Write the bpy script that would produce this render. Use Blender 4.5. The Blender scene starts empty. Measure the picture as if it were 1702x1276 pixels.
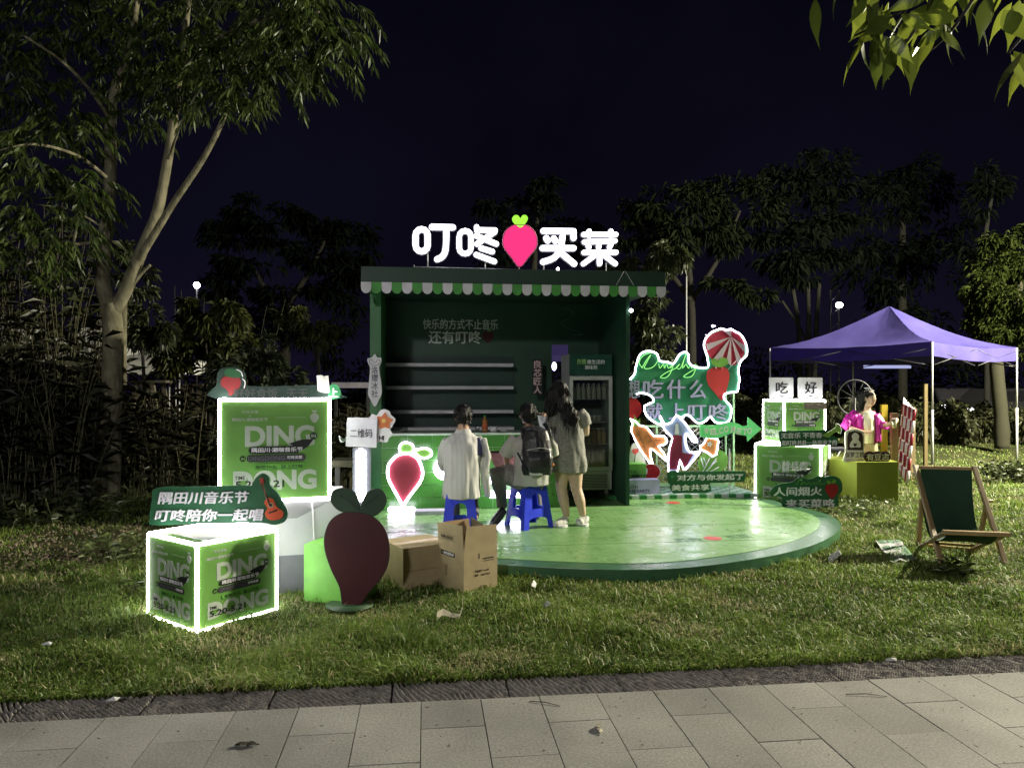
import bpy, bmesh, math, random
import numpy as np
from mathutils import Vector, Matrix, noise
R = math.radians
S = bpy.context.scene
C = S.collection
random.seed(7)

# ------------------------------------------------------------ camera, sky, exposure
F = 1230.0                      # focal length in photo pixels (photo 1702 x 1276)
CH = 1.6                        # camera height
cam_d = bpy.data.cameras.new('camera')
cam = bpy.data.objects.new('camera', cam_d); C.objects.link(cam)
cam.location = (0, 0, CH); cam.rotation_euler = (R(90), 0, 0)
cam_d.sensor_width = 36.0; cam_d.lens = 36.0 * F / 1702.0
cam_d.clip_start = 0.05; cam_d.clip_end = 600
S.camera = cam
w = bpy.data.worlds.new('World'); S.world = w; w.use_nodes = True
nt = w.node_tree; bg = nt.nodes['Background']
sky = nt.nodes.new('ShaderNodeTexSky'); sky.sky_type = 'NISHITA'; sky.sun_disc = False
sky.sun_elevation = R(1.0); sky.sun_rotation = R(200)
mxs = nt.nodes.new('ShaderNodeMix'); mxs.data_type = 'RGBA'; mxs.inputs[0].default_value = 0.93
nt.links.new(sky.outputs[0], mxs.inputs[6]); tcw = nt.nodes.new('ShaderNodeTexCoord'); spw = nt.nodes.new('ShaderNodeSeparateXYZ'); rmp = nt.nodes.new('ShaderNodeValToRGB')
nt.links.new(tcw.outputs['Generated'], spw.inputs[0]); nt.links.new(spw.outputs[2], rmp.inputs[0]); nt.links.new(rmp.outputs[0], mxs.inputs[7])
rmp.color_ramp.elements[0].color = (.90, .70, 2.4, 1); rmp.color_ramp.elements[0].position = 0.0; rmp.color_ramp.elements[1].color = (.32, .28, .78, 1); rmp.color_ramp.elements[1].position = .5
_e = rmp.color_ramp.elements.new(.16); _e.color = (.50, .42, 1.35, 1)
skn = nt.nodes.new('ShaderNodeTexNoise'); skn.inputs['Scale'].default_value = 2.5; skn.inputs['Detail'].default_value = 5; skr = nt.nodes.new('ShaderNodeMapRange'); skr.inputs[1].default_value = .3; skr.inputs[2].default_value = .7; skr.inputs[3].default_value = .7; skr.inputs[4].default_value = 1.35
skv = nt.nodes.new('ShaderNodeVectorMath'); skv.operation = 'SCALE'; nt.links.new(tcw.outputs['Generated'], skn.inputs[0]); nt.links.new(skn.outputs[0], skr.inputs[0]); nt.links.new(mxs.outputs[2], skv.inputs[0]); nt.links.new(skr.outputs[0], skv.inputs['Scale'])
nt.links.new(skv.outputs[0], bg.inputs[0]); bg.inputs[1].default_value = 0.0046
S.view_settings.view_transform = 'Standard'; S.view_settings.look = 'None'
S.view_settings.exposure = 0.45; S.view_settings.gamma = 1.0; S.view_settings.use_curve_mapping = False
S.render.engine = 'CYCLES'
S.cycles.use_denoising = True
S.cycles.max_bounces = 6; S.cycles.diffuse_bounces = 3; S.cycles.glossy_bounces = 3
S.cycles.transparent_max_bounces = 12; S.cycles.sample_clamp_indirect = 10.0
S.cycles.caustics_reflective = False; S.cycles.caustics_refractive = False
S.cycles.use_light_tree = True

# street lamps stand outside the frame (posts are built with the structure below)
LAMPS = [((12.5, 10.6, 5.9), 16500, (1.0, 0.94, 0.70), 0.22), ((-3.5, -7.0, 6.2), 1900, (1.0, 0.97, 0.93), 0.30)]
LED = 26          # strength of the LED strips
# ------------------------------------------------------------ helpers
def tag(o, label=None, cat=None, group=None, kind=None):
    if label: o['label'] = label
    if cat: o['category'] = cat
    if group: o['group'] = group
    if kind: o['kind'] = kind
    return o
def thing(name, label, cat, loc=(0, 0, 0), rz=0.0, group=None):
    o = bpy.data.objects.new(name, None); C.objects.link(o)
    o.location = loc; o.rotation_euler = (0, 0, rz); o.empty_display_size = 0.1
    return tag(o, label, cat, group)
def link(name, me, parent=None, loc=None, rot=None, scale=None):
    o = bpy.data.objects.new(name, me); C.objects.link(o)
    if parent: o.parent = parent
    if loc is not None: o.location = loc
    if rot is not None: o.rotation_euler = rot
    if scale is not None: o.scale = scale
    return o
def copy_tree(o, parent=None):
    c = o.copy(); C.objects.link(c); c.parent = parent
    for ch in list(o.children): copy_tree(ch, c)
    return c
def W(px, py, d): return Vector(((px - 851) / F * d, d, CH - (py - 638) / F * d))
def G(px, py, z=0.0):
    d = (CH - z) * F / (py - 638); return Vector(((px - 851) / F * d, d, z))

class MB:
    def __init__(s): s.v = []; s.f = []; s.sm = []
    def add(s, vs, fs, smooth=False):
        b = len(s.v); s.v += [tuple(v) for v in vs]
        s.f += [tuple(i + b for i in f) for f in fs]; s.sm += [smooth] * len(fs); return s
    def box(s, x0, x1, y0, y1, z0, z1):
        return s.add([(x0,y0,z0),(x1,y0,z0),(x1,y1,z0),(x0,y1,z0),(x0,y0,z1),(x1,y0,z1),(x1,y1,z1),(x0,y1,z1)],
                     [(0,3,2,1),(4,5,6,7),(0,1,5,4),(1,2,6,5),(2,3,7,6),(3,0,4,7)])
    def beam(s, a, b, wx, wy, up=(0, 0, 1)):
        a = Vector(a); b = Vector(b); d = (b - a).normalized(); u = Vector(up)
        if abs(d.dot(u)) > 0.95: u = Vector((0, 1, 0))
        x = d.cross(u).normalized() * wx / 2; y = x.cross(d).normalized() * wy / 2
        vs = [a-x-y, a+x-y, a+x+y, a-x+y, b-x-y, b+x-y, b+x+y, b-x+y]
        return s.add(vs, [(0,3,2,1),(4,5,6,7),(0,1,5,4),(1,2,6,5),(2,3,7,6),(3,0,4,7)])
    def tube(s, pts, r, seg=8, closed=False, cap=True, smooth=True, flat=1.0):
        P = [Vector(p) for p in pts]; n = len(P)
        rr = r if hasattr(r, '__len__') else [r] * n
        vs = []; N = None
        for i, p in enumerate(P):
            if closed: d = P[(i + 1) % n] - P[i - 1]
            else: d = P[min(i + 1, n - 1)] - P[max(i - 1, 0)]
            d = d.normalized() if d.length > 1e-9 else Vector((0, 0, 1))
            if N is None:
                N = d.orthogonal().normalized() if abs(d.y) > .99 else d.cross(Vector((0, 1, 0))).normalized()
            N = (N - d * N.dot(d)); N = N.normalized() if N.length > 1e-6 else d.orthogonal().normalized()
            B = d.cross(N)
            for k in range(seg):
                a = 2 * math.pi * k / seg
                vs.append(p + (N * math.cos(a) + B * math.sin(a) * flat) * rr[i])
        fs = []
        for i in range(n if closed else n - 1):
            j = (i + 1) % n
            for k in range(seg):
                k2 = (k + 1) % seg; fs.append((i*seg+k, i*seg+k2, j*seg+k2, j*seg+k))
        if cap and not closed:
            fs.append(tuple(range(seg))[::-1]); fs.append(tuple((n-1)*seg+k for k in range(seg)))
        return s.add(vs, fs, smooth)
    def prism(s, pts, y0, y1, smooth=False):
        n = len(pts)
        vs = [(p[0], y0, p[1]) for p in pts] + [(p[0], y1, p[1]) for p in pts]
        fs = [tuple(range(n)), tuple(range(n, 2*n))[::-1]] + [(i, i+n, (i+1) % n + n, (i+1) % n) for i in range(n)]
        return s.add(vs, fs, smooth)
    def slab(s, pts, z0, z1):
        n = len(pts)
        vs = [(p[0], p[1], z0) for p in pts] + [(p[0], p[1], z1) for p in pts]
        fs = [tuple(range(n))[::-1], tuple(range(n, 2*n))] + [(i, (i+1) % n, (i+1) % n + n, i+n) for i in range(n)]
        return s.add(vs, fs)
    def loft(s, rings, seg=16, cap=True, smooth=True, fold=0.0, nf=7):
        """rings: (center, rx, ry[, tilt matrix])"""
        vs = []
        for i, rg in enumerate(rings):
            c = Vector(rg[0]); M = rg[3] if len(rg) > 3 else None
            for k in range(seg):
                a = 2 * math.pi * k / seg; q = 1 + fold * math.sin(a * nf + i * .7) * (i / max(1, len(rings) - 1))
                p = Vector((math.cos(a) * rg[1] * q, math.sin(a) * rg[2] * q, 0))
                if M is not None: p = M @ p
                vs.append(c + p)
        fs = []
        for i in range(len(rings) - 1):
            for k in range(seg):
                k2 = (k + 1) % seg; fs.append((i*seg+k, i*seg+k2, (i+1)*seg+k2, (i+1)*seg+k))
        if cap: fs.append(tuple(range(seg))[::-1]); fs.append(tuple((len(rings)-1)*seg+k for k in range(seg)))
        return s.add(vs, fs, smooth)
    def ball(s, c, rx, ry=None, rz=None, seg=14, rings=9):
        ry = ry or rx; rz = rz or rx; c = Vector(c); rg = []
        for i in range(rings + 1):
            t = math.pi * i / rings; q = max(math.sin(t), .02)
            rg.append((c + Vector((0, 0, -math.cos(t) * rz)), rx * q, ry * q))
        return s.loft(rg, seg)
    def lathe(s, prof, c=(0, 0, 0), seg=14):
        c = Vector(c); return s.loft([(c + Vector((0, 0, z)), r, r) for r, z in prof], seg)
    def mesh(s, name, mat, bev=0.0):
        me = bpy.data.meshes.new(name); me.from_pydata(s.v, [], s.f)
        me.polygons.foreach_set('use_smooth', s.sm)
        if mat: me.materials.append(mat)
        if bev > 0:
            bm = bmesh.new(); bm.from_mesh(me)
            es = [e for e in bm.edges if len(e.link_faces) == 2 and e.calc_face_angle(0) > .5]
            bmesh.ops.bevel(bm, geom=es, offset=bev, segments=2, affect='EDGES', profile=.6)
            bm.to_mesh(me); bm.free()
        me.update(); return me
    def build(s, name, mat, parent=None, bev=0.0, loc=None, rot=None):
        return link(name, s.mesh(name, mat, bev), parent, loc, rot)

# ------------------------------------------------------------ materials
MATS = {}
def mat(name, col, rough=.6, metal=0.0, var=.12, scale=8.0, bump=0.0, bscale=60.0, spec=.4, col2=None, detail=4, stretch=None, coat=0, trans=0):
    if name in MATS: return MATS[name]
    m = bpy.data.materials.new(name); m.use_nodes = True; n = m.node_tree.nodes; l = m.node_tree.links
    p = n['Principled BSDF']; p.inputs['Roughness'].default_value = rough; p.inputs['Metallic'].default_value = metal
    p.inputs['Specular IOR Level'].default_value = spec
    if coat: p.inputs['Coat Weight'].default_value = coat
    tc = n.new('ShaderNodeTexCoord'); mp = n.new('ShaderNodeMapping'); l.new(tc.outputs['Object'], mp.inputs[0])
    if stretch: mp.inputs['Scale'].default_value = stretch
    ns = n.new('ShaderNodeTexNoise'); ns.inputs['Scale'].default_value = scale; ns.inputs['Detail'].default_value = detail
    l.new(mp.outputs[0], ns.inputs[0])
    cr = n.new('ShaderNodeValToRGB'); cr.color_ramp.elements[0].position = .3; cr.color_ramp.elements[1].position = .7
    c2 = col2 or tuple(min(1, c * (1 + var)) for c in col); c1 = col if col2 else tuple(c * (1 - var) for c in col)
    cr.color_ramp.elements[0].color = (*c1, 1); cr.color_ramp.elements[1].color = (*c2, 1)
    l.new(ns.outputs[0], cr.inputs[0]); l.new(cr.outputs[0], p.inputs['Base Color'])
    mr = n.new('ShaderNodeMath'); mr.operation = 'MULTIPLY_ADD'; mr.inputs[1].default_value = .25; mr.inputs[2].default_value = rough - .12; mr.use_clamp = True
    l.new(ns.outputs[0], mr.inputs[0]); l.new(mr.outputs[0], p.inputs['Roughness'])
    if bump:
        b = n.new('ShaderNodeBump'); b.inputs['Strength'].default_value = bump; b.inputs['Distance'].default_value = .01
        n2 = n.new('ShaderNodeTexNoise'); n2.inputs['Scale'].default_value = bscale; n2.inputs['Detail'].default_value = 5
        l.new(mp.outputs[0], n2.inputs[0]); l.new(n2.outputs[0], b.inputs['Height']); l.new(b.outputs[0], p.inputs['Normal'])
    MATS[name] = m; return m
def emis(name, col, st):
    if name in MATS: return MATS[name]
    m = bpy.data.materials.new(name); m.use_nodes = True; n = m.node_tree.nodes; n.clear()
    e = n.new('ShaderNodeEmission'); e.inputs[0].default_value = (*col, 1); e.inputs[1].default_value = st
    o = n.new('ShaderNodeOutputMaterial'); m.node_tree.links.new(e.outputs[0], o.inputs[0]); MATS[name] = m; return m
def leafmat(name, c1, c2, trans=.35, rough=.5, gloss=.02):
    if name in MATS: return MATS[name]
    m = bpy.data.materials.new(name); m.use_nodes = True; n = m.node_tree.nodes; l = m.node_tree.links; n.clear()
    at = n.new('ShaderNodeAttribute'); at.attribute_name = 'rnd'
    cr = n.new('ShaderNodeValToRGB'); cr.color_ramp.elements[0].color = (*c1, 1); cr.color_ramp.elements[1].color = (*c2, 1)
    l.new(at.outputs['Fac'], cr.inputs[0])
    d = n.new('ShaderNodeBsdfDiffuse'); t = n.new('ShaderNodeBsdfTranslucent'); g = n.new('ShaderNodeBsdfGlossy'); g.inputs['Roughness'].default_value = rough
    l.new(cr.outputs[0], d.inputs[0]); l.new(cr.outputs[0], t.inputs[0])
    a = n.new('ShaderNodeMixShader'); a.inputs[0].default_value = trans; b = n.new('ShaderNodeMixShader'); b.inputs[0].default_value = gloss
    l.new(d.outputs[0], a.inputs[1]); l.new(t.outputs[0], a.inputs[2]); l.new(a.outputs[0], b.inputs[1]); l.new(g.outputs[0], b.inputs[2])
    o = n.new('ShaderNodeOutputMaterial'); l.new(b.outputs[0], o.inputs[0]); MATS[name] = m; return m
def glassmat(name, col=(1, 1, 1), alpha=.12):
    if name in MATS: return MATS[name]
    m = bpy.data.materials.new(name); m.use_nodes = True; n = m.node_tree.nodes; l = m.node_tree.links; n.clear()
    t = n.new('ShaderNodeBsdfTransparent'); t.inputs[0].default_value = (*col, 1); g = n.new('ShaderNodeBsdfGlossy'); g.inputs['Roughness'].default_value = .05
    x = n.new('ShaderNodeMixShader'); x.inputs[0].default_value = alpha
    o = n.new('ShaderNodeOutputMaterial'); l.new(t.outputs[0], x.inputs[1]); l.new(g.outputs[0], x.inputs[2]); l.new(x.outputs[0], o.inputs[0]); MATS[name] = m; return m

WHITE_LED = emis('led_white', (1.0, .97, .96), LED)
NEON = emis('neon_lavender', (.88, .84, 1.0), 11.0)
SIGN = emis('sign_white', (.94, .92, 1.0), 5.0)
DGREEN = mat('booth_green', (.014, .056, .032), .45, var=.10, scale=3)
FASCIA = mat('fascia_green', (.013, .038, .025), .5, var=.08, scale=2)
GREEN = mat('poster_green', (.13, .30, .06), .45, var=.10, scale=4)
LGREEN = mat('light_green', (.16, .44, .07), .5)
SGREEN = mat('sign_green', (.018, .105, .045), .5, var=.1)
LETTER = mat('letter_white', (.76, .74, .80), .5, var=.04)
LETTER2 = mat('poster_letter', (.42, .47, .41), .5, var=.04)
INK = mat('ink_black', (.012, .012, .016), .5, var=.05)
WHITE = mat('white_board', (.62, .61, .66), .5, var=.05)
RED = mat('radish_red', (.32, .012, .02), .5, var=.2, scale=3)
DRED = mat('radish_dark_red', (.050, .005, .010), .55, var=.2, scale=3)
PINK = mat('neon_radish_pink', (.52, .06, .10), .5, var=.15, scale=6)
LEAFG = mat('board_leaf_green', (.022, .050, .028), .5, var=.15, scale=5)
LEAFL = mat('board_leaf_light', (.14, .34, .05), .5, var=.15, scale=5)
ORANGE = mat('carrot_orange', (.62, .22, .06), .5, var=.15, scale=10)
METAL = mat('painted_steel', (.50, .50, .52), .4, .2, var=.05)
DMETAL = mat('dark_steel', (.06, .06, .065), .5, .5)
WOOD = mat('pine_wood', (.30, .23, .12), .6, var=.25, scale=6, stretch=(1, 1, .1), bump=.15)
CARD = mat('cardboard', (.36, .285, .165), .85, var=.10, scale=12, bump=.1, bscale=150)
CARDI = mat('cardboard_inside', (.30, .21, .12), .9, var=.10, scale=12)

# ------------------------------------------------------------ lettering
TC = {}
def text_mesh(s, mt, bold=.02, res=1, ext=.01, shear=0.0):
    k = (s, mt.name, bold, res, ext, shear)
    if k in TC: return TC[k]
    latin = all(ord(ch) < 0x2000 for ch in s)
    cu = bpy.data.curves.new('lettering', 'FONT'); cu.body = s; cu.size = 1; cu.offset = bold*.9 if latin else .0; cu.resolution_u = 4 if latin else 2; cu.extrude = ext; cu.shear = shear
    o = bpy.data.objects.new('lettering', cu); C.objects.link(o)
    dg = bpy.context.evaluated_depsgraph_get(); me = bpy.data.meshes.new_from_object(o.evaluated_get(dg))
    bpy.data.objects.remove(o); bpy.data.curves.remove(cu)
    if not latin and bold > 0:
        b_ = min(bold, .035)*.75; bm = bmesh.new()
        for q, (ax_, ay_) in enumerate(((b_, 0), (-b_, 0), (0, b_*.6), (0, -b_*.6)) if bold > .015 else ((b_, 0), (-b_, 0))):
            k0 = len(bm.verts); bm.from_mesh(me); bm.verts.ensure_lookup_table()
            for v in bm.verts[k0:]: v.co.x += ax_; v.co.y += ay_; v.co.z *= 1 + .04*q
        bm.to_mesh(me); bm.free()
    n = len(me.vertices); co = np.empty(n * 3); me.vertices.foreach_get('co', co); co = co.reshape(-1, 3)
    lo = co.min(0); hi = co.max(0)
    if any(ord(ch) > 0x2000 for ch in s): lo[1] = min(lo[1], -.09); hi[1] = max(hi[1], .85)
    out = np.empty_like(co)
    out[:, 0] = (co[:, 0] - lo[0]) / (hi[0] - lo[0]); out[:, 2] = (co[:, 1] - lo[1]) / (hi[1] - lo[1]); out[:, 1] = -co[:, 2]
    me.vertices.foreach_set('co', out.ravel()); me.materials.clear(); me.materials.append(mt); me.name = 'lettering'; me.update()
    TC[k] = me; return me
def text(s, mt, x0, z0, x1, z1, y, parent, bold=.02, res=1, ext=.01, name='lettering', depth=.004, shear=0.0):
    me = text_mesh(s, mt, bold, res, ext, shear)
    return link(name, me, parent, (x0, y - depth/2, z0), None, (x1 - x0, depth / (2 * ext) , z1 - z0))

def smooth(pts, n=4, closed=True):
    P = [Vector((p[0], p[1])) for p in pts]; out = []; m = len(P)
    for i in range(m if closed else m - 1):
        p0 = P[(i-1) % m] if closed or i > 0 else P[i]; p1 = P[i]; p2 = P[(i+1) % m]; p3 = P[(i+2) % m] if closed or i + 2 < m else P[(i+1) % m]
        for k in range(n):
            t = k / n
            out.append(.5 * ((2*p1) + (p2-p0)*t + (2*p0-5*p1+4*p2-p3)*t*t + (3*p1-p0-3*p2+p3)*t**3))
    if not closed: out.append(P[-1])
    return [(p.x, p.y) for p in out]
def ell(cx, cy, rx, ry, n=18, rot=0):
    o = []
    for i in range(n):
        a = 2*math.pi*i/n; x = rx*math.cos(a); y = ry*math.sin(a)
        o.append((cx + x*math.cos(rot) - y*math.sin(rot), cy + x*math.sin(rot) + y*math.cos(rot)))
    return o
def rrect(x0, y0, x1, y1, r, n=4):
    o = []
    for cx, cy, a0 in ((x1-r, y1-r, 0), (x0+r, y1-r, 90), (x0+r, y0+r, 180), (x1-r, y0+r, 270)):
        for k in range(n + 1):
            a = R(a0 + 90*k/n); o.append((cx + r*math.cos(a), cy + r*math.sin(a)))
    return o

class Sheet:
    """an upright board standing at P0; outlines measured in the photo are projected on to its plane"""
    def __init__(s, th, P0, yaw=0.0, z=None):
        s.th = th; s.P = Vector(P0); s.ux = Vector((math.cos(yaw), math.sin(yaw), 0)); s.uy = Vector((-math.sin(yaw), math.cos(yaw), 0)); s.z = z
    def m(s, p):
        x, y = p
        if s.z: x = s.z[0] + x / s.z[2]; y = s.z[1] + y / s.z[2]
        d = Vector(((x - 851) / F, 1, -(y - 638) / F)); c = Vector((0, 0, CH))
        t = (s.P - c).dot(s.uy) / d.dot(s.uy); q = c + d * t - s.P
        return (q.dot(s.ux), q.z)
    def poly(s, name, pts, mt, y=0.0, th=.01, parent=None, sm=0, bev=0):
        if sm: pts = smooth(pts, sm)
        q = [s.m(p) for p in pts]
        a = sum(q[i][0]*q[(i+1) % len(q)][1] - q[(i+1) % len(q)][0]*q[i][1] for i in range(len(q)))
        if a < 0: q = q[::-1]
        return MB().prism(q, y - th, y).build(name, mt, parent or s.th, bev)
    def line(s, name, pts, mt, r=.006, y=0.0, closed=False, parent=None, sm=0, seg=6):
        if sm: pts = smooth(pts, sm, closed)
        q = [s.m(p) for p in pts]
        return MB().tube([(a, y, b) for a, b in q], r, seg, closed).build(name, mt, parent or s.th)
    def text(s, t, x0, y0, x1, y1, mt, y=0.0, parent=None, **k):
        a = s.m((x0, y1)); b = s.m((x1, y0))
        return text(t, mt, a[0], a[1], b[0], b[1], y, parent or s.th, **k)
def upright(name, label, cat, cx, base, d, yaw=0.0, group=None, z=None, basez=None):
    P0 = W(cx, base, d)
    if basez is not None: P0.z = basez
    t = thing(name, label, cat, P0, yaw, group); return t, Sheet(t, P0, yaw, z)

YAW = R(7.0)
uX = Vector((math.cos(YAW), math.sin(YAW), 0)); uY = Vector((-math.sin(YAW), math.cos(YAW), 0))

# ------------------------------------------------------------ ground
EDGE0 = Vector((-2.42, 3.50, 0)); ed = Vector((math.cos(R(6.7)), math.sin(R(6.7)), 0)); en = Vector((-ed.y, ed.x, 0))
def edge_y(x, off=0.0): return EDGE0.y + (x - EDGE0.x) * math.tan(R(6.7)) + off / math.cos(R(6.7))
GR = .265     # width of the chiselled stone strip
STAGE = smooth([(-1.72, 8.55), (-1.74, 7.7), (-1.52, 6.95), (-.85, 6.38), (-.04, 6.07), (1.1, 5.92), (2.03, 6.27), (2.80, 6.85), (3.38, 7.62), (3.60, 8.4), (3.38, 9.15), (3.15, 9.65), (1.5, 10.6), (-1.5, 10.2)], 5)
def inpoly(x, y, P):
    ins = np.zeros(np.shape(x), bool); n = len(P)
    for i in range(n):
        x0, y0 = P[i]; x1, y1 = P[(i+1) % n]
        if y0 == y1: continue
        c = ((y0 > y) != (y1 > y)) & (x < (x1-x0)*(y-y0)/(y1-y0) + x0); ins ^= c
    return ins
def gh(x, y):
    """gentle bumps of the lawn"""
    e = y - edge_y(x, GR)
    k = np.clip(e / .5, 0, 1)
    flat = np.clip((np.hypot(x - 0.6, (y - 8.4)) - 2.6) / 1.5, .15, 1)
    return (.035*np.sin(x*1.7+.6)*np.sin(y*1.3+1.1) + .022*np.sin(x*3.9+y*1.1) * np.sin(y*4.3-x*.7) + .012*np.sin(x*9+y*5)*np.sin(y*8)) * k * flat + .03 * k - .012
def lawn():
    xs = np.concatenate([np.linspace(-60, -9, 18), np.linspace(-8.5, 12, 180), np.linspace(13, 70, 20)])
    vs = []; rows = 170
    ys = np.concatenate([np.linspace(0, 1, 130) ** 1.2 * 13, 13 + np.linspace(0, 1, 41)[1:] ** 2 * 110])
    V = np.array([(x, edge_y(x, GR) + t, 0) for t in ys for x in xs]); V[:, 2] = gh(V[:, 0], V[:, 1]); V[:len(xs), 1] -= .03; V[:len(xs), 2] = -.07
    nx = len(xs); fs = [(j*nx+i, j*nx+i+1, (j+1)*nx+i+1, (j+1)*nx+i) for j in range(len(ys)-1) for i in range(nx-1)]
    me = bpy.data.meshes.new('lawn'); me.from_pydata(V.tolist(), [], fs); me.polygons.foreach_set('use_smooth', [True]*len(fs))
    m = mat('lawn_soil', (.025, .036, .014), .95, col2=(.065, .06, .028), scale=2.2, bump=.8, bscale=40, spec=.1, detail=8)
    me.materials.append(m); return tag(link('lawn', me), kind='structure')
lawn()
# pavement base, tiles, stone strip
PAVE = mat('pavement_tile', (.19, .185, .175), .75, col2=(.35, .34, .32), scale=90, bump=.25, bscale=220, spec=.3, detail=8)
def pave_wear():
    n = PAVE.node_tree.nodes; l = PAVE.node_tree.links; p = n['Principled BSDF']; src = p.inputs['Base Color'].links[0].from_socket
    oi = n.new('ShaderNodeObjectInfo'); ge = n.new('ShaderNodeNewGeometry'); ns = n.new('ShaderNodeTexNoise'); ns.inputs['Scale'].default_value = 1.6; ns.inputs['Detail'].default_value = 9; l.new(ge.outputs['Position'], ns.inputs[0])
    a = n.new('ShaderNodeMapRange'); a.inputs[1].default_value = .3; a.inputs[2].default_value = .7; a.inputs[3].default_value = .68; a.inputs[4].default_value = 1.12; l.new(ns.outputs[0], a.inputs[0])
    b = n.new('ShaderNodeMapRange'); b.inputs[3].default_value = .88; b.inputs[4].default_value = 1.10; l.new(oi.outputs['Random'], b.inputs[0])
    m = n.new('ShaderNodeMath'); m.operation = 'MULTIPLY'; l.new(a.outputs[0], m.inputs[0]); l.new(b.outputs[0], m.inputs[1])
    v = n.new('ShaderNodeVectorMath'); v.operation = 'SCALE'; l.new(src, v.inputs[0]); l.new(m.outputs[0], v.inputs['Scale']); l.new(v.outputs[0], p.inputs['Base Color'])
pave_wear()
def pavement():
    a = EDGE0 - ed*30; b = EDGE0 + ed*40
    base = MB().slab([tuple((a + en*(GR))[:2]), tuple((a - en*14)[:2]), tuple((b - en*14)[:2]), tuple((b + en*GR)[:2])], -.12, -.036)
    pb = tag(base.build('pavement', mat('mortar', (.045, .042, .036), .95, bump=.3)), kind='structure')
    W_, L_ = .3, .6; ms = []
    for q in range(4):
        mb = MB().box(.002, W_-.002, -L_+.002, -.002, -.035, 0.0)
        ms.append(mb.mesh('tile', PAVE, .0022))
    rot = R(6.7); cnt = 0
    for i in range(-8, 27):
        o = -L_/2 if i % 2 == 0 else 0.0
        p0 = EDGE0 + ed * (i*W_ + .175)
        j = 0; y = 0.0
        while y < 2.1:
            ln = L_/2 if (i % 2 == 0 and j == 0) else L_
            p = p0 - en * y
            if p.x < -4.5 or p.x > 5.2: pass
            if ln == L_: tl = link('tile', random.choice(ms), pb)
            else: tl = link('tile', HALF, pb) if 'HALF' in globals() else None
            if tl is None:
                globals()['HALF'] = MB().box(.002, W_-.002, -L_/2+.002, -.002, -.035, 0.0).mesh('tile', PAVE, .0022); tl = link('tile', HALF, pb)
            tl.location = (p.x, p.y, random.uniform(-.0015, .0015)); tl.rotation_euler = (0, 0, rot + random.uniform(-.0015, .0015))
            y += ln; j += 1
    far = MB().slab([tuple((a - en*2.1)[:2]), tuple((a - en*13.9)[:2]), tuple((b - en*13.9)[:2]), tuple((b - en*2.4)[:2])], -.03, -.001)
    # chiselled stone strip: slabs of real grooves
    st = tag(MB().slab([tuple((EDGE0 - ed*12)[:2]), tuple((EDGE0 + ed*20)[:2]), tuple((EDGE0 + ed*20 + en*GR)[:2]), tuple((EDGE0 - ed*12 + en*GR)[:2])], -.035, -.030).build('stone_strip', mat('mortar', (.05,)*3)), kind='structure')
    SM = mat('chiselled_stone', (.10, .092, .09), .8, col2=(.26, .235, .22), scale=30, bump=.5, bscale=120, spec=.25, detail=8)
    for q in range(-2, 14):
        nx, ny = 120, 32; L = .6; vs = []
        s0 = q * 3.1; sg = 1 if q < 5 else -1
        for b_ in range(ny):
            for a_ in range(nx):
                x = L*a_/(nx-1); y = .004 + (GR-.008)*b_/(ny-1)
                wv = x*1.0 + (y - .15)*(.9 + .5*math.sin(q))*.9 + .016*noise.noise(Vector((x*5+s0, y*5, q)))
                g = abs(math.sin(wv*98 + 1.3*noise.noise(Vector((x*6, y*6, q+9.)))))
                h = -.034 + .038*g**.8 * (.8 + .35*noise.noise(Vector((x*16+s0, y*16, 2.))))
                h += .003*noise.noise(Vector((x*60, y*60, q*1.)))
                if a_ in (0, nx-1) or b_ in (0, ny-1): h = -.028
                vs.append((x + .003, y, h))
        fs = [(j*nx+i, j*nx+i+1, (j+1)*nx+i+1, (j+1)*nx+i) for j in range(ny-1) for i in range(nx-1)]
        me = bpy.data.meshes.new('chiselled_slab'); me.from_pydata(vs, [], fs); me.materials.append(SM)
        me.polygons.foreach_set('use_smooth', [True]*len(fs))
        o = link('chiselled_slab', me, st); p = EDGE0 + ed*(q*.606 - .6); o.location = (p.x, p.y, 0); o.rotation_euler = (0, 0, rot)
pavement()
road = MB().box(-80, 90, -40, -11, -.06, -.02).build('road', mat('asphalt', (.05, .05, .05), .9)); tag(road, kind='structure')

# ------------------------------------------------------------ street lamps outside the frame, the only ones that reach the scene
for i, (p, e, c, sz) in enumerate(LAMPS):
    t = thing('street_lamp', 'tall grey street lamp on the right beyond the purple tent' if i == 0 else 'grey street lamp beside the walkway behind the viewer', 'street lamp', (p[0], p[1], 0), group='street lamps along the walkway')
    MB().tube([(0, 0, 0), (0, 0, p[2]-.2), (0, 0, p[2])], [.08, .05, .05], 12).build('post', DMETAL, t)
    MB().tube([(0, 0, p[2]+.05), (0, 0, p[2]+.12)], [.3, .08], 16).build('lamp_shade', DMETAL, t)
    ld = bpy.data.lights.new('bulb', 'POINT'); ld.energy = e; ld.color = c; ld.shadow_soft_size = sz
    lo = bpy.data.objects.new('bulb', ld); C.objects.link(lo); lo.parent = t; lo.location = (0, 0, p[2]-.15)

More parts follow.
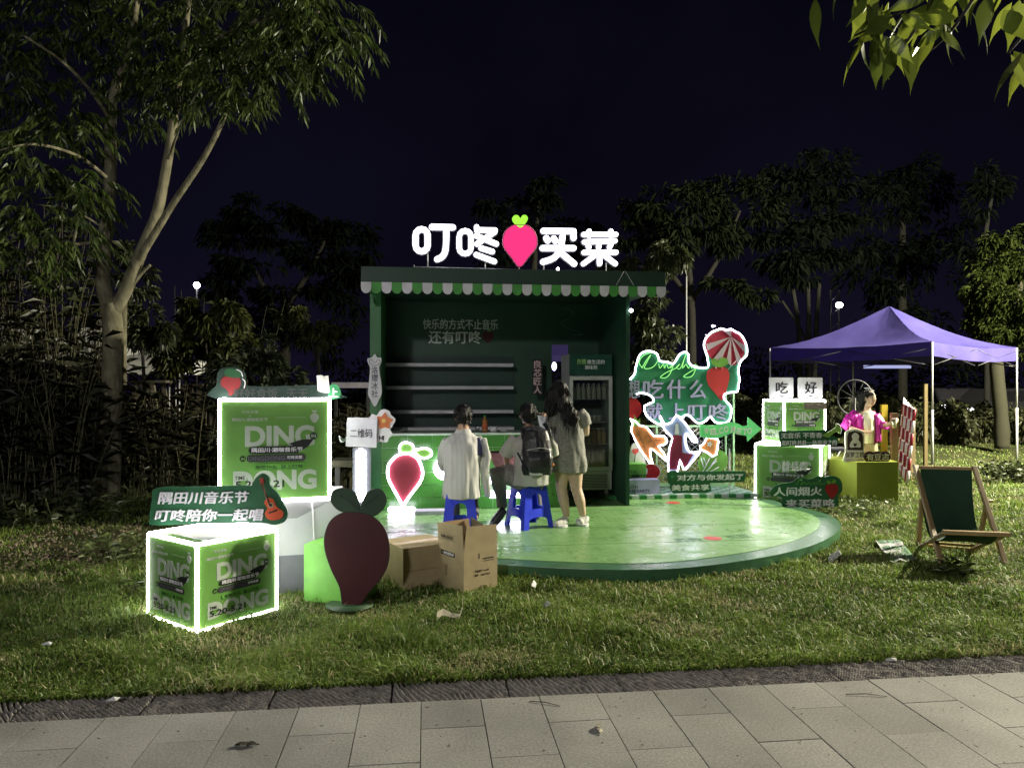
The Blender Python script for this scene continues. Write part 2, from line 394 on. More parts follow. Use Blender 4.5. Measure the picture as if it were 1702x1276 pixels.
# ------------------------------------------------------------ stage
ST = .12
cxs = sum(p[0] for p in STAGE)/len(STAGE); cys = sum(p[1] for p in STAGE)/len(STAGE)
def shrink(P, d):
    out = []; n = len(P)
    for i in range(n):
        a = Vector(P[i-1]); b = Vector(P[i]); c = Vector(P[(i+1) % n]); t = (c-a).normalized(); nr = Vector((-t.y, t.x))
        out.append(tuple(b + nr*d))
    return out
stage = thing('stage', 'low rounded green stage platform in front of the kiosk', 'stage', (0, 0, 0))
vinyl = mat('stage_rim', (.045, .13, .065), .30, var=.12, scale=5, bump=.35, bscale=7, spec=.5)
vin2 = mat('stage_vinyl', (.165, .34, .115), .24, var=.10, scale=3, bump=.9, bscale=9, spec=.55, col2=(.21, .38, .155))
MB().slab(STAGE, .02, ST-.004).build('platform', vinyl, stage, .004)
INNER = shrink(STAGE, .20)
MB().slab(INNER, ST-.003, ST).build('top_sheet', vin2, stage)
_n = vin2.node_tree.nodes; _l = vin2.node_tree.links; _p = _n['Principled BSDF']
_w = _n.new('ShaderNodeTexNoise'); _w.inputs['Scale'].default_value = 2.2; _w.inputs['Detail'].default_value = 10; _w.inputs['Roughness'].default_value = .7
_m = _n.new('ShaderNodeMapRange'); _m.inputs[1].default_value = .38; _m.inputs[2].default_value = .66; _m.inputs[3].default_value = .16; _m.inputs[4].default_value = .50
_t = _n.new('ShaderNodeTexCoord'); _l.new(_t.outputs['Object'], _w.inputs[0]); _l.new(_w.outputs[0], _m.inputs[0]); _l.new(_m.outputs[0], _p.inputs['Roughness'])
for q0, q1 in (((-1.5, 7.35), (3.3, 7.95)), ((-1.1, 6.62), (2.7, 7.08)), ((-1.6, 8.35), (3.4, 8.98))):
    MB().beam((q0[0], q0[1], ST+.0006), (q1[0], q1[1], ST+.0006), .006, .0012).build('seam', mat('seam', (.09, .18, .07), .5), stage)
def floor_print(s, px0, px1, y0, z, col, rot, wid, hgt, P):
    me = text_mesh(s, col, .03, 1, .01)
    o = link('lettering', me, stage, P, (R(-90), 0, rot), (wid, .03, hgt)); return o
FP = mat('floor_print', (.05, .17, .07), .4)
for (x, y, sc, rt) in ((1.93, 7.02, 1.0, .28), (2.0, 9.15, 1.0, .12)):
    M = Matrix.Rotation(rt, 3, 'Z')
    for s_, dx in (('叮咚', -.36), ('买菜', .17)):
        p = Vector((x, y, ST)) + M @ Vector((dx, 0, 0)); floor_print(s_, 0, 0, 0, 0, FP, rt, .26, .17, p + Vector((0, 0, .0012)))
    MB().slab([tuple((Vector((x, y, 0)) + M @ Vector((.02 + q[0], .08 + q[1], 0)))[:2]) for q in ell(0, 0, .085, .085, 20)], ST, ST+.002).build('radish_print', mat('floor_radish', (.55, .05, .05), .4), stage)

# ------------------------------------------------------------ kiosk
O = Vector((-1.656, 8.63, ST))
kiosk = thing('kiosk', 'dark green market kiosk with scalloped green and white awning', 'kiosk', O, YAW)
BW, BD, BH = 3.11, 1.45, 2.70
MB().box(0, .125, 0, BD, 0, BH-.02).build('left_wall', mat('post_green', (.025, .13, .04), .45), kiosk, .002)
MB().box(BW-.045, BW, 0, BD, 0, BH-.02).build('right_wall', DGREEN, kiosk, .002)
# back wall with a doorway beside the fridge
MB().box(.125, 2.40, BD-.04, BD, 0, BH-.02).box(2.40, 2.64, BD-.04, BD, 2.03, BH-.02).box(2.64, BW-.045, BD-.04, BD, 0, BH-.02).build('back_wall', DGREEN, kiosk)
MB().box(.126, 1.86, BD-.06, BD-.041, .3, 1.86).build('wall_panel', mat('panel_dark', (.012, .04, .034), .5), kiosk)
MB().box(.13, 1.84, BD-.30, BD-.062, .86, .90).build('work_top', WHITE, kiosk, .003)
for z in (1.735, 1.43, 1.108):
    MB().box(.127, 1.83, BD-.30, BD-.062, z-.022, z+.022).build('shelf', mat('shelf_grey', (.50, .50, .56), .5), kiosk, .003)
# roof box and awning
YF = -.42
MB().box(-.07, 3.42, YF, BD+.05, 2.60, 2.785).build('roof', FASCIA, kiosk, .003)
n = 31; fw = 3.49/n
for i in range(n):
    x0 = -.07 + i*fw; pts = [(x0+.001, 2.61), (x0+.001, 2.545)] + [(x0 + fw/2 - (fw/2-.001)*math.cos(R(a)), 2.545 - (fw/2+.004)*math.sin(R(a))) for a in range(15, 166, 15)] + [(x0+fw-.001, 2.545), (x0+fw-.001, 2.61)]
    mb = MB().prism(pts[::-1], YF-.016 + (i % 2)*.004, YF-.008 + (i % 2)*.004)
    mb.build('awning_flap', mat('flap_white', (.58, .56, .62), .6) if i % 2 == 0 else mat('flap_green', (.06, .27, .05), .6), kiosk)
# counter with tile front
counter = MB().box(.125, 2.30, .03, .45, 0, .875).build('counter', mat('grout', (.42, .62, .36), .7), kiosk)
MB().box(.0, 2.32, .0, .48, .8752, .900).build('counter_top', mat('counter_white', (.5, .6, .5), .4), kiosk, .003)
TILE = mat('glazed_tile', (.050, .19, .030), .22, var=.12, scale=2, spec=.5)
tw, thh, gp = .288, .1455, .0055
full = MB().box(gp/2, tw-gp/2, .018, .0295, gp/2, thh-gp/2).mesh('tile', TILE, .002)
tm = {}
for r in range(6):
    x = .002 - (tw/2 if r % 2 else 0)
    while x < 2.30:
        a = max(x, .002); b = min(x+tw, 2.298)
        if b - a > .03:
            k = (round(a-x, 3), round(b-x, 3))
            if k not in tm: tm[k] = MB().box(a-x+gp/2, b-x-gp/2, .018, .0295, gp/2, thh-gp/2).mesh('tile', TILE, .002)
            link('tile', tm[k], counter, (x, 0, r*thh))
        x += tw
MB().box(.0, .124, .0182, .028, 0, .875).build('corner_board', TILE, kiosk)
# roof sign
Pn = O + uX*1.6 + uY*(YF+.10); Pn.z = ST + 2.787
sg = thing('roof_sign', 'lit white kiosk name sign with pink radish logo on the roof', 'sign', Pn, YAW)
sh = Sheet(sg, Pn, YAW, (640, 280, 3.7))
def strokes(name, segs, wd, mt, y0, back=None):
    mb = MB(); mk = MB()
    for i, seg in enumerate(segs):
        pts = [sh.m(p) for p in seg]; wq = wd / 3.7 * 8.35 / F / 2
        def ribbon(w_):
            L = []; Rr = []; n_ = len(pts)
            for j, p in enumerate(pts):
                a = Vector(pts[max(j-1, 0)]); b = Vector(pts[min(j+1, n_-1)]); t = (b-a).normalized(); nn = Vector((-t.y, t.x))
                L.append(Vector(p) + nn*w_); Rr.append(Vector(p) - nn*w_)
            t0 = (Vector(pts[1])-Vector(pts[0])).normalized(); t1 = (Vector(pts[-1])-Vector(pts[-2])).normalized()
            c1 = [Vector(pts[-1]) + (Vector((-t1.y, t1.x))*math.cos(R(a)) + t1*math.sin(R(a)))*w_ for a in (30, 60, 90, 120, 150)]
            c0 = [Vector(pts[0]) + (-Vector((-t0.y, t0.x))*math.cos(R(a)) - t0*math.sin(R(a)))*w_ for a in (30, 60, 90, 120, 150)]
            o = L + c1 + Rr[::-1] + c0; return [tuple(q) for q in o][::-1]
        mb.prism(ribbon(wq), y0 - .03 - i*.0006, y0 - .004)
        mk.prism(ribbon(wq + .012), y0 - .003, y0 + .035 + i*.0006)
    o = mb.build(name, mt, sg); mk.build('letter_case', mat('letter_case', (.1, .1, .12), .5), o); return o
def ringpath(x0, x1, y0, y1):
    r = (x1-x0)/2; c = (x0+x1)/2; o = []
    for a in range(180, 361, 30): o.append((c + r*math.cos(R(a)), y0 + r + r*math.sin(R(a))))
    for a in range(0, 181, 30): o.append((c + r*math.cos(R(a)), y1 - r + r*math.sin(R(a))))
    o.append(o[0]); return o
strokes('letter', [ringpath(188, 262, 375, 512), [(288, 362), (418, 364)], smooth([(376, 372), (376, 440), (370, 510), (350, 545), (320, 560)], 3, False)], 32, SIGN, 0)
strokes('letter', [ringpath(456, 528, 385, 526), [(566, 380), (676, 382)], [(562, 362), (566, 386)], [(674, 392), (565, 466)], [(562, 416), (684, 466)], [(590, 492), (660, 513)], [(560, 532), (672, 574)]], 28, SIGN, 0)
strokes('letter', [[(972, 386), (1158, 388)], [(1158, 392), (1158, 430)], [(990, 430), (1000, 446)], [(1036, 432), (1046, 448)], [(967, 492), (1158, 492)], smooth([(1090, 420), (1078, 490), (1040, 550), (970, 576)], 3, False), [(1092, 530), (1162, 588)]], 32, SIGN, 0)
strokes('letter', [[(1220, 408), (1418, 408)], [(1253, 388), (1253, 416)], [(1387, 388), (1387, 416)], [(1224, 454), (1412, 447)], [(1248, 478), (1252, 486)], [(1312, 476), (1312, 486)], [(1386, 472), (1378, 486)], [(1222, 518), (1418, 518)], [(1317, 524), (1317, 588)], [(1286, 538), (1218, 588)], [(1350, 538), (1414, 588)]], 27, SIGN, 0)
RP = smooth([(825, 352), (875, 358), (915, 395), (930, 440), (925, 490), (880, 550), (825, 610), (770, 550), (728, 490), (722, 440), (738, 390), (780, 357)], 5)
sh.poly('radish_logo', RP, emis('sign_pink', (.82, .035, .19), .95), -.02, .03)
sh.line('radish_rim', RP, mat('pink_rim', (.7, .2, .35), .4), .006, -.05, True)
HT = smooth([(828, 370), (790, 338), (780, 312), (795, 294), (815, 296), (828, 312), (842, 295), (862, 294), (874, 312), (862, 340)], 4)
sh.poly('leaf_logo', HT, emis('sign_lime', (.35, .95, .06), 1.0), -.022, .03)
sh.line('rail', [(172, 606), (1432, 640)], METAL, .008, .0)
for x, y0 in ((262, 500), (617, 570), (978, 570), (1365, 560), (178, 590), (826, 600)):
    sh.line('stand_post', [(x, y0), (x, 606 + (x-172)*34/1260)], METAL, .007, .045)
MB().ball((.56, -.03, .02), .018).build('spot_bulb', WHITE_LED, sg)
# wall lettering
Pw = O + uX*1.0 + uY*(BD-.041); sw = Sheet(kiosk, O + uY*(BD-.041), YAW)
def wtext(s, x0, y0, x1, y1, mt, bold=.03):
    a = sw.m((x0, y1)); b = sw.m((x1, y0)); return text(s, mt, a[0], a[1], b[0], b[1], BD-.042, kiosk, bold=bold)
WL = mat('wall_lettering', (.50, .56, .52), .5)
wtext('快乐的方式不止音乐', 703, 531, 828, 547, WL, .02)
wtext('还有叮咚', 712, 550, 800, 571, WL, .035)
q = sw.m((811, 560)); MB().prism([(q[0]+a, q[1]+b) for a, b in smooth([(0, .075), (.055, .065), (.075, .02), (.05, -.04), (0, -.09), (-.05, -.04), (-.075, .02), (-.055, .065)], 3)][::-1], BD-.05, BD-.041).build('radish_print', DRED, kiosk)
MB().prism([(q[0]+a, q[1]+b) for a, b in ell(.02, .09, .03, .018, 10, .5)], BD-.05, BD-.041).build('leaf_print', LEAFL, kiosk)
# vertical vendor sign beside the doorway
t, s_ = upright('hanging_sign', 'small black vertical shop sign with four pinkish characters on the back wall', 'sign', 893, 656, 10.0, YAW)
s_.poly('board', rrect(885, 597, 901, 656, 3), INK, 0, .015)
for i, ch in enumerate('良芯匠人'): s_.text(ch, 886.5, 599+i*14, 899.5, 612+i*14, mat('pinkish', (.62, .45, .48), .5), -.017, bold=.03)
# sign on left post
t, s_ = upright('post_sign', 'white ornate vertical sign fixed to the left front post of the kiosk', 'sign', 623, 674, 8.58, YAW)
s_.poly('board', smooth([(623, 588), (627, 594), (634, 595), (633, 604), (630, 612), (634, 640), (634, 655), (630, 664), (625, 674), (621, 674), (616, 664), (612, 655), (613, 640), (615, 612), (612, 604), (611, 596), (618, 594)], 3), WHITE, 0, .02)
for i, ch in enumerate('洛璎冰社'): s_.text(ch, 617.5, 609+i*13, 628.5, 621+i*13, mat('grey_ink', (.08, .08, .1)), -.022, bold=.02)
s_.line('scroll_trim', [(617, 597), (623, 603), (629, 597), (632, 602), (626, 607), (620, 607), (614, 602)], mat('grey_ink', (.08,)*3), .003, -.021, True, sm=3)
# cable draped on the right wall
MB().tube([(2.55 + .12*math.sin(t_*2.2) + .05*t_, BD-.046, 2.55 - .11*t_ + (.1 if t_ > 3.4 else 0)*(t_-3.4)) for t_ in np.linspace(0, 5, 26)], .005, 6).build('cable', mat('cable_green', (.09, .2, .13), .5), kiosk)
MB().tube([(2.92, YF-.002, 2.78), (2.83, YF-.004, 2.62)], .003, 5).tube([(2.94, YF-.002, 2.78), (3.04, YF-.004, 2.62)], .003, 5).build('stay_wire', METAL, kiosk)
bl = thing('clip_lamp', 'tiny white bulb glowing on the right edge of the kiosk', 'lamp', W(1049, 516, 9.0)); MB().ball((0, 0, 0), .022).build('bulb', emis('bulb', (1, 1, 1), 20), bl)

# counter neon sign pieces
yC = .0
def on_counter(px, base): 
    return O + uX*0.0
# neon radish standing on the stage against the counter
t, s_ = upright('neon_radish', 'pink radish shaped board outlined in white neon on the tiled counter', 'neon sign', 676, 850, 8.55, YAW, basez=ST, z=(560, 600, 4.72))
BODY = smooth([(420, 790), (480, 735), (560, 722), (630, 760), (665, 830), (672, 890), (650, 950), (590, 1030), (540, 1100), (520, 1138), (500, 1100), (450, 1010), (405, 920), (400, 840)], 4)
s_.poly('board', BODY, PINK, 0, .02)
LF1 = smooth([(560, 722), (505, 715), (490, 680), (510, 645), (555, 638), (595, 660), (600, 700)], 4); LF2 = smooth([(600, 700), (640, 690), (690, 680), (735, 700), (740, 735), (700, 758), (650, 752)], 4)
s_.poly('leaf', LF1, LEAFL, 0, .02); s_.poly('leaf', LF2, LEAFL, 0, .02)
s_.line('neon_tube', BODY, NEON, .014, -.028, True, seg=8); s_.line('neon_tube', LF1, NEON, .011, -.028, True, seg=8); s_.line('neon_tube', LF2, NEON, .011, -.028, True, seg=8)
s_.poly('foot', rrect(400, 1138, 616, 1178, 18), NEON, -.03, .03); 
MB().box(-.03, .03, -.06, .01, 0, .03).build('foot_block', WHITE, t)
# round lamp and neon bars
t, s_ = upright('round_neon', 'white glowing disc lamp on the counter front behind the striped shirt', 'neon sign', 741, 798, 8.6, YAW)
s_.poly('disc', ell(741, 778, 21, 19.5, 24), NEON, 0, .03)
t, s_ = upright('neon_bars', 'pair of white neon bars on the tiled counter between the two seated men', 'neon sign', 845, 829, 8.58, YAW)
for y0, y1 in ((793, 803), (815, 827)): s_.poly('bar', rrect(812, y0, 872, y1, 4), NEON, 0, .02)
t, s_ = upright('menu_board', 'pink menu board propped on the counter front between the seated men', 'menu', 860, 780, 8.4, YAW)
s_.poly('panel', [(812, 752), (884, 752), (884, 778), (825, 782)], mat('menu_pink', (.50, .22, .24), .5, var=.2, scale=30), 0, .02)
s_.poly('frame', [(811, 749), (885, 749), (885, 752.2), (811, 752.2)], INK, .002, .026)
t, s_ = upright('light_bar', 'lavender white light slab lying on the stage by the counter', 'lamp', 713, 861, 8.45, YAW, basez=ST)
MB().box(-.16, .30, -.08, .10, 0, .045).build('body', mat('slab_white', (.6, .55, .75), .4), t, .006)
# bottle, cup and tin on the counter
def bottle_mb(h, r): return MB().lathe([(r*.9, 0), (r, .01), (r, h*.55), (r*.9, h*.66), (r*.42, h*.8), (r*.4, h*.9)], seg=12), MB().lathe([(r*.5, h*.9), (r*.5, h)], seg=12)
p = O + uX*1.36 + uY*.2; t = thing('sauce_bottle', 'amber sauce bottle with green cap on the counter', 'bottle', (p.x, p.y, ST+.9))
a, b = bottle_mb(.20, .034); a.build('body', mat('amber', (.42, .17, .05), .25), t); b.build('cap', mat('cap_green', (.05, .3, .06), .4), t)
MB().lathe([(.0348, .04), (.0348, .1)], seg=12).build('paper_label', mat('lab_red', (.5, .12, .05), .5), t)
p = O + uX*1.47 + uY*.2; t = thing('paper_cup', 'white lidded paper bowl beside the sauce bottle', 'bowl', (p.x, p.y, ST+.9)); MB().lathe([(.045, 0), (.055, .05)], seg=16).build('bowl', WHITE, t); MB().lathe([(.058, .05), (.055, .062), (.02, .064)], seg=16).build('lid', WHITE, t)
p = O + uX*1.60 + uY*.2; t = thing('crumpled_tissue', 'crumpled tissue lying on the counter right of the paper bowl', 'tissue', (p.x, p.y, ST+.9)); MB().ball((0, 0, .012), .05, .03, .013, 9, 5).build('sheet', WHITE, t)
p = O + uX*1.27 + uY*.25; t = thing('glass_cup', 'small clear glass left of the sauce bottle', 'glass', (p.x, p.y, ST+.9)); MB().lathe([(.025, 0), (.032, .09)], seg=12).build('cup', glassmat('cup_glass', (.8, .85, .9), .3), t)
p = O + uX*.40 + uY*.2; t = thing('glass_cup', 'small glass at the left end of the counter', 'glass', (p.x, p.y, ST+.9)); MB().lathe([(.03, 0), (.034, .07)], seg=12).build('cup', glassmat('cup_glass', (.8, .85, .9), .3), t)

# fridge
pf = O + uX*2.47 + uY*.55
fr = thing('drinks_fridge', 'upright glass door drinks fridge standing inside the kiosk', 'fridge', pf, YAW)
FW_, FD, FZ = .56, .52, 1.86; FB = mat('fridge_grey', (.42, .43, .44), .35, var=.04)
MB().box(0, .03, 0, FD, .12, FZ).box(FW_-.03, FW_, 0, FD, .12, FZ).box(.03, FW_-.03, FD-.02, FD, .12, FZ).box(.03, FW_-.03, 0.001, FD-.021, .12, .36).box(.03, FW_-.03, .001, FD-.021, 1.58, FZ-.001).build('body', FB, fr, .003)
MB().box(.0, FW_, -.03, -.001, 1.59, FZ).build('header', mat('header_green', (.012, .06, .045), .35), fr, .004)
def ft(s, x0, z0, x1, z1, m_, y=-.032, bold=.02): return text(s, m_, x0, z0, x1, z1, y, fr, bold=bold)
ft('热情', .10, 1.73, .22, 1.80, mat('lime_ink', (.35, .6, .2)), bold=.0); ft('是生活的', .23, 1.735, .46, 1.79, LETTER); ft('调味剂', .2, 1.665, .36, 1.72, LETTER)
dr = MB().box(.0, .045, -.045, -.002, .37, 1.58).box(FW_-.045, FW_, -.045, -.002, .37, 1.58).box(.045, FW_-.045, -.045, -.002, 1.53, 1.58).box(.045, FW_-.045, -.045, -.002, .37, .42).build('door', FB, fr, .003)
MB().box(.045, FW_-.045, -.03, -.026, .42, 1.53).build('pane', glassmat('fridge_glass', (.75, .8, .78), .10), dr)
MB().box(.02, .035, -.07, -.046, .8, 1.15).build('handle', DMETAL, dr, .003)
MB().box(.031, FW_-.031, FD-.03, FD-.0205, .361, 1.579).build('back_liner', mat('liner', (.25, .27, .26), .5), fr)
for z in (.42, .70, .98, 1.28): MB().box(.032, FW_-.032, .02, FD-.05, z, z+.008).build('shelf', mat('wire_white', (.5, .5, .5), .4), fr)
for i in range(9): MB().box(.06, FW_-.06, -.004, -.0002, .15+i*.02, .158+i*.02).build('grille_slat', DMETAL, fr)
for x in (.06, FW_-.06):
    MB().tube([(x-.015, .05, .03), (x+.015, .05, .03)], .03, 12).build('caster', mat('caster', (.15,)*3), fr); MB().box(x-.02, x+.02, .03, .07, .06, .12).build('caster_fork', METAL, fr)
bcol = [mat('drink_a', (.55, .5, .42), .3), mat('drink_b', (.36, .42, .2), .3), mat('drink_c', (.5, .3, .15), .3)]
for zi, z in enumerate((.428, .708, 1.288)):
    a, b = bottle_mb(.20, .028); am = a.mesh('body', bcol[(zi+1) % 3]); bm_ = b.mesh('cap', WHITE)
    for i in range(7):
        for j in range(2):
            q = pf + uX*(.075 + i*.068) + uY*(.08 + j*.12); q.z = pf.z + z
            t = thing('drink_bottle', 'small bottle standing in the row on the %s shelf of the drinks fridge' % ('bottom', 'second lowest', 'top')[zi], 'bottle', q, 0, 'bottles on the %s shelf of the drinks fridge' % ('bottom', 'second lowest', 'top')[zi])
            link('body', am, t); link('cap', bm_, t)
for i in range(3):
    q = pf + uX*(.30 + i*.06) + uY*.1; q.z = pf.z + .988
    t = thing('food_jar', 'squat jar on the half empty middle fridge shelf', 'jar', q, 0, 'jars on the middle fridge shelf'); MB().lathe([(.03, 0), (.03, .07)], seg=10).build('body', bcol[0], t); MB().lathe([(.031, .07), (.031, .085)], seg=10).build('lid', WHITE, t)

# ------------------------------------------------------------ poster light boxes
def poster_parts():
    P = []
    def add(name, me): P.append((name, me))
    def tx(s, u0, v0, u1, v1, m_, bold=.03, y=-.0055): P.append(('lettering', text_mesh(s, m_, bold, 1, .01), (u0, y, v0), (u1-u0, .12, v1-v0)))
    def py(name, pts, m_, y0=-.0025, th_=.003): P.append((name, MB().prism(pts, y0-th_, y0).mesh(name, m_), None, None))
    tx('叮咚买菜', .20, .865, .345, .895, LETTER2); tx('×', .26, .835, .28, .85, LETTER2)
    tx('隅田川·潮咖音乐节', .11, .79, .43, .825, LETTER2)
    py('rule_line', [(.5, .822), (.78, .822), (.78, .825), (.5, .825)], LETTER2)
    py('radish_icon', smooth([(.86, .765), (.895, .80), (.9, .835), (.88, .86), (.86, .865), (.84, .86), (.82, .835), (.825, .80)], 3), LETTER2)
    py('leaf_icon', smooth([(.86, .868), (.885, .885), (.875, .897), (.86, .888), (.845, .897), (.835, .885)], 2), LETTER2)
    tx('DING', .225, .535, .86, .745, LETTER2, .045); tx('DONG', .12, .10, .88, .30, LETTER2, .045, y=-.0045)
    py('ribbon', [(.29, .466), (.70, .466), (.80, .53), (.875, .635), (.845, .62), (.82, .60), (.74, .60), (.62, .56), (.66, .545), (.62, .537), (.29, .537), (.265, .525), (.255, .50), (.265, .475)], INK, -.009)
    tx('隅田川·潮咖音乐节', .285, .48, .75, .527, LETTER, .02, y=-.0135)
    py('ribbon', rrect(.24, .385, .775, .455, .03), mat('ink_dark', (.03, .03, .035)), -.0065); tx('DINGDONG', .255, .40, .585, .44, mat('ink_grey', (.10, .10, .12)), .0, y=-.0105)
    tx('叮咚买菜', .61, .408, .745, .44, LETTER, .02, y=-.0105)
    py('badge', ell(.205, .42, .028, .03), INK, -.0045); tx('IN', .19, .405, .222, .433, LEAFL, .03, y=-.0085)
    py('badge', ell(.85, .635, .035, .038), LEAFG, -.0125); tx('IN', .83, .62, .872, .65, LETTER2, .02, y=-.0165)
    py('pill', rrect(.285, .30, .79, .365, .03), mat('pill', (.10, .30, .04)), -.0085); tx('想吃什么  就上叮咚', .315, .31, .755, .352, INK, .01, y=-.0125)
    py('date_tag', [(.12, .205), (.24, .205), (.24, .26), (.12, .26)], LETTER2, -.007); tx('TIME', .135, .215, .225, .25, INK, .02, y=-.011)
    tx('5.20-5.21', .14, .13, .58, .20, INK, .02, y=-.0095)
    return P
POSTER = poster_parts()
def light_box(name, label, loc, rz, w_, h_, faces=('front', 'right'), dim=None, strip=.013, group=None, bottom=True):
    """a cube with its near left bottom corner region centred on loc"""
    t = thing(name, label, 'light box', loc, rz, group); a = w_/2
    MB().box(-a+.002, a-.002, -a+.002, a-.002, .002, h_-.002).build('body', GREEN, t)
    for fc in faces:
        rot = {'front': 0, 'left': -90, 'right': 90, 'back': 180}[fc]
        M = Matrix.Rotation(R(rot), 3, 'Z')
        o = M @ Vector((-a, -a-.001, 0))
        pn = MB().box(.01, w_-.01, -.004, 0, .01, h_-.01).build('face_panel', GREEN, t, 0, o, (0, 0, R(rot)))
        for pp in POSTER:
            l0 = pp[2] or (0, 0, 0); sc = pp[3] or (1, 1, 1)
            link(pp[0], pp[1], pn, (l0[0]*w_, l0[1]*w_ - .002, l0[2]*h_), None, (sc[0]*w_, sc[1]*w_, sc[2]*h_))
    r = strip; ed_ = []
    for x in (-a, a):
        for y in (-a, a): ed_.append(((x, y, 0), (x, y, h_)))
    for z in ((0.0, h_) if bottom else (h_,)):
        for s1 in (-a, a): ed_.append(((-a, s1, z), (a, s1, z))); ed_.append(((s1, -a, z), (s1, a, z)))
    for p_, q_ in ed_:
        MB().tube([p_, q_], r, 8).build('led_strip', WHITE_LED, t)
    return t
# small cube on the grass (corner toward the viewer)
ang = math.atan2(.48, .352)      # direction of its right face
c0 = Vector((-2.018, 4.74, 0)); e1 = Vector((math.cos(ang), math.sin(ang), 0)); e2 = Vector((-math.sin(ang), math.cos(ang), 0))
cc = c0 + e1*.3 + e2*.3; cc.z = .014
sbox = light_box('light_box', 'knee high green festival light box standing alone on the left grass', cc, ang, .6, .556, ('front', 'left'), group='festival poster light boxes')
MB().box(-.2, .24, -.24, .2, .5565, .5585).build('top_panel', mat('pale_top', (.78, .80, .78), .6), sbox)
# large cube on a white plinth
bx = W(460, 638, 5.95); byaw = R(15.5)
bcen = Vector((bx.x, 5.95 + .02, 0))
def corner(c, w_, yaw, sx, sy): return c + Vector((math.cos(yaw)*sx - math.sin(yaw)*sy, math.sin(yaw)*sx + math.cos(yaw)*sy, 0))*w_/2
pl = thing('plinth', 'tall white and grey plinth under the big left light box', 'plinth', (bcen.x + .10, bcen.y + .04, 0), byaw)
MB().box(-.35, .42, -.40, .36, .0, .71).build('body', mat('plinth_white', (.50, .50, .53), .5, var=.12, scale=2), pl, .003)
MB().box(-.349, .421, -.406, -.4005, .0, .30).build('skirt_panel', mat('plinth_grey', (.16, .16, .19), .6), pl)
MB().prism([(-.34, .705), (-.34, .58), (.05, .58), (.30, .705)][::-1], -.405, -.4005).build('print_panel', mat('plinth_print', (.25, .25, .26), .6), pl)
MB().tube([(.16, -.42, .70), (.17, -.43, .4), (.25, -.46, .2), (.30, -.5, .05), (.36, -.5, .02), (.42, -.48, .12), (.46, -.46, .3)], .005, 6).build('cord', WHITE, pl)
big = light_box('light_box', 'large green festival light box raised on the white plinth', (bcen.x, bcen.y, .725), byaw, .79, .755, ('front',), group='festival poster light boxes')
# green low plinth
t = thing('plinth', 'short bright green plinth behind the big radish board', 'plinth', G(541, 1002)+Vector((0, .12, 0)), R(-14)); MB().box(-.15, .30, -.11, .2, 0, .42).build('body', LGREEN, t, .003)
# right-hand cubes
RB = Vector(((1322-851)/F*9.95, 9.95, 0))
lowb = light_box('light_box', 'lower of the two stacked light boxes right of the stage', RB + Vector((.04, .2, .0)), R(-30), .82, .79, ('front', 'right'), group='festival poster light boxes')
upb = light_box('light_box', 'upper of the two stacked light boxes right of the stage', RB + Vector((.05, .2, .81)), R(8), .58, .565, ('front', 'left'), group='festival poster light boxes')

def cutout(name, label, px, base, d, yaw, outline, mt, lines=(), cat='sign', th=.015, z=None, sm=0, lm=LETTER, basez=None, bold=.035, rim=None, shear=0.0):
    t, s_ = upright(name, label, cat, px, base, d, yaw, None, z, basez)
    if rim: s_.poly('rim', [( (x - px)*1.0 + px, y) for x, y in outline], rim, .004, .006, sm=sm)
    s_.poly('board', outline, mt, 0, th, sm=sm)
    for (tx_, x0, y0, x1, y1) in lines: s_.text(tx_, x0, y0, x1, y1, lm, -th, bold=bold, depth=.008, shear=shear)
    return t, s_
# sign over small cube
t, s_ = cutout('music_festival_sign', 'green cutout sign with a red guitar, standing over the small light box', 345, 872, 5.05, R(3),
    smooth([(262, 810), (330, 808), (400, 806), (420, 806), (424, 796), (436, 786), (448, 792), (450, 806), (462, 818), (470, 832), (479, 850), (474, 866), (455, 871), (440, 868), (400, 868), (320, 870), (256, 872), (250, 862), (254, 830)], 4), SGREEN,
    [('隅田川音乐节', 264, 815, 416, 837), ('叮咚陪你一起唱', 259, 844, 440, 866)], shear=.18)
s_.poly('guitar_body', smooth([(447, 826), (456, 829), (460, 838), (464, 843), (472, 850), (470, 859), (458, 863), (447, 861), (442, 852), (446, 843), (441, 834)], 4), mat('guitar_red', (.60, .10, .04), .4), -.0155, .012)
s_.line('guitar_neck', [(437, 802), (450, 838)], mat('guitar_neck', (.12, .05, .03)), .006, -.03)
s_.poly('guitar_head', [(433, 794), (439, 793), (441, 803), (435, 804)], mat('guitar_head', (.35, .05, .03)), -.0155, .012)
s_.poly('sound_hole', ell(452, 838, 4.5, 4.5, 12), mat('hole_ring', (.5, .4, .25)), -.028, .003); s_.poly('sound_hole', ell(452, 838, 2.6, 2.6, 10), INK, -.0315, .003)
s_.line('bridge', [(449, 851), (463, 846)], INK, .005, -.03)
# sign on top of the big cube
t, s_ = cutout('meal_slogan_sign', 'unlit dark green slogan sign standing on top of the big left light box', 470, 662, 5.98, byaw,
    smooth([(358, 662), (360, 640), (362, 620), (372, 611), (392, 610), (405, 616), (409, 628), (409, 640), (440, 642), (520, 640), (548, 640), (556, 637), (564, 644), (566, 655), (562, 662)], 3), mat('unlit_green', (.012, .035, .025), .6),
    [('好好食饭', 388, 645, 462, 662), ('天天', 476, 645, 512, 662)], lm=mat('unlit_grey', (.06, .065, .065)))
s_.poly('radish_print', smooth([(370, 628), (385, 622), (398, 628), (400, 640), (392, 650), (383, 658), (378, 648), (368, 640)], 4), mat('top_radish', (.22, .012, .015), .5), -.0155, .006)
s_.poly('leaf_print', smooth([(374, 624), (376, 614), (386, 612), (396, 616), (402, 624), (392, 628)], 3), mat('top_leaf', (.015, .09, .03), .5), -.022, .006)
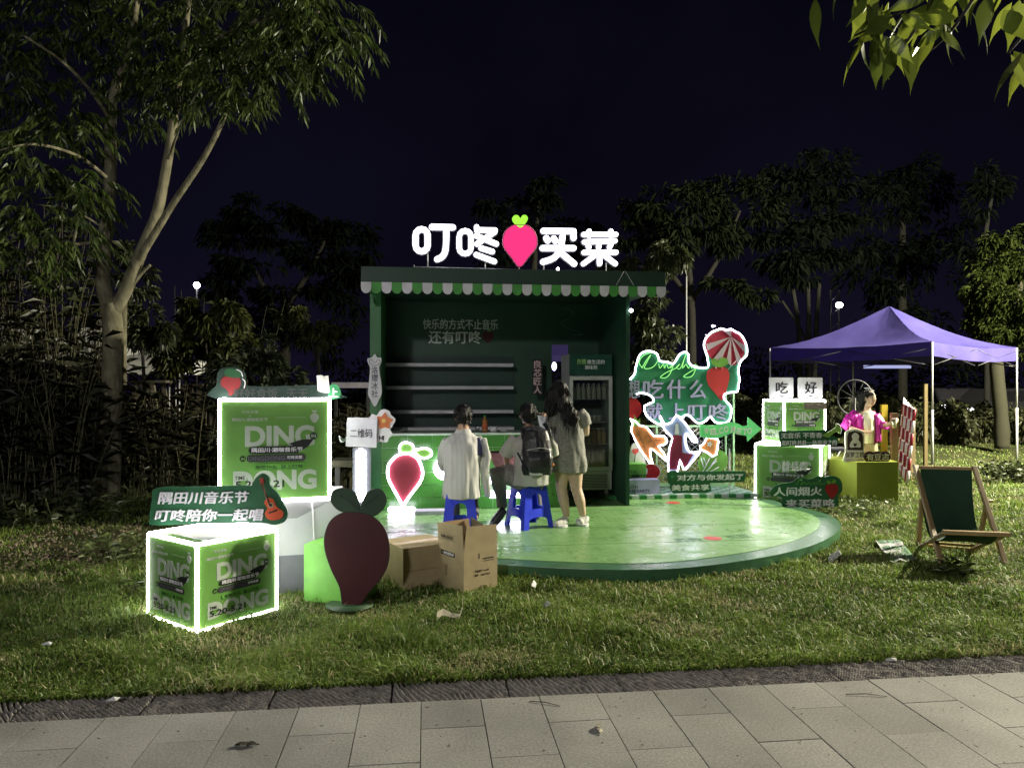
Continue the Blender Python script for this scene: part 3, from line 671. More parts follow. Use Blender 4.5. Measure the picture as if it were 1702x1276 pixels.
s_.line('leaf_edge', [(393, 614), (401, 618), (404, 626)], WHITE, .004, -.03, sm=3); s_.line('leaf_edge', [(403, 629), (408, 635), (406, 645)], WHITE, .004, -.03, sm=3)
s_.poly('end_cloud', smooth([(546, 662), (548, 642), (555, 638), (562, 641), (566, 650), (564, 661)], 3), mat('cloud_green', (.03, .22, .08), .5), -.0155, .006)
s_.text('上', 547, 644, 562, 661, LETTER, -.0225, bold=.04)
t, s_ = upright('paper_card', 'blank white torn paper card taped over the slogan sign end', 'paper', 537, 653, 5.80, byaw)
s_.poly('card', [(526, 624), (533, 623), (538, 625), (546, 624), (548, 650), (546, 653), (534, 652), (528, 649)], mat('paper_white', (.72, .70, .66), .7), 0, .004)
# arrow column + QR board
t, s_ = upright('arrow_column', 'glowing white chevron arrow column under the white direction board', 'neon sign', 600, 868, 6.15, R(3), basez=.02)
s_.poly('back_panel', [(586, 744), (616, 744), (616, 868), (586, 868)], mat('column_dark', (.05, .055, .07), .5), .02, .015)
for i in range(7):
    y = 744 + i*11.6; s_.poly('chevron', [(592.5, y+6), (600, y), (608, y+6), (607.6, y+15), (600, y+9.4), (592.2, y+15)], WHITE_LED, -.0, .015)
s_.poly('arrow_tip', [(593, 826), (600, 820), (607, 826), (600, 834)], WHITE_LED, 0, .015)
t, s_ = upright('code_board', 'square white board lettered in black on top of the arrow column', 'sign', 603, 744, 6.05, R(3))
s_.poly('backing', smooth([(563, 724), (570, 729), (577, 722), (578, 696), (612, 694), (618, 688), (626, 690), (632, 682), (640, 680), (647, 684), (650, 690), (657, 697), (652, 708), (648, 714), (653, 722), (646, 728), (643, 735), (630, 734), (618, 740), (580, 742), (576, 733), (566, 735)], 3), WHITE, .012, .008)
s_.poly('flower_print', smooth([(628, 700), (627, 692), (634, 692), (640, 685), (644, 692), (653, 698), (648, 703), (647, 712), (640, 710), (631, 712)], 3), mat('flower_orange', (.50, .14, .05), .5), .003, .006)
s_.poly('flower_centre', ell(638, 699, 3.5, 3.5, 12), mat('flower_yellow', (.6, .42, .12)), -.0035, .004)
s_.text('HI', 630, 724, 638, 731, INK, .002, bold=.05)
s_.poly('leaf_print', smooth([(565, 726), (571, 729), (575, 727), (574, 733), (568, 733)], 2), LEAFG, .003, .004)
s_.poly('board', [(578, 693.5), (628, 696), (626, 743.5), (575.5, 741.5)], mat('code_white', (.50, .48, .56), .5), -.01, .012)
s_.text('二维码', 582.5, 712, 619.5, 727, INK, -.0225, bold=.01)
# radish standee
t, s_ = upright('radish_board', 'big dark red radish shaped cutout board standing on the front grass', 'sign', 582, 1008, 5.32, R(-2), basez=.02)
RBODY = smooth([(590, 851), (618, 857), (638, 876), (646, 900), (646, 930), (636, 955), (612, 985), (596, 1008), (573, 1008), (566, 975), (552, 945), (542, 915), (541, 890), (550, 866), (568, 853)], 5)
s_.poly('board', RBODY, DRED, 0, .018); s_.line('rim', RBODY, INK, .006, -.012, True)
for L_ in (smooth([(597, 852), (580, 852), (562, 846), (551, 832), (553, 818), (566, 811), (582, 813), (594, 824)], 4), smooth([(599, 852), (603, 834), (612, 818), (628, 812), (640, 820), (642, 835), (632, 850), (620, 856)], 4)):
    s_.poly('leaf', L_, LEAFG, .003, .018); s_.line('leaf_rim', L_, INK, .004, -.008, True)
s_.line('leaf_vein', [(596, 846), (580, 832), (566, 822)], mat('vein', (.012, .03, .015)), .002, -.016, sm=2); s_.line('leaf_vein', [(600, 846), (616, 832), (630, 822)], MATS['vein'], .002, -.016, sm=2)
MB().lathe([(.17, 0), (.17, .012)], (0, 0, -.01), 28).build('base_plate', mat('base_green', (.03, .07, .03), .5), t)
MB().beam((0, .02, .0), (0, .02, .5), .03, .02).build('prop', WOOD, t)

# ------------------------------------------------------------ cardboard boxes
def crate(label, loc, rz, w_, d_, h_, open_, prints=True):
    t = thing('cardboard_box', label, 'box', loc, rz); a = .004
    MB().box(-w_/2, w_/2, -d_/2, -d_/2+a, 0, h_).build('side', CARD, t); MB().box(-w_/2, w_/2, d_/2-a, d_/2, 0, h_).build('side', CARDI if open_ else CARD, t)
    MB().box(-w_/2, -w_/2+a, -d_/2+a, d_/2-a, 0, h_).build('side', CARD, t); MB().box(w_/2-a, w_/2, -d_/2+a, d_/2-a, 0, h_).build('side', CARD, t)
    if open_:
        fl = .17
        MB().add([(-w_/2, -d_/2, h_), (w_/2, -d_/2, h_), (w_/2-.01, -d_/2-.005, h_+fl), (-w_/2+.02, -d_/2-.01, h_+fl+.01), (-w_/2, -d_/2+.004, h_), (w_/2, -d_/2+.004, h_), (w_/2-.01, -d_/2, h_+fl), (-w_/2+.02, -d_/2-.005, h_+fl+.01)], [(0,1,2,3), (7,6,5,4), (3,2,6,7), (0,3,7,4), (1,5,6,2)]).build('flap', CARD, t)
        MB().add([(-w_/2, -d_/2, h_), (-w_/2, d_/2, h_), (-w_/2-.02, d_/2-.02, h_+fl), (-w_/2-.01, -d_/2+.01, h_+fl+.02), (-w_/2+.004, -d_/2, h_), (-w_/2+.004, d_/2, h_), (-w_/2-.016, d_/2-.02, h_+fl), (-w_/2-.006, -d_/2+.01, h_+fl+.02)], [(3,2,1,0), (4,5,6,7), (7,6,2,3), (5,1,2,6), (0,4,7,3)]).build('flap', CARD, t)
        MB().add([(w_/2, -d_/2+.02, h_), (w_/2, d_/2, h_), (w_/2+.0, d_/2-.01, h_+fl), (w_/2-.06, -d_/2+.11, h_+fl-.01), (w_/2-.004, -d_/2+.02, h_), (w_/2-.004, d_/2, h_), (w_/2-.004, d_/2-.01, h_+fl), (w_/2-.064, -d_/2+.11, h_+fl-.01)], [(0,1,2,3), (7,6,5,4), (3,2,6,7)]).build('flap', mat('card_dark', (.12, .09, .06), .9), t)
        MB().add([(-w_/2, d_/2, h_), (w_/2, d_/2, h_), (w_/2-.01, d_/2+.01, h_+fl-.01), (-w_/2+.02, d_/2, h_+fl-.01)], [(0,1,2,3)]).build('flap', CARDI, t)
    else:
        MB().box(-w_/2-.001, w_/2+.001, -d_/2-.001, -.002, h_, h_+a).build('flap', CARD, t); MB().box(-w_/2-.001, w_/2+.001, .002, d_/2+.001, h_, h_+a).build('flap', CARD, t)
        MB().box(-w_/2, w_/2, -.03, .03, h_+a, h_+a+.001).build('tape', mat('tape', (.40, .28, .14), .3), t)
        MB().box(-w_/2, w_/2, -d_/2-.0015, -d_/2-.0005, h_*.45, h_*.45+.012).build('crease_tape', CARDI, t)
    return t
# near open box: corner toward viewer
bp = G(771, 992); na = R(37)
bc = Vector((bp.x, bp.y, 0)) + Vector((math.cos(na), math.sin(na), 0))*.155 + Vector((-math.sin(na), math.cos(na), 0))*.185
cb = crate('tall open cardboard box with raised flaps on the grass before the stage', (bc.x, bc.y, .0), na, .31, .37, .345, True)
PR = mat('carton_print', (.03, .022, .015), .8)
for (s__, x0, z0, x1, z1) in (('产品型号', .10, .17, .17, .185), ('A-100', .185, .17, .23, .184), ('数量', .10, .14, .13, .155), ('100 PCS', .16, .14, .24, .153)): text(s__, PR, x0-.155, z0, x1-.155, z1, -.187, cb, bold=.02, depth=.001)
MB().box(.02, .12, -.1865, -.1855, .26, .27).box(-.02, -.013, -.1865, -.1855, .27, .31).box(.02, .12, -.1865, -.1855, .245, .25).build('carton_drawing', PR, cb)
def left_print(s__, y0, z0, y1, z1, m_=PR, x=-.157):
    me = text_mesh(s__, m_, .02, 1, .01); link('lettering', me, cb, (x, y0, z0), (0, 0, R(-90)), (y0-y1, .05, z1-z0))
left_print('此面朝上轻拿轻放', .13, .405, -.05, .432, x=-.165)
MB().box(-.1568, -.1555, -.06, .14, .27, .305).build('print_block', PR, cb); left_print('一次性塑料杯', .13, .276, -.05, .299, LETTER, -.158)
MB().add([(-.1565, .09, .20), (-.1565, .04, .20), (-.1565, .052, .11), (-.1565, .078, .11)], [(0, 1, 2, 3)]).build('cup_drawing', mat('print_tan', (.22, .16, .09), .9), cb)
for (y0, z0) in ((.165, .395), (.165, .44)): MB().box(-.1655, -.165, -.08, y0-.02, z0, z0+.002).build('print_line', PR, cb)
bp = G(676, 984)
crate('closed cardboard box beside the radish board with tape on top', (bp.x + .04, bp.y + .28, .0), R(33), .42, .40, .33, False)

# ------------------------------------------------------------ stools
BLUE = mat('blue_plastic', (.035, .06, .75), .3, var=.06, spec=.5)
def make_stool(label):
    t = thing('plastic_stool', label, 'stool', (0, 0, 0), 0, 'blue plastic stools in front of the counter'); H = .475
    MB().slab(rrect(-.135, -.135, .135, .135, .03), H-.03, H).build('seat', BLUE, t, .004)
    tp, bt = .130, .185
    for k in range(4):
        M = Matrix.Rotation(R(90*k), 3, 'Z')
        def side(pts, th_=.006):
            vs = []
            for off in (0, th_):
                for x, z in pts:
                    q = tp + (bt-tp)*(1 - z/(H-.03)) - off; vs.append(M @ Vector((x, -q, z)))
            n_ = len(pts); return vs, [tuple(range(n_)), tuple(range(n_, 2*n_))[::-1]] + [(i, i+n_, (i+1) % n_+n_, (i+1) % n_) for i in range(n_)]
        def ew(z): return tp + (bt-tp)*(1 - z/(H-.03))
        zt = H-.03
        arch = [(-.062*math.cos(R(a)), .30 + .062*math.sin(R(a))) for a in range(0, 181, 18)]
        MB().add(*side([(-ew(.30)+.002, .30)] + arch + [(ew(.30)-.002, .30), (ew(zt)-.002, zt), (-ew(zt)+.002, zt)])).build('apron', BLUE, t)
        low = [(-.11*math.cos(R(a)), .085 + .035*math.sin(R(a))) for a in range(0, 181, 18)]
        MB().add(*side([(-ew(.085)+.06, .085)] + low[1:-1] + [(ew(.085)-.06, .085), (ew(.185)-.055, .185), (-ew(.185)+.055, .185)], .005)).build('crossbar', BLUE, t)
        MB().add(*side([(-.062, .185), (.062, .185), (.055, .20), (-.055, .20)], .016)).build('ledge', BLUE, t)
        mb = MB()
        mb.add(*side([(ew(0)-.060, 0), (ew(0), 0), (ew(.2985), .2985), (.062, .2985), (.066, .185), (ew(.085)-.062, .085)], .0065))
        M = Matrix.Rotation(R(90*(k+1)), 3, 'Z')
        mb.add(*side([(-ew(0), 0), (-ew(0)+.060, 0), (-ew(.085)+.062, .085), (-.066, .185), (-.062, .2985), (-ew(.2985), .2985)], .0065))
        mb.build('leg', BLUE, t)
    return t
st1 = make_stool('blue plastic stool under the man in the striped shirt'); st1.location = W(765, 638, 7.1); st1.location.z = ST; st1.rotation_euler = (0, 0, R(4))
st2 = copy_tree(st1); st2['label'] = 'blue plastic stool under the man with the black backpack'; st2.location = W(879, 638, 7.72); st2.location.z = ST; st2.rotation_euler = (0, 0, R(33))

# ------------------------------------------------------------ people
def fuse(mb, voxel=.012, it=4, disp=0.0, dscale=8.0, seed=0):
    me = bpy.data.meshes.new('f'); me.from_pydata(mb.v, [], mb.f)
    o = bpy.data.objects.new('f', me); C.objects.link(o)
    m = o.modifiers.new('r', 'REMESH'); m.mode = 'VOXEL'; m.voxel_size = voxel; m.use_smooth_shade = True
    s_ = o.modifiers.new('s', 'SMOOTH'); s_.iterations = it; s_.factor = .6
    dg = bpy.context.evaluated_depsgraph_get(); out = bpy.data.meshes.new_from_object(o.evaluated_get(dg))
    bpy.data.objects.remove(o); bpy.data.meshes.remove(me)
    if disp:
        n_ = len(out.vertices); co = np.empty(n_*3); out.vertices.foreach_get('co', co); co = co.reshape(-1, 3); no = np.empty(n_*3); out.vertices.foreach_get('normal', no); no = no.reshape(-1, 3)
        dd = np.array([noise.noise(Vector((c[0]*dscale*1.6+seed, c[1]*dscale*1.6, c[2]*dscale*.45))) + .5*noise.noise(Vector((c[0]*dscale*3+seed, c[1]*dscale*3+c[2]*4, c[2]*dscale))) for c in co])
        co += no * (dd*disp)[:, None]; out.vertices.foreach_set('co', co.ravel()); out.update()
    out.polygons.foreach_set('use_smooth', [True]*len(out.polygons)); return out
def part(name, me, mt, parent): me.materials.clear(); me.materials.append(mt); me.name = name; return link(name, me, parent)
SKIN = mat('skin', (.46, .27, .18), .5, var=.06, spec=.35); HAIR = mat('hair_black', (.006, .0055, .006), .5, spec=.25, var=.2, scale=60, stretch=(3, 3, .3), bump=.3, bscale=120)
def hand(mb, P, d, up, s=1.0, curl=.5):
    """palm, four unequal fingers and a thumb"""
    P = Vector(P); d = Vector(d).normalized(); up = Vector(up).normalized(); sd = d.cross(up).normalized(); up = sd.cross(d)
    mb.loft([(P, .024*s, .018*s), (P + d*.03*s, .036*s, .015*s), (P + d*.075*s, .038*s, .013*s)], 8) if False else None
    mb.tube([P - d*.02*s, P + d*.02*s, P + d*.05*s, P + d*.08*s], [.022*s, .03*s, .034*s, .030*s], 8)
    for i, (o, L) in enumerate(((-.027, .062), (-.009, .072), (.009, .068), (.027, .052))):
        b = P + d*.078*s + sd*o*s; m_ = b + d*L*.5*s - up*curl*.012*s; e = m_ + (d*(1-curl*.5) - up*curl)*L*.5*s
        mb.tube([b - d*.02*s, b, m_, e], [.0095*s, .0095*s, .0085*s, .007*s], 6)
    b = P + d*.025*s - sd*.03*s; mb.tube([P, b, b + (d*.7 - sd*.6)*.03*s, b + (d*.9 - sd*.2 - up*.4)*.055*s], [.014*s, .012*s, .010*s, .008*s], 6)
def person(label, d0, cx, base):
    P0 = W(cx, 638, d0); P0.z = base
    t = thing('person', label, 'person', P0)
    def L(px, py, dd=0.0): return W(px, py, d0 + dd) - P0
    return t, L
def head(mb, c, k=1.0, face=(0, 1, 0), ears=True):
    c = Vector(c); f = Vector(face).normalized(); s_ = Vector((f.y, -f.x, 0)).normalized()
    Mx = Matrix((s_, f, Vector((0, 0, 1)))).transposed()
    rg = []
    for i in range(11):
        t_ = math.pi*i/10; q = max(math.sin(t_), .03); z = -math.cos(t_)*.115*k
        fo = .012*k if z < -.02 else 0; rx = .075*k*q*(1 if z > -.03 else .86); ry = .095*k*q*(1 if z > -.03 else .88)
        rg.append((c + Vector((0, 0, z)) + f*fo, rx, ry, Mx))
    mb.loft(rg, 14)
    mb.ball(c + f*.090*k + Vector((0, 0, -.018*k)), .010*k, .013*k, .018*k, 6, 5)     # nose
    if ears:
        for sg_ in (-1, 1): mb.ball(c + s_*sg_*.078*k + Vector((0, 0, -.005)), .012*k, .02*k, .03*k, 8, 5)
def leaf_mesh(name, P, D, L, Wd, mt, droop=.3, rnd=None, seed=1, parent=None, loc=(0, 0, 0), kind='stuff'):
    """N leaves as folded diamonds (base, left, tip, right); P base points, D directions"""
    n_ = len(P); r = np.random.default_rng(seed)
    D = D / (np.linalg.norm(D, axis=1, keepdims=True) + 1e-9); U = r.normal(size=(n_, 3)); Sd = np.cross(D, U); Sd /= (np.linalg.norm(Sd, axis=1, keepdims=True) + 1e-9)
    N = np.cross(Sd, D); L = np.asarray(L).reshape(-1, 1) * np.ones((n_, 1)); Wd = np.asarray(Wd).reshape(-1, 1) * np.ones((n_, 1))
    mid = P + D*L*.45; tip = P + D*L + np.array([0, 0, -1.])*L*droop
    V = np.stack([P, mid - Sd*Wd/2 + N*Wd*.12, tip, mid + Sd*Wd/2 + N*Wd*.12], 1).reshape(-1, 3) - np.array(loc)
    me = bpy.data.meshes.new(name); me.vertices.add(n_*4); me.vertices.foreach_set('co', V.ravel())
    idx = (np.arange(n_)[:, None]*4 + np.array([0, 1, 2, 0, 2, 3])).ravel(); me.loops.add(n_*6); me.loops.foreach_set('vertex_index', idx)
    me.polygons.add(n_*2); me.polygons.foreach_set('loop_start', np.arange(n_*2)*3)
    at = me.attributes.new('rnd', 'FLOAT', 'POINT'); rv = np.repeat(r.random(n_) if rnd is None else rnd, 4); at.data.foreach_set('value', rv)
    me.materials.append(mt); me.update(calc_edges=True); o = link(name, me, parent)
    if kind: o['kind'] = kind
    return o
def hair_cap(mb, c, k=1.0, face=(0, 1, 0), up=.022, back=.028, low=0):
    c = Vector(c); f = Vector(face); f.z = 0; f.normalize(); s_ = Vector((f.y, -f.x, 0)); Mx = Matrix((s_, f, Vector((0, 0, 1)))).transposed(); rg = []
    c = c - f*back*k + Vector((0, 0, up*k))
    for i in range(11):
        t_ = math.pi*i/10; q = max(math.sin(t_), .03); rg.append((c + Vector((0, 0, -math.cos(t_)*.108*k)), .088*k*q, .097*k*q, Mx))
    mb.loft(rg, 14)
def strands(me, parent, L_, n_, seed, down=1.0, wd=.004):
    g = np.random.default_rng(seed); k = len(me.vertices); co = np.empty(k*3); me.vertices.foreach_get('co', co); co = co.reshape(-1, 3); no = np.empty(k*3); me.vertices.foreach_get('normal', no); no = no.reshape(-1, 3)
    ix = g.integers(0, k, n_); P = co[ix] - no[ix]*.004; D = no[ix]*g.uniform(.15, .5, (n_, 1)) + np.array([0, 0, -down]) + g.normal(size=(n_, 3))*.22
    leaf_mesh('hair_strands', P, D, g.uniform(.5, 1.2, n_)*L_, wd, leafmat('hair_strand', (.002, .002, .002), (.010, .009, .009), .0, .35, .05), .25, seed=seed, parent=parent)
def stripe_mat(name, c1, c2, scale, axis=0):
    m = mat(name, c1, .8); n_ = m.node_tree.nodes; l = m.node_tree.links
    wv = n_.new('ShaderNodeTexWave'); wv.bands_direction = 'X' if axis == 0 else 'Y'; wv.inputs['Scale'].default_value = scale; wv.inputs['Distortion'].default_value = .4; wv.inputs['Detail'].default_value = 1
    tc = n_.new('ShaderNodeTexCoord'); l.new(tc.outputs['Object'], wv.inputs[0]); cr = n_.new('ShaderNodeValToRGB'); cr.color_ramp.elements[0].position = .62; cr.color_ramp.elements[1].position = .8
    cr.color_ramp.elements[0].color = (*c1, 1); cr.color_ramp.elements[1].color = (*c2, 1); l.new(wv.outputs[0], cr.inputs[0]); l.new(cr.outputs[0], n_['Principled BSDF'].inputs['Base Color']); return m

# man in the striped shirt
t, L = person('man in a striped white shirt sitting on a blue stool with his back to us', 7.1, 768, ST)
b = MB(); head(b, L(770, 694, .05), .95); b.tube([L(770, 722, .02), L(770, 705, .03)], [.06, .055], 12)
b.loft([(L(768, 812, .02), .15, .12), (L(768, 770, .0), .15, .11), (L(768, 735, 0), .17, .10), (L(769, 722, .01), .08, .07)], 14)
for sx, hx in ((-1, 758), (1, 790)):
    b.tube([L(768+sx*13, 812, .05), L(768+sx*16, 806, .38), L(768+sx*15, 830, .44), L(772+sx*16, 862, .40 if sx < 0 else .1)], [.085, .07, .055, .04], 10)
    sh_ = L(768+sx*29, 735, .02); el = L(768+sx*36, 770, .16); ha = L(768+sx*12, 772, .40)
    b.tube([sh_, el, ha], [.045, .038, .028], 8); hand(b, ha, (-sx*.4, 1, 0), (0, 0, 1), .95)
part('body', fuse(b, .010, 3), SKIN, t)
b = MB(); b.loft([(L(767, 826, -.01), .195, .17), (L(767, 812, -.02), .19, .165), (L(768, 785, -.03), .178, .15), (L(768, 755, -.03), .187, .14), (L(768, 738, -.02), .195, .125), (L(769, 726, 0), .15, .10), (L(770, 718, .01), .082, .075), (L(770, 712, .02), .070, .068)], 24)
for sx in (-1, 1): b.tube([L(769+sx*22, 733, .0), L(769+sx*29, 745, .04), L(769+sx*31, 765, .11), L(769+sx*29, 776, .22)], [.072, .070, .066, .06], 12)
shirtm = stripe_mat('striped_shirt', (.66, .64, .64), (.20, .20, .22), 26)
part('shirt', fuse(b, .010, 2, .017, 7), shirtm, t)
b = MB(); b.loft([(L(803, 728, -.02), .035, .03), (L(808, 760, -.04), .05, .03), (L(806, 790, -.04), .045, .03), (L(810, 826, -.02), .03, .02)], 12); part('hanging_shirt_tail', fuse(b, .009, 2, .01, 12), shirtm, t)
b = MB(); hair_cap(b, L(770, 694, .05), .95, up=.03); _hm = fuse(b, .008, 2, .014, 22); part('hair', _hm, HAIR, t); strands(_hm, t, 0.035, 700, 61, 0.5)
b = MB()
for sx in (-1, 1): b.tube([L(768+sx*10, 812, .0), L(768+sx*15, 806, .36), L(768+sx*15, 830, .44), L(772+sx*16, 856, .40 if sx < 0 else .12)], [.10, .085, .07, .055], 10)
part('trousers', fuse(b, .011, 3, .008, 9), mat('trousers_grey', (.16, .15, .15), .8), t)
for sx, px_, py_, dd in ((-1, 778, 862, .42), (1, 806, 876, .08)):
    b = MB(); q = L(px_, py_, dd); q.z = .045; b.loft([(q + Vector((0, -.10, -.04)), .035, .03), (q + Vector((0, -.05, -.01)), .042, .055)], 8)
    b.ball(q, .045, .12, .04, 12, 7); part('shoe', fuse(b, .009, 2), mat('shoe_dark', (.05, .05, .055), .5), t)
s1 = MB(); s1.loft([(L(795, 727, -.15), .012, .004), (L(798, 742, -.16), .024, .006), (L(798, 757, -.155), .024, .006)], 10); s1.build('bag_strap', mat('navy', (.03, .03, .09), .7), t)

# man with the backpack
t, L = person('man in a grey shirt with a black backpack sitting on a blue stool', 7.62, 880, ST)
b = MB(); head(b, L(877, 690, .02), 1.0, (-.3, .95, 0)); b.tube([L(882, 722, 0), L(880, 706, 0)], [.062, .058], 12)
b.loft([(L(884, 800, .02), .17, .13), (L(884, 765, -.02), .155, .115), (L(884, 735, -.02), .18, .11), (L(883, 722, 0), .08, .07)], 14)
b.tube([L(866, 797, .05), L(842, 788, .05), L(826, 783, .10), L(832, 815, .10), L(836, 846, .08)], [.10, .085, .07, .055, .04], 10)
b.tube([L(895, 797, .1), L(890, 790, .45), L(892, 850, .45)], [.09, .07, .045], 10)
b.tube([L(853, 726, 0), L(840, 752, .02), L(843, 772, .14), L(828, 780, .22)], [.045, .04, .034, .027], 8); hand(b, L(829, 780, .2), (-.9, .5, -.2), (0, 0, 1), .95, .8)
b.tube([L(912, 726, 0), L(920, 755, .05), L(905, 765, .3)], [.045, .04, .03], 8); hand(b, L(905, 765, .3), (-.5, .8, 0), (0, 0, 1), .95)
part('body', fuse(b, .010, 3), SKIN, t)
b = MB(); b.loft([(L(882, 805, .0), .20, .16), (L(883, 790, -.01), .195, .16), (L(884, 760, -.03), .18, .14), (L(883, 738, -.02), .195, .125), (L(883, 726, 0), .15, .10), (L(882, 718, .01), .075, .07), (L(881, 714, .01), .068, .066)], 24)
b.tube([L(860, 730, .0), L(848, 742, .0), L(840, 757, .02)], [.075, .07, .072], 12); b.tube([L(906, 730, .0), L(917, 742, .0), L(920, 757, .02)], [.075, .07, .07], 12)
part('shirt', fuse(b, .010, 2, .014, 7, 3), mat('tee_grey', (.42, .415, .39), .85), t)
b = MB(); hair_cap(b, L(877, 690, .02), 1.04, (-.3, .95, 0), up=.028); _hm = fuse(b, .008, 2, .012, 24); part('hair', _hm, HAIR, t); strands(_hm, t, 0.03, 700, 62, 0.4)
PT = mat('joggers_grey', (.20, .185, .18), .8)
b = MB(); b.tube([L(880, 798, .0), L(862, 795, .02), L(842, 788, .04), L(827, 784, .09), L(831, 812, .09), L(834, 842, .08)], [.125, .115, .098, .088, .072, .05], 12)
b.tube([L(890, 800, .02), L(892, 792, .40), L(892, 846, .42)], [.11, .09, .055], 12); part('trousers', fuse(b, .010, 2, .017, 9, 5), PT, t)
b = MB(); q = L(838, 846, .05); dr_ = Vector((-.5, -.25, -.62)).normalized(); b.tube([q, q + dr_*.06, q + dr_*.15, q + dr_*.23], [.042, .05, .048, .03], 10)
part('shoe', fuse(b, .008, 2), mat('shoe_black', (.035, .035, .04), .4), t); MB().tube([q + Vector((-.03, -.03, -.03)), q + dr_*.22 + Vector((-.03, -.035, .0))], .012, 6).build('shoe_stripe', WHITE, t)
b = MB(); q = L(892, 858, .50); q.z = .04; b.ball(q, .045, .13, .04, 10, 6); part('shoe', fuse(b, .009, 2), MATS['shoe_black'], t)
# backpack: a thing carried by him
bpk = thing('backpack', 'black backpack with a grey tag worn by the seated man', 'backpack', W(893, 790, 7.40))
def LB(px, py, dd=0.0): return W(px, py, 7.40 + dd) - W(893, 790, 7.40)
BK = mat('backpack_black', (.016, .016, .020), .38, var=.2, scale=20, bump=.3, bscale=40)
b = MB(); b.loft([(LB(893, 789, .06), .145, .05), (LB(893, 780, .04), .16, .085), (LB(893, 755, .02), .158, .10), (LB(891, 730, .03), .145, .09), (LB(889, 715, .05), .12, .07), (LB(888, 708, .07), .07, .035)], 20); part('main_bag', fuse(b, .010, 3, .006, 12), BK, bpk)
b = MB(); b.loft([(LB(897, 786, -.06), .11, .03), (LB(898, 776, -.08), .12, .045), (LB(898, 762, -.09), .12, .045), (LB(897, 750, -.07), .11, .03)], 16); part('front_pocket', fuse(b, .009, 2, .004, 14), BK, bpk)
b = MB(); b.tube([LB(872, 705, .10), LB(868, 715, .02), LB(870, 730, .0)], .022, 8, flat=.4); b.build('shoulder_strap', BK, bpk)
b = MB(); b.tube([LB(905, 703, .10), LB(912, 715, .06), LB(914, 730, .04)], .022, 8, flat=.4); b.build('shoulder_strap', BK, bpk)
b = MB(); b.tube([LB(860, 752, .02), LB(868, 768, -.02), LB(877, 782, -.03)], .010, 8); b.build('waist_strap', BK, bpk)
MB().tube([LB(883, 707, .03), LB(884, 701, .0), LB(893, 701, .0), LB(895, 707, .03)], .007, 6).build('handle', BK, bpk)
MB().tube([LB(876, 748, -.085), LB(898, 744, -.115), LB(918, 747, -.07)], .003, 5).build('zip', METAL, bpk)
o_ = LB(880, 790, -.08); MB().box(o_.x, o_.x+.13, o_.y, o_.y+.004, o_.z, o_.z+.03).build('name_tag', mat('tag_grey', (.45, .45, .43), .5), bpk)
for px_, py_, c_ in ((916, 760, 'flap_white'), (918, 772, 'carrot_orange')): q = LB(px_, py_, -.08); MB().ball(q, .018, .006, .018, 10, 6).build('badge', MATS[c_], bpk)

# standing woman
t, L = person('woman with long black hair in a grey checked dress standing by the counter', 7.78, 948, ST)
b = MB(); head(b, L(926, 651, .03), .95, (-.75, .6, -.3), False); b.tube([L(938, 685, 0), L(930, 668, .02)], [.05, .048], 12)
b.loft([(L(944, 780, 0), .14, .11), (L(943, 745, 0), .13, .10), (L(944, 710, 0), .125, .09), (L(943, 688, 0), .15, .08), (L(938, 680, 0), .06, .05)], 14)
for a_ in ([(934, 780), (933, 812), (937, 832), (942, 858)], [(956, 780), (958, 812), (964, 832), (969, 856)]):
    b.tube([L(a_[0][0], a_[0][1], 0), L(a_[1][0], a_[1][1], -.01), L(a_[2][0], a_[2][1], -.03), L(a_[3][0], a_[3][1], 0)], [.085, .058, .056, .034], 12)
b.tube([L(920, 690, .0), L(918, 708, -.03), L(926, 716, -.04), L(913, 698, .10), L(908, 692, .14)], [.045, .04, .036, .028, .022], 8); hand(b, L(909, 693, .13), (-.8, .3, .5), (0, 0, 1), .85, .7)
b.tube([L(966, 688, .0), L(974, 705, .02), L(975, 720, .06), L(962, 722, .22)], [.042, .038, .033, .026], 8); hand(b, L(962, 722, .2), (-.6, .8, 0), (0, 0, 1), .85)
part('body', fuse(b, .010, 3), mat('skin_light', (.52, .36, .26), .5, var=.05), t)
DRS = mat('dress_check', (.13, .125, .12), .85, col2=(.33, .32, .29), scale=75, bump=.3, bscale=160)
b = MB(); b.loft([(L(945, 784, -.01), .185, .15), (L(946, 772, -.01), .185, .15), (L(946, 745, 0), .165, .135), (L(945, 715, 0), .150, .115), (L(944, 695, 0), .155, .10), (L(942, 684, 0), .12, .085), (L(938, 677, .01), .06, .055)], 24, fold=.05, nf=6)
b.tube([L(925, 688, .0), L(918, 697, -.02), L(914, 710, -.03)], [.06, .085, .075], 12); b.tube([L(963, 684, .0), L(971, 695, .01), L(976, 707, .02)], [.055, .068, .058], 12)
part('dress', fuse(b, .010, 2, .016, 7, 8), DRS, t)
b = MB(); hair_cap(b, L(926, 651, .03), .98, (-.75, .6, 0)); b.loft([(L(921, 712, -.06), .012, .01), (L(918, 690, -.05), .04, .03), (L(918, 665, -.02), .075, .06), (L(923, 648, .0), .088, .08)], 14)
b.loft([(L(953, 710, -.12), .02, .012), (L(950, 700, -.12), .06, .025), (L(945, 686, -.10), .085, .035), (L(938, 674, -.06), .095, .055), (L(931, 660, -.02), .09, .08), (L(927, 650, .0), .08, .08)], 14); _hm = fuse(b, .008, 1, .013, 16); part('hair', _hm, HAIR, t); strands(_hm, t, 0.11, 1500, 63, 1.4)
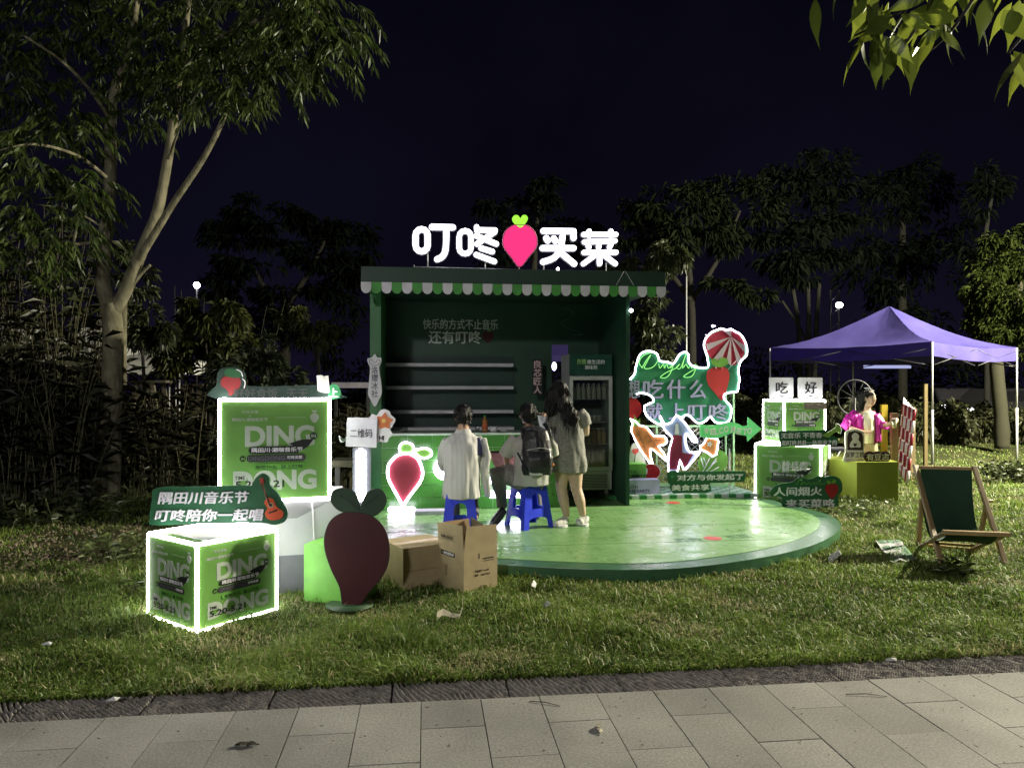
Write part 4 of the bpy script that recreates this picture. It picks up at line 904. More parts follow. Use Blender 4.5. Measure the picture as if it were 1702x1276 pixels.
for px_, dd in ((936, -.05), (970, .03)):
    q = L(px_, 860, dd); q.z = .045; b = MB(); b.tube([q + Vector((.02, .02, .03)), q + Vector((.01, 0, 0)), q + Vector((-.05, -.05, -.012)), q + Vector((-.10, -.09, -.02)) if px_ < 950 else q + Vector((-.03, -.10, -.02))], [.045, .05, .045, .03], 10); part('shoe', fuse(b, .008, 2, .004, 20), mat('shoe_white', (.55, .54, .50), .6), t)
    MB().slab([(q.x + a_, q.y + c_ - .02) for a_, c_ in ell(-.03 if px_ < 950 else 0, -.01, .075 if px_ < 950 else .05, .08, 14)], .0, .018).build('sole', WHITE, t)
pp = thing('paper_sheet', 'white paper sheets held up by the standing woman', 'paper', W(908, 735, 7.75)); 
vs = [W(893, 690, 7.95), W(905, 692, 7.85), W(930, 722, 7.7), W(917, 742, 7.78), W(898, 712, 7.98)]; b = MB(); o_ = pp.location
b.add([v - o_ for v in vs] + [v - o_ + Vector((0, .003, 0)) for v in vs], [(0, 1, 2, 3, 4), (9, 8, 7, 6, 5)] + [(i, i+5, (i+1) % 5+5, (i+1) % 5) for i in range(5)]); b.build('sheet', mat('paper_lit', (.78, .76, .82), .6), pp)

# woman in the magenta jacket
t, L = person('woman in a magenta jacket reaching right with a cup behind the yellow plinth', 10.35, 1436, 0.0)
b = MB(); head(b, L(1443, 662, 0), 1.08, (.65, -.72, 0)); b.tube([L(1440, 686, .02), L(1441, 672, .01)], [.055, .052], 12)
b.loft([(L(1434, 760, 0), .15, .12), (L(1436, 735, 0), .13, .10), (L(1438, 705, 0), .14, .10), (L(1438, 688, 0), .17, .085), (L(1440, 682, 0), .07, .06)], 14)
for sx in (-1, 1): b.tube([L(1434+sx*10, 755, 0), L(1434+sx*12, 790, 0), L(1434+sx*12, 826, .02)], [.09, .065, .045], 10)
b.tube([L(1420, 690, .0), L(1407, 708, -.05), L(1425, 716, -.16), L(1438, 719, -.2)], [.048, .042, .034, .026], 8); hand(b, L(1438, 719, -.2), (1, -.2, -.1), (0, 0, 1), .95, .4)
b.tube([L(1456, 690, 0), L(1466, 706, -.06), L(1476, 706, -.18), L(1482, 702, -.24)], [.048, .042, .032, .026], 8); hand(b, L(1480, 703, -.23), (.8, -.1, .4), (0, -1, .2), .95, .9)
part('body', fuse(b, .009, 3), mat('skin_light', (.52, .36, .26)), t)
b = MB(); b.loft([(L(1440, 736, -.03), .10, .09), (L(1441, 715, -.05), .10, .09), (L(1441, 695, -.06), .10, .07), (L(1441, 684, -.03), .06, .05)], 14); part('top', fuse(b, .009, 2, .005, 12), mat('cream_top', (.78, .74, .56), .8), t)
JK = mat('magenta_jacket', (.50, .02, .34), .5, var=.15)
b = MB(); b.loft([(L(1425, 733, .0), .075, .13), (L(1426, 710, .0), .075, .125), (L(1428, 694, 0), .08, .11), (L(1434, 684, .02), .05, .07)], 14); b.tube([L(1424, 688, .0), L(1414, 695, -.02), L(1406, 708, -.06), L(1412, 712, -.1)], [.07, .075, .07, .055], 12)
b.loft([(L(1455, 733, .0), .05, .13), (L(1455, 710, .0), .055, .125), (L(1453, 694, 0), .06, .11), (L(1448, 685, .02), .04, .07)], 14); b.tube([L(1455, 690, .0), L(1461, 699, -.03), L(1467, 708, -.07), L(1474, 707, -.12)], [.065, .065, .062, .055], 12)
b.loft([(L(1440, 736, .07), .14, .06), (L(1440, 700, .06), .15, .06), (L(1440, 684, .05), .12, .05)], 14)
part('jacket', fuse(b, .009, 1, .015, 10), JK, t)
b = MB()
for sx in (-1, 1): b.tube([L(1436+sx*8, 736, 0), L(1438+sx*11, 765, 0), L(1434+sx*12, 820, .02)], [.11, .09, .06], 10)
part('trousers', fuse(b, .011, 2, .006, 9), mat('cream_pants', (.42, .36, .24), .8), t)
b = MB(); hair_cap(b, L(1443, 662, 0), 1.13, (.65, -.72, 0), up=.03, back=.035); b.tube([L(1434, 660, .02), L(1434, 670, .03), L(1434, 682, .04)], [.05, .055, .035], 8); b.tube([L(1437, 654, -.06), L(1444, 652, -.11), L(1452, 655, -.10)], [.02, .028, .02], 8); _hm = fuse(b, .008, 2, .010, 22); part('hair', _hm, HAIR, t); strands(_hm, t, 0.05, 900, 64, 0.8)
for dx in (-.0, .042):
    q = L(1446, 661, -.108) + Vector((dx, dx*.6, 0)); MB().ball(q, .007, .004, .0045, 8, 5).build('eye', INK, t)
MB().tube([L(1437, 645, .0), L(1445, 645, -.09), L(1453, 650, -.10)], .005, 6).build('headband', WHITE, t)
q = L(1449, 670.5, -.10); MB().ball(q, .014, .005, .005, 8, 5).build('mouth', mat('lip', (.35, .1, .1)), t)
for sx in (-1, 1): q = L(1434+sx*12, 830, -.02); q.z = .04; MB().ball(q, .045, .12, .04).build('shoe', WHITE, t)
ct = thing('plastic_cup', 'clear plastic cup held out by the woman in magenta', 'cup', W(1486, 712, 10.10)); MB().lathe([(.028, 0), (.04, .13)], seg=14).build('cup', glassmat('cup_milky', (.95, .95, .85), .35), ct); MB().lathe([(.026, .01), (.036, .10)], seg=12).build('drink', mat('drink_pale', (.6, .58, .42), .3), ct)
MB().lathe([(.042, .13), (.042, .137)], seg=14).build('lid', WHITE, ct)

# ------------------------------------------------------------ photo wall
Z4 = (1030, 520, 3.754)
PWD = 10.2
cw = G(1135, 828, ST); 
t = thing('checker_step', 'low green and white checkered step in front of the photo wall', 'step', W(1130, 638, 9.85), YAW); t.location.z = ST
MB().box(-1.05, .98, -.28, .60, 0, .045).build('base', GREEN, t)
k1 = MB().box(.001, .099, .001, .099, 0, .003).mesh('tile', mat('check_white', (.55, .56, .60), .35)); k2 = MB().box(.001, .099, .001, .099, 0, .003).mesh('tile', mat('check_green', (.05, .28, .10), .35))
f1 = MB().box(.001, .099, -.004, 0, .001, .044).mesh('tile', MATS['check_white']); f2 = MB().box(.001, .099, -.004, 0, .001, .044).mesh('tile', mat('check_green2', (.03, .20, .06), .35))
for i in range(20):
    link('tile', f1 if i % 2 else f2, t, (-1.04 + i*.1, -.2805, 0))
    for j in range(8): link('tile', k1 if (i+j) % 2 else k2, t, (-1.04 + i*.1, -.28 + j*.1, .0452))
t, s_ = upright('photo_wall', 'big green photo wall with neon outline, white slogan and striped parachute', 'photo wall', 1135, 815, PWD, YAW, None, Z4, basez=ST+.05)
TB = [(35, 440), (60, 415), (90, 380), (95, 345), (110, 290), (125, 258), (160, 240), (205, 243), (232, 262), (245, 300), (290, 305), (330, 318), (352, 285), (375, 255), (405, 245), (425, 262), (425, 300), (440, 325), (480, 340), (545, 340), (545, 300), (538, 260), (520, 205), (532, 160), (570, 120), (600, 108), (630, 98), (660, 108), (690, 102), (720, 120), (745, 132), (770, 165), (788, 215), (786, 265), (762, 288), (742, 318), (735, 370), (742, 410), (735, 455), (728, 490), (690, 495), (652, 505), (645, 530), (672, 565), (690, 590), (688, 640), (675, 672), (640, 688), (590, 680), (560, 645), (535, 670), (490, 690), (455, 665), (420, 635), (385, 650), (340, 690), (290, 700), (230, 690), (165, 640), (150, 580), (205, 555), (195, 520), (140, 498), (100, 505), (35, 540)]
WG = mat('wall_board_green', (.03, .22, .10), .5)
s_.poly('board', TB, WG, 0, .02); s_.line('neon_outline', TB[1:-1], NEON, .010, -.03, False, sm=2)
LV = mat('letter_lavender', (.42, .40, .62), .5)
for (tx_, x0, y0, x1, y1) in (('想', 50, 415, 122, 535), ('吃', 140, 415, 270, 535), ('什', 288, 415, 405, 535), ('么', 430, 415, 535, 535), ('就', 160, 560, 265, 668), ('上', 300, 560, 400, 668), ('叮', 420, 565, 535, 668), ('咚', 550, 565, 675, 668)):
    s_.text(tx_, x0-4, y0+4, x1-4, y1+4, mat('letter_under', (.02, .10, .07), .5), -.0225, bold=.035, depth=.004)
    s_.text(tx_, x0, y0, x1, y1, LV, -.029, bold=.03, depth=.006)
SC = emis('neon_green', (.35, .95, .25), 1.2)
s_.line('neon_script', [(135, 345), (160, 300), (190, 262), (170, 300), (150, 345), (200, 340), (232, 300), (225, 262), (190, 250), (140, 270), (118, 310), (135, 340)], SC, .004, -.026, sm=4, seg=5)
s_.line('neon_script', [(240, 318), (248, 345), (270, 318), (275, 345), (290, 318), (300, 345), (325, 325), (312, 345), (330, 325), (310, 380), (280, 405), (250, 400), (290, 370), (345, 345), (372, 318), (350, 340), (375, 345), (405, 270), (412, 255), (395, 300), (388, 345), (410, 320), (425, 345), (440, 320), (445, 345), (470, 320), (462, 345), (478, 325), (455, 385), (425, 402), (395, 395), (440, 365), (478, 342)], SC, .004, -.026, sm=3, seg=5)
# parachute: panels
PR1 = mat('para_red', (.38, .02, .05), .5); PW = mat('para_white', (.50, .42, .47), .5); apex = (690, 150)
arc = smooth([(540, 205), (545, 170), (580, 135), (630, 115), (690, 112), (735, 138), (768, 180), (780, 230), (772, 262)], 3, False)
rim = [(552, 262), (560, 275), (590, 275), (618, 290), (650, 300), (690, 330), (722, 330), (745, 300), (772, 262)]
edge = [(540, 205), (545, 240), (580, 285), (625, 262), (665, 300), (690, 322), (715, 322), (745, 300), (775, 250)]
base = [(540, 160), (537, 225), (565, 285), (605, 290), (655, 290), (690, 325), (722, 322), (752, 290), (778, 240), (765, 170), (715, 118), (620, 112)]
s_.poly('parachute_back', smooth(base, 3), PR1, -.021, .005)
for a_, b_, c_ in (((537, 195), (545, 235), 0), ((580, 285), (625, 300), 0), ((660, 300), (690, 328), 0), ((728, 322), (752, 288), 0), ((776, 250), (776, 205), 0), ((640, 112), (690, 112), 0)):
    s_.poly('parachute_panel', [apex, a_, ((a_[0]+b_[0])/2, (a_[1]+b_[1])/2+3), b_], PW, -.0275, .003)
for x in (575, 640, 720): s_.line('parachute_cord', [(x, 300), (600 + (x-575)*.5, 350)], WHITE, .003, -.03)
s_.poly('radish_print', smooth([(610, 335), (660, 345), (680, 385), (672, 440), (655, 500), (632, 545), (590, 500), (550, 450), (537, 400), (550, 355)], 4), mat('wall_radish', (.48, .03, .03), .5), -.0225, .006)
s_.poly('leaf_print', smooth([(605, 338), (575, 325), (565, 295), (585, 282), (605, 300)], 3), LEAFL, -.03, .004); s_.poly('leaf_print', smooth([(608, 338), (610, 300), (635, 278), (668, 290), (668, 318), (640, 335)], 3), LEAFL, -.03, .004)
s_.poly('tomato_print', smooth([(35, 530), (90, 530), (128, 570), (130, 620), (100, 655), (35, 660)], 3), mat('tomato', (.50, .02, .03), .4), -.0225, .006)
# lattice frames behind
LT = mat('lattice_green', (.30, .52, .26), .6)
lat = thing('lattice_screen', 'pale green wire lattice screen holding up the photo wall', 'lattice', W(1135, 815, PWD+.12), YAW); lat.location.z = ST+.05
sl = Sheet(lat, lat.location, YAW, Z4)
for (x0, y0, x1, y1) in ((658, 490, 712, 1075), (40, 690, 712, 740), (40, 1050, 712, 1085), (200, 690, 240, 1085), (660, 740, 712, 1075)): 
    pass
for (x0, y0, x1, y1) in ((655, 480, 664, 1078), (704, 480, 714, 1078), (40, 1060, 712, 1082), (40, 700, 660, 712), (225, 712, 235, 1060)): sl.poly('frame_bar', [(x0, y0), (x1, y0), (x1, y1), (x0, y1)], LT, 0, .02)
wm = MB()
for k in range(-24, 30):
    for sg_ in (1, -1):
        P_ = []
        for x in (664, 704):
            P_.append((x, 500 + k*34 + sg_*(x-664)*.85))
        if 480 < P_[0][1] < 1070 and 480 < P_[1][1] < 1070:
            a, b_ = [sl.m(p) for p in P_]; wm.tube([(a[0], -.01 + .003*sg_, a[1]), (b_[0], -.01 + .003*sg_, b_[1])], .004, 4)
wm.build('lattice_wire', mat('lattice_dark', (.03, .10, .05), .6), lat)
wm = MB()
for k in range(-12, 30):
    for sg_ in (1, -1):
        pts = []
        for x in range(240, 656, 13):
            y = 880 + k*34 + sg_*(x-448)*.85 - 300
            if 712 < y < 1060: pts.append((x, y))
        if len(pts) > 1:
            a, b_ = sl.m(pts[0]), sl.m(pts[-1]); wm.tube([(a[0], -.01 + .003*sg_, a[1]), (b_[0], -.01 + .003*sg_, b_[1])], .004, 4)
wm.build('lattice_wire', METAL, lat)
# cutouts in front of the wall
def co(name, label, cat, outline, mt, d, base=1040, neon=True, sm=3, th=.015, nr=.0085):
    t_, q_ = upright(name, label, cat, 1030 + sum(p[0] for p in outline)/len(outline)/3.754, 520 + base/3.754, d, YAW, None, Z4, basez=ST+.05)
    q_.poly('board', outline, mt, 0, th, sm=sm)
    if neon: q_.line('neon_outline', outline, NEON, nr, -.024, True, sm=sm)
    return t_, q_
t_, q_ = co('carrot_cutout', 'bunch of three orange carrots cut from board with neon edge', 'sign', [(68, 735), (80, 690), (62, 660), (100, 680), (120, 700), (165, 712), (210, 765), (270, 765), (292, 800), (270, 822), (238, 830), (270, 870), (292, 925), (240, 880), (190, 845), (192, 900), (205, 960), (160, 900), (120, 840)], ORANGE, PWD-.12, sm=2)
q_.line('carrot_crease', [(112, 740), (180, 890)], mat('crease', (.25, .08, .02)), .004, -.017); q_.line('carrot_crease', [(165, 740), (240, 850)], MATS['crease'], .004, -.017); q_.line('carrot_crease', [(215, 790), (280, 795)], MATS['crease'], .004, -.017)
for x, y in ((110, 760), (130, 790), (150, 830), (170, 770), (190, 800), (215, 835)): q_.line('carrot_crease', [(x-14, y+4), (x+14, y-4)], MATS['crease'], .003, -.017)
q_.poly('carrot_leaf', smooth([(72, 690), (60, 650), (90, 675), (85, 630), (110, 670), (125, 655), (122, 695), (100, 705)], 2), LEAFL, -.016, .004)
t_, q_ = co('chopstick_figure', 'neon edged cutout of a pale blue coat over a dark red skirt', 'sign', [(350, 636), (385, 665), (415, 700), (470, 780), (480, 805), (450, 800), (415, 750), (405, 780), (420, 850), (455, 870), (500, 860), (470, 900), (420, 960), (395, 975), (372, 915), (358, 985), (300, 985), (305, 850), (325, 780), (290, 745), (262, 700), (250, 640), (275, 690), (320, 680)], mat('coat_blue', (.30, .36, .52), .5), PWD-.16, sm=2)
q_.poly('skirt', [(330, 760), (385, 765), (388, 870), (455, 880), (420, 945), (395, 965), (375, 905), (355, 975), (306, 975), (312, 850)], mat('skirt_red', (.24, .02, .05), .5), -.016, .005); q_.poly('collar', [(345, 690), (362, 690), (366, 755), (340, 755)], LETTER, -.0225, .003)
q_.line('coat_line', [(345, 680), (330, 760)], mat('line_blue', (.1, .12, .3)), .003, -.02); q_.line('coat_line', [(365, 680), (392, 770), (395, 850)], MATS['line_blue'], .003, -.02)
t_, q_ = co('snack_cutout', 'neon edged orange snack packet cutout with a white flower', 'sign', [(540, 775), (605, 785), (612, 800), (600, 880), (575, 895), (545, 870), (500, 850), (495, 830), (520, 815)], ORANGE, PWD-.2, sm=0)
for a_ in range(5): q_.poly('petal', ell(558 + 10*math.cos(R(72*a_)), 818 + 10*math.sin(R(72*a_)), 7, 5, 8, R(72*a_)), LETTER, -.016, .003)
t_, q_ = co('cabbage_cutout', 'round light green cabbage cutout behind the snack packet', 'sign', [(490, 960), (500, 900), (560, 850), (620, 850), (660, 880), (672, 930), (650, 970), (590, 1000), (520, 1000)], LEAFL, PWD-.08, neon=False)
for a_, b_ in (((515, 990), (560, 900)), ((530, 995), (600, 920)), ((545, 998), (615, 960)), ((520, 960), (505, 905)), ((540, 950), (520, 900)), ((560, 960), (600, 905))): q_.line('leaf_vein', [a_, b_], LETTER, .006, -.018)
t_, q_ = co('tomato_cutout', 'round shiny red tomato cutout left of the slogan board', 'sign', [(190, 942), (230, 948), (250, 985), (235, 1025), (195, 1038), (150, 1025), (134, 985), (150, 950)], mat('tomato_board', (.48, .02, .03), .25), PWD-.22, neon=False)
q_.poly('highlight', ell(165, 985, 6, 20, 10), LETTER, -.016, .002); q_.line('rim', ell(192, 990, 59, 49, 24), LETTER, .004, -.014, True)
# printed crates at the left
tb = thing('printed_crate', 'lime green printed crate block at the left end of the photo wall', 'block', W(1062, 796, PWD-.3), YAW); tb.location.z = ST+.05; sb_ = Sheet(tb, tb.location, YAW, Z4)
a = sb_.m((20, 1040)); b_ = sb_.m((165, 940)); MB().box(a[0], b_[0], 0, .25, .0, b_[1]).build('block', LGREEN, tb); sb_.text('YOUTH', 10, 980, 98, 1000, INK, -.002, bold=.0); sb_.text('FREE PARTY', 10, 1006, 160, 1028, INK, -.002, bold=.0)
tb = thing('printed_crate', 'lavender white printed crate block beside the white slogan on the checkered step', 'block', W(1065, 820, PWD-.55), YAW); tb.location.z = ST+.05; sb_ = Sheet(tb, tb.location, YAW, Z4)
a = sb_.m((20, 1145)); b_ = sb_.m((250, 1040)); MB().box(a[0], b_[0], 0, .2, a[1], b_[1]).build('block', mat('block_lav', (.50, .46, .72), .5), tb); sb_.text('YOUTH', 10, 1075, 112, 1095, INK, -.002, bold=.0); sb_.text('STREE.PARTY', 30, 1100, 188, 1120, INK, -.002, bold=.0)
t_, q_ = co('floral_card', 'pale card with a red flower drawing beside the carrots', 'sign', [(62, 870), (80, 815), (110, 812), (135, 850), (160, 930), (150, 945), (62, 945)], mat('card_pale', (.48, .52, .42), .5), PWD-.06, neon=False)
q_.poly('flower', smooth([(75, 855), (95, 845), (118, 850), (105, 875), (85, 878)], 2), mat('flower_red', (.5, .06, .04)), -.016, .003); q_.line('stem', [(100, 875), (85, 940)], INK, .004, -.018)
# share slogan
t, s_ = cutout('share_slogan_sign', 'dark green cloud shaped sign with white slogan standing before the photo wall', 1173, 826, 9.65, YAW,
    [(292, 1000), (310, 985), (345, 980), (362, 990), (775, 985), (785, 1000), (775, 1050), (560, 1060), (570, 1110), (540, 1122), (330, 1122), (315, 1100), (312, 1070), (300, 1058)], SGREEN,
    [('对方与你发起了', 355, 1002, 768, 1046), ('美食共享', 320, 1066, 556, 1108)], z=Z4, basez=ST+.046)
s_.poly('rosette', ell(325, 1020, 24, 24, 14), mat('rosette', (.02, .11, .04), .5), -.016, .004); s_.poly('rosette', ell(325, 1020, 9, 9, 8), WG, -.021, .003)
# welcome arrow
t, s_ = upright('welcome_arrow', 'bright green wavy WELCOME TO arrow sign pointing right', 'sign', 1213, 745, 9.75, YAW, None, Z4)
s_.poly('arrow', smooth([(498, 690), (540, 700), (585, 702), (630, 690), (680, 680), (730, 688), (765, 705), (795, 700)], 3, False) + [(797, 650), (880, 722), (795, 800), (792, 765)] + smooth([(785, 765), (740, 758), (700, 748), (650, 765), (600, 782), (550, 780), (500, 770)], 3, False), mat('arrow_green_glow', (.16, .60, .22), .5), 0, .02)
MATS['arrow_green_glow'].node_tree.nodes['Principled BSDF'].inputs['Emission Color'].default_value = (.12, .62, .18, 1); MATS['arrow_green_glow'].node_tree.nodes['Principled BSDF'].inputs['Emission Strength'].default_value = .28  # mild glow added to the board, standing in for light from the boxes
for ch, x, y, r_ in (('W', 536, 735, 4), ('E', 574, 740, 0), ('L', 602, 741, -6), ('C', 632, 736, -12), ('O', 664, 727, -12), ('M', 702, 724, 6), ('E', 736, 733, 14), ('T', 775, 738, 6), ('O', 806, 735, -4)):
    a = s_.m((x-14, y+19)); me = text_mesh(ch, mat('bright_letter', (.92, .93, .92), .5), .05, 1, .01); sc_ = s_.m((x+14, y-19))
    link('lettering', me, s_.th, (a[0], -.022, a[1]), (0, R(r_), 0), (sc_[0]-a[0], .4, sc_[1]-a[1]))
MB().tube([(0, .012, 0), (0, .012, -1.15)], .010, 8).build('stand', METAL, t)
# ---- signs on / before the right light boxes
Z5 = (1230, 600, 4.907)
for ch, x0, x1, lb in (('吃', 236, 430, 'left of the two square white cards on the upper light box, eat character'), ('好', 470, 667, 'right of the two square white cards on the upper light box, good character')):
    t, s_ = upright('square_card', lb, 'sign', 1230+(x0+x1)/2/4.907, 663, 10.0, R(6), 'square character cards', Z5)
    s_.poly('board', rrect(x0, 134, x1, 300, 10), WHITE, 0, .02); m_ = (x0+x1)/2; s_.text(ch, m_-48, 168, m_+52, 265, INK, -.021, bold=.03); s_.text('Eat' if ch == '吃' else 'Enjoy', m_-16, 276, m_+18, 294, mat('grey_ink', (.08,)*3), -.021)
t, s_ = cutout('youth_slogan_sign', 'green sign with trumpet and two white text lines before the upper light box', 1343, 745, 9.35, R(8), [(312, 575), (330, 568), (665, 562), (680, 555), (760, 612), (795, 625), (793, 670), (770, 684), (330, 698), (325, 650), (318, 620)], SGREEN,
    [('无音乐 不青春', 328, 582, 664, 630), ('和叮咚共赴一场浪漫之约', 334, 640, 782, 692)], z=Z5, basez=None)
s_.poly('trumpet', smooth([(668, 600), (740, 562), (775, 535), (775, 510), (812, 555), (808, 590), (780, 575), (740, 600), (720, 620), (690, 615)], 3), mat('trumpet_lime', (.30, .50, .10), .4), -.012, .012); s_.line('trumpet_rim', [(772, 508), (800, 520), (816, 560), (808, 590)], LETTER, .006, -.028, sm=3)
t, s_ = cutout('pink_label_sign', 'small pinkish lettered strip at the top of the upper light box', 1354, 680, 9.4, R(8), [(520, 340), (700, 336), (700, 392), (522, 395)], mat('pink_grey', (.30, .26, .24), .5), [('甜拍甜音', 528, 348, 694, 388)], z=Z5, lm=mat('label_pink', (.55, .45, .42)))
t, s_ = upright('name_sign', 'white lettered name cut out across the lower light box', 'sign', 1321, 785, 9.2, R(-10), None, Z5)
for ch, x0, x1 in (('蔡', 338, 408), ('長', 412, 480), ('青', 482, 552)): s_.text(ch, x0, 820, x1, 895, LETTER, 0, bold=.015, depth=.012)
s_.line('sign_wire', [(340, 896), (570, 880)], METAL, .004, .008)
t, s_ = cutout('market_slogan_sign', 'dark green cloud sign reading two lines with a small radish at the lower right box', 1336, 845, 9.0, R(4), smooth([(245, 1090), (290, 1010), (420, 985), (480, 945), (560, 960), (640, 935), (690, 942), (740, 932), (800, 950), (828, 1000), (826, 1060), (790, 1100), (800, 1150), (770, 1185), (560, 1200), (350, 1185), (340, 1110)], 3), SGREEN,
    [('人间烟火', 268, 1022, 664, 1098), ('来买菜咯', 364, 1120, 768, 1196)], z=Z5)
s_.line('script', [(455, 1005), (480, 965), (500, 975), (490, 1008), (520, 985), (530, 1005), (560, 985), (570, 1008), (600, 985), (610, 1005), (650, 965), (645, 1005), (690, 990)], LEAFL, .004, -.018, sm=3)
s_.poly('radish_print', smooth([(740, 998), (780, 1005), (795, 1040), (780, 1080), (742, 1118), (710, 1085), (688, 1045), (700, 1008)], 3), RED, -.0155, .008); s_.poly('leaf_print', ell(715, 985, 20, 14, 10, .5), LEAFL, -.024, .004); s_.poly('leaf_print', ell(755, 980, 20, 14, 10, -.5), LEAFL, -.024, .004)
# yellow plinth and its signs
YP = mat('olive_plinth', (.28, .32, .05), .5, var=.06)
yp = thing('plinth', 'yellow green block plinth right of the stacked light boxes', 'plinth', (4.62, 9.98, 0), R(28)); MB().box(-.52, .0, .0, .55, 0, .57).box(.0005, .52, .0, .55, 0, .57).build('body', YP, yp, .003)
yp.location = (W(1424, 638, 9.7).x, 9.7, 0)
yp.rotation_euler = (0, 0, 0)
for c_ in list(yp.children): bpy.data.objects.remove(c_)
bl_ = Vector((W(1376, 638, 10.2).x, 10.2, 0)) - yp.location; br_ = Vector((W(1493, 638, 9.75).x, 9.75, 0)) - yp.location
MB().slab([(0, 0), tuple(br_[:2]), tuple((br_ + Vector((.1, .62, 0)))[:2]), tuple((bl_ + Vector((.12, .35, 0)))[:2]), tuple(bl_[:2])], -.02, .575).build('body', YP, yp, .003)
t, s_ = upright('arch_sign', 'white arched sign with a dark inset logo on the yellow plinth', 'sign', 1419, 767, 9.85, R(2), None, (1380, 600, 6.38))
s_.poly('board', smooth([(145, 1066), (142, 1000), (155, 950), (150, 800), (165, 740), (250, 718), (335, 745), (352, 800), (350, 950), (360, 1000), (358, 1066)], 3), mat('cream_board', (.62, .60, .50), .5), 0, .02)
s_.poly('inset', [(172, 942), (172, 800), (185, 755), (250, 738), (320, 758), (338, 800), (338, 942)], mat('brown_ink', (.03, .012, .012), .5), -.021, .003)
s_.poly('logo', smooth([(255, 757), (290, 780), (292, 815), (285, 830), (308, 860), (314, 905), (295, 915), (258, 910), (215, 915), (196, 900), (205, 860), (228, 828), (218, 805), (225, 775)], 3), mat('cream_board', (.62, .60, .50)), -.025, .003); s_.poly('heart', smooth([(250, 905), (232, 880), (240, 868), (250, 874), (262, 868), (272, 880)], 2), MATS['brown_ink'], -.0285, .002)
s_.text('保萝工坊', 150, 960, 350, 1022, MATS['brown_ink'], -.021, bold=-.005); s_.text("BAO'S CAFFEE", 158, 1034, 345, 1056, mat('tan_ink', (.3, .24, .12)), -.021, bold=.0)
t, s_ = upright('round_letter_sign', 'dark brown sign of three joined discs with cream characters on the yellow plinth', 'sign', 1459, 768, 9.8, R(2), None, (1380, 600, 6.38))
for i, (ch, cx_) in enumerate((('有', 412), ('豆', 492), ('志', 575))):
    s_.poly('disc', ell(cx_, 1014, 58, 60, 22), mat('brown_disc', (.035, .014, .014), .5), 0 + i*.001, .02); s_.text(ch, cx_-38, 978, cx_+40, 1052, MATS['cream_board'], -.022, bold=.03)
wp_ = thing('wooden_post', 'pale upright wooden post at the right edge of the yellow plinth', 'post', (W(1486, 768, 10.45).x, 10.45, 0), 0, 'wooden posts by the yellow plinth'); MB().box(-.045, .045, -.03, .03, -.0, 1.19).build('post', WOOD, wp_)
wp_ = thing('wooden_post', 'yellow painted wooden post behind the magenta jacket', 'post', G(1469, 800), 0, 'wooden posts by the yellow plinth'); MB().box(-.05, .05, -.03, .03, 0, 1.26).build('post', mat('yellow_post', (.50, .36, .03), .5), wp_)
wp_ = thing('wooden_post', 'brown wooden post at the end of the striped barrier', 'post', W(1516, 780, 12.2), 0, 'wooden posts by the yellow plinth'); wp_.location.z = 0; MB().box(-.04, .04, -.03, .03, 0, 1.22).build('post', WOOD, wp_)
wp_ = thing('wooden_post', 'thin wooden stake beside the near leg of the purple tent', 'post', W(1538, 780, 14.0), 0, 'wooden posts by the yellow plinth'); wp_.location.z = 0; MB().box(-.03, .03, -.03, .03, 0, 1.6).build('post', mat('old_wood', (.16, .12, .05), .8), wp_)
# striped barrier: rods with red and white bands
br = thing('striped_barrier', 'row of red and white banded rods forming a folding barrier', 'barrier', (W(1506, 638, 11.6).x, 11.6, 0), 0)
RW = [mat('band_white', (.62, .60, .62), .5), mat('band_red', (.28, .01, .03), .5)]
for i in range(9):
    f_ = i/8; x = -.20 + f_*.42; yb = -.5 + f_*1.1; tl_ = -.03 + .06*f_
    rod = MB().tube([(x-.05, yb, .10 + f_*.05), (x+.06, yb, 1.22 + .02*i)], .010, 6).build('rod', METAL, br)
    for k in range(6):
        a_ = .02 + k*.165; b2 = a_ + .16; ax = lambda q: (x-.05+.11*q, yb, .10+f_*.05+(1.12)*q)
        MB().tube([ax(a_), ax(b2)], .024, 8).build('band', RW[(k + (i % 3 == 1)) % 2], rod)
# folding table legs behind the jacket woman
tt = thing('folding_stool', 'folding stool with crossed metal legs behind the arch sign', 'stool', W(1397, 770, 10.9)); tt.location.z = 0
for a_, b_ in (((-.16, 0, .02), (.14, 0, .62)), ((.14, .0, .02), (-.16, 0, .62)), ((-.16, .3, .02), (.14, .3, .62)), ((.14, .3, .02), (-.16, .3, .62))): MB().tube([a_, b_], .012, 6).build('leg', METAL, tt)
MB().box(-.2, .18, -.03, .33, .62, .65).build('seat', mat('canvas_grey', (.06, .06, .08), .8), tt)

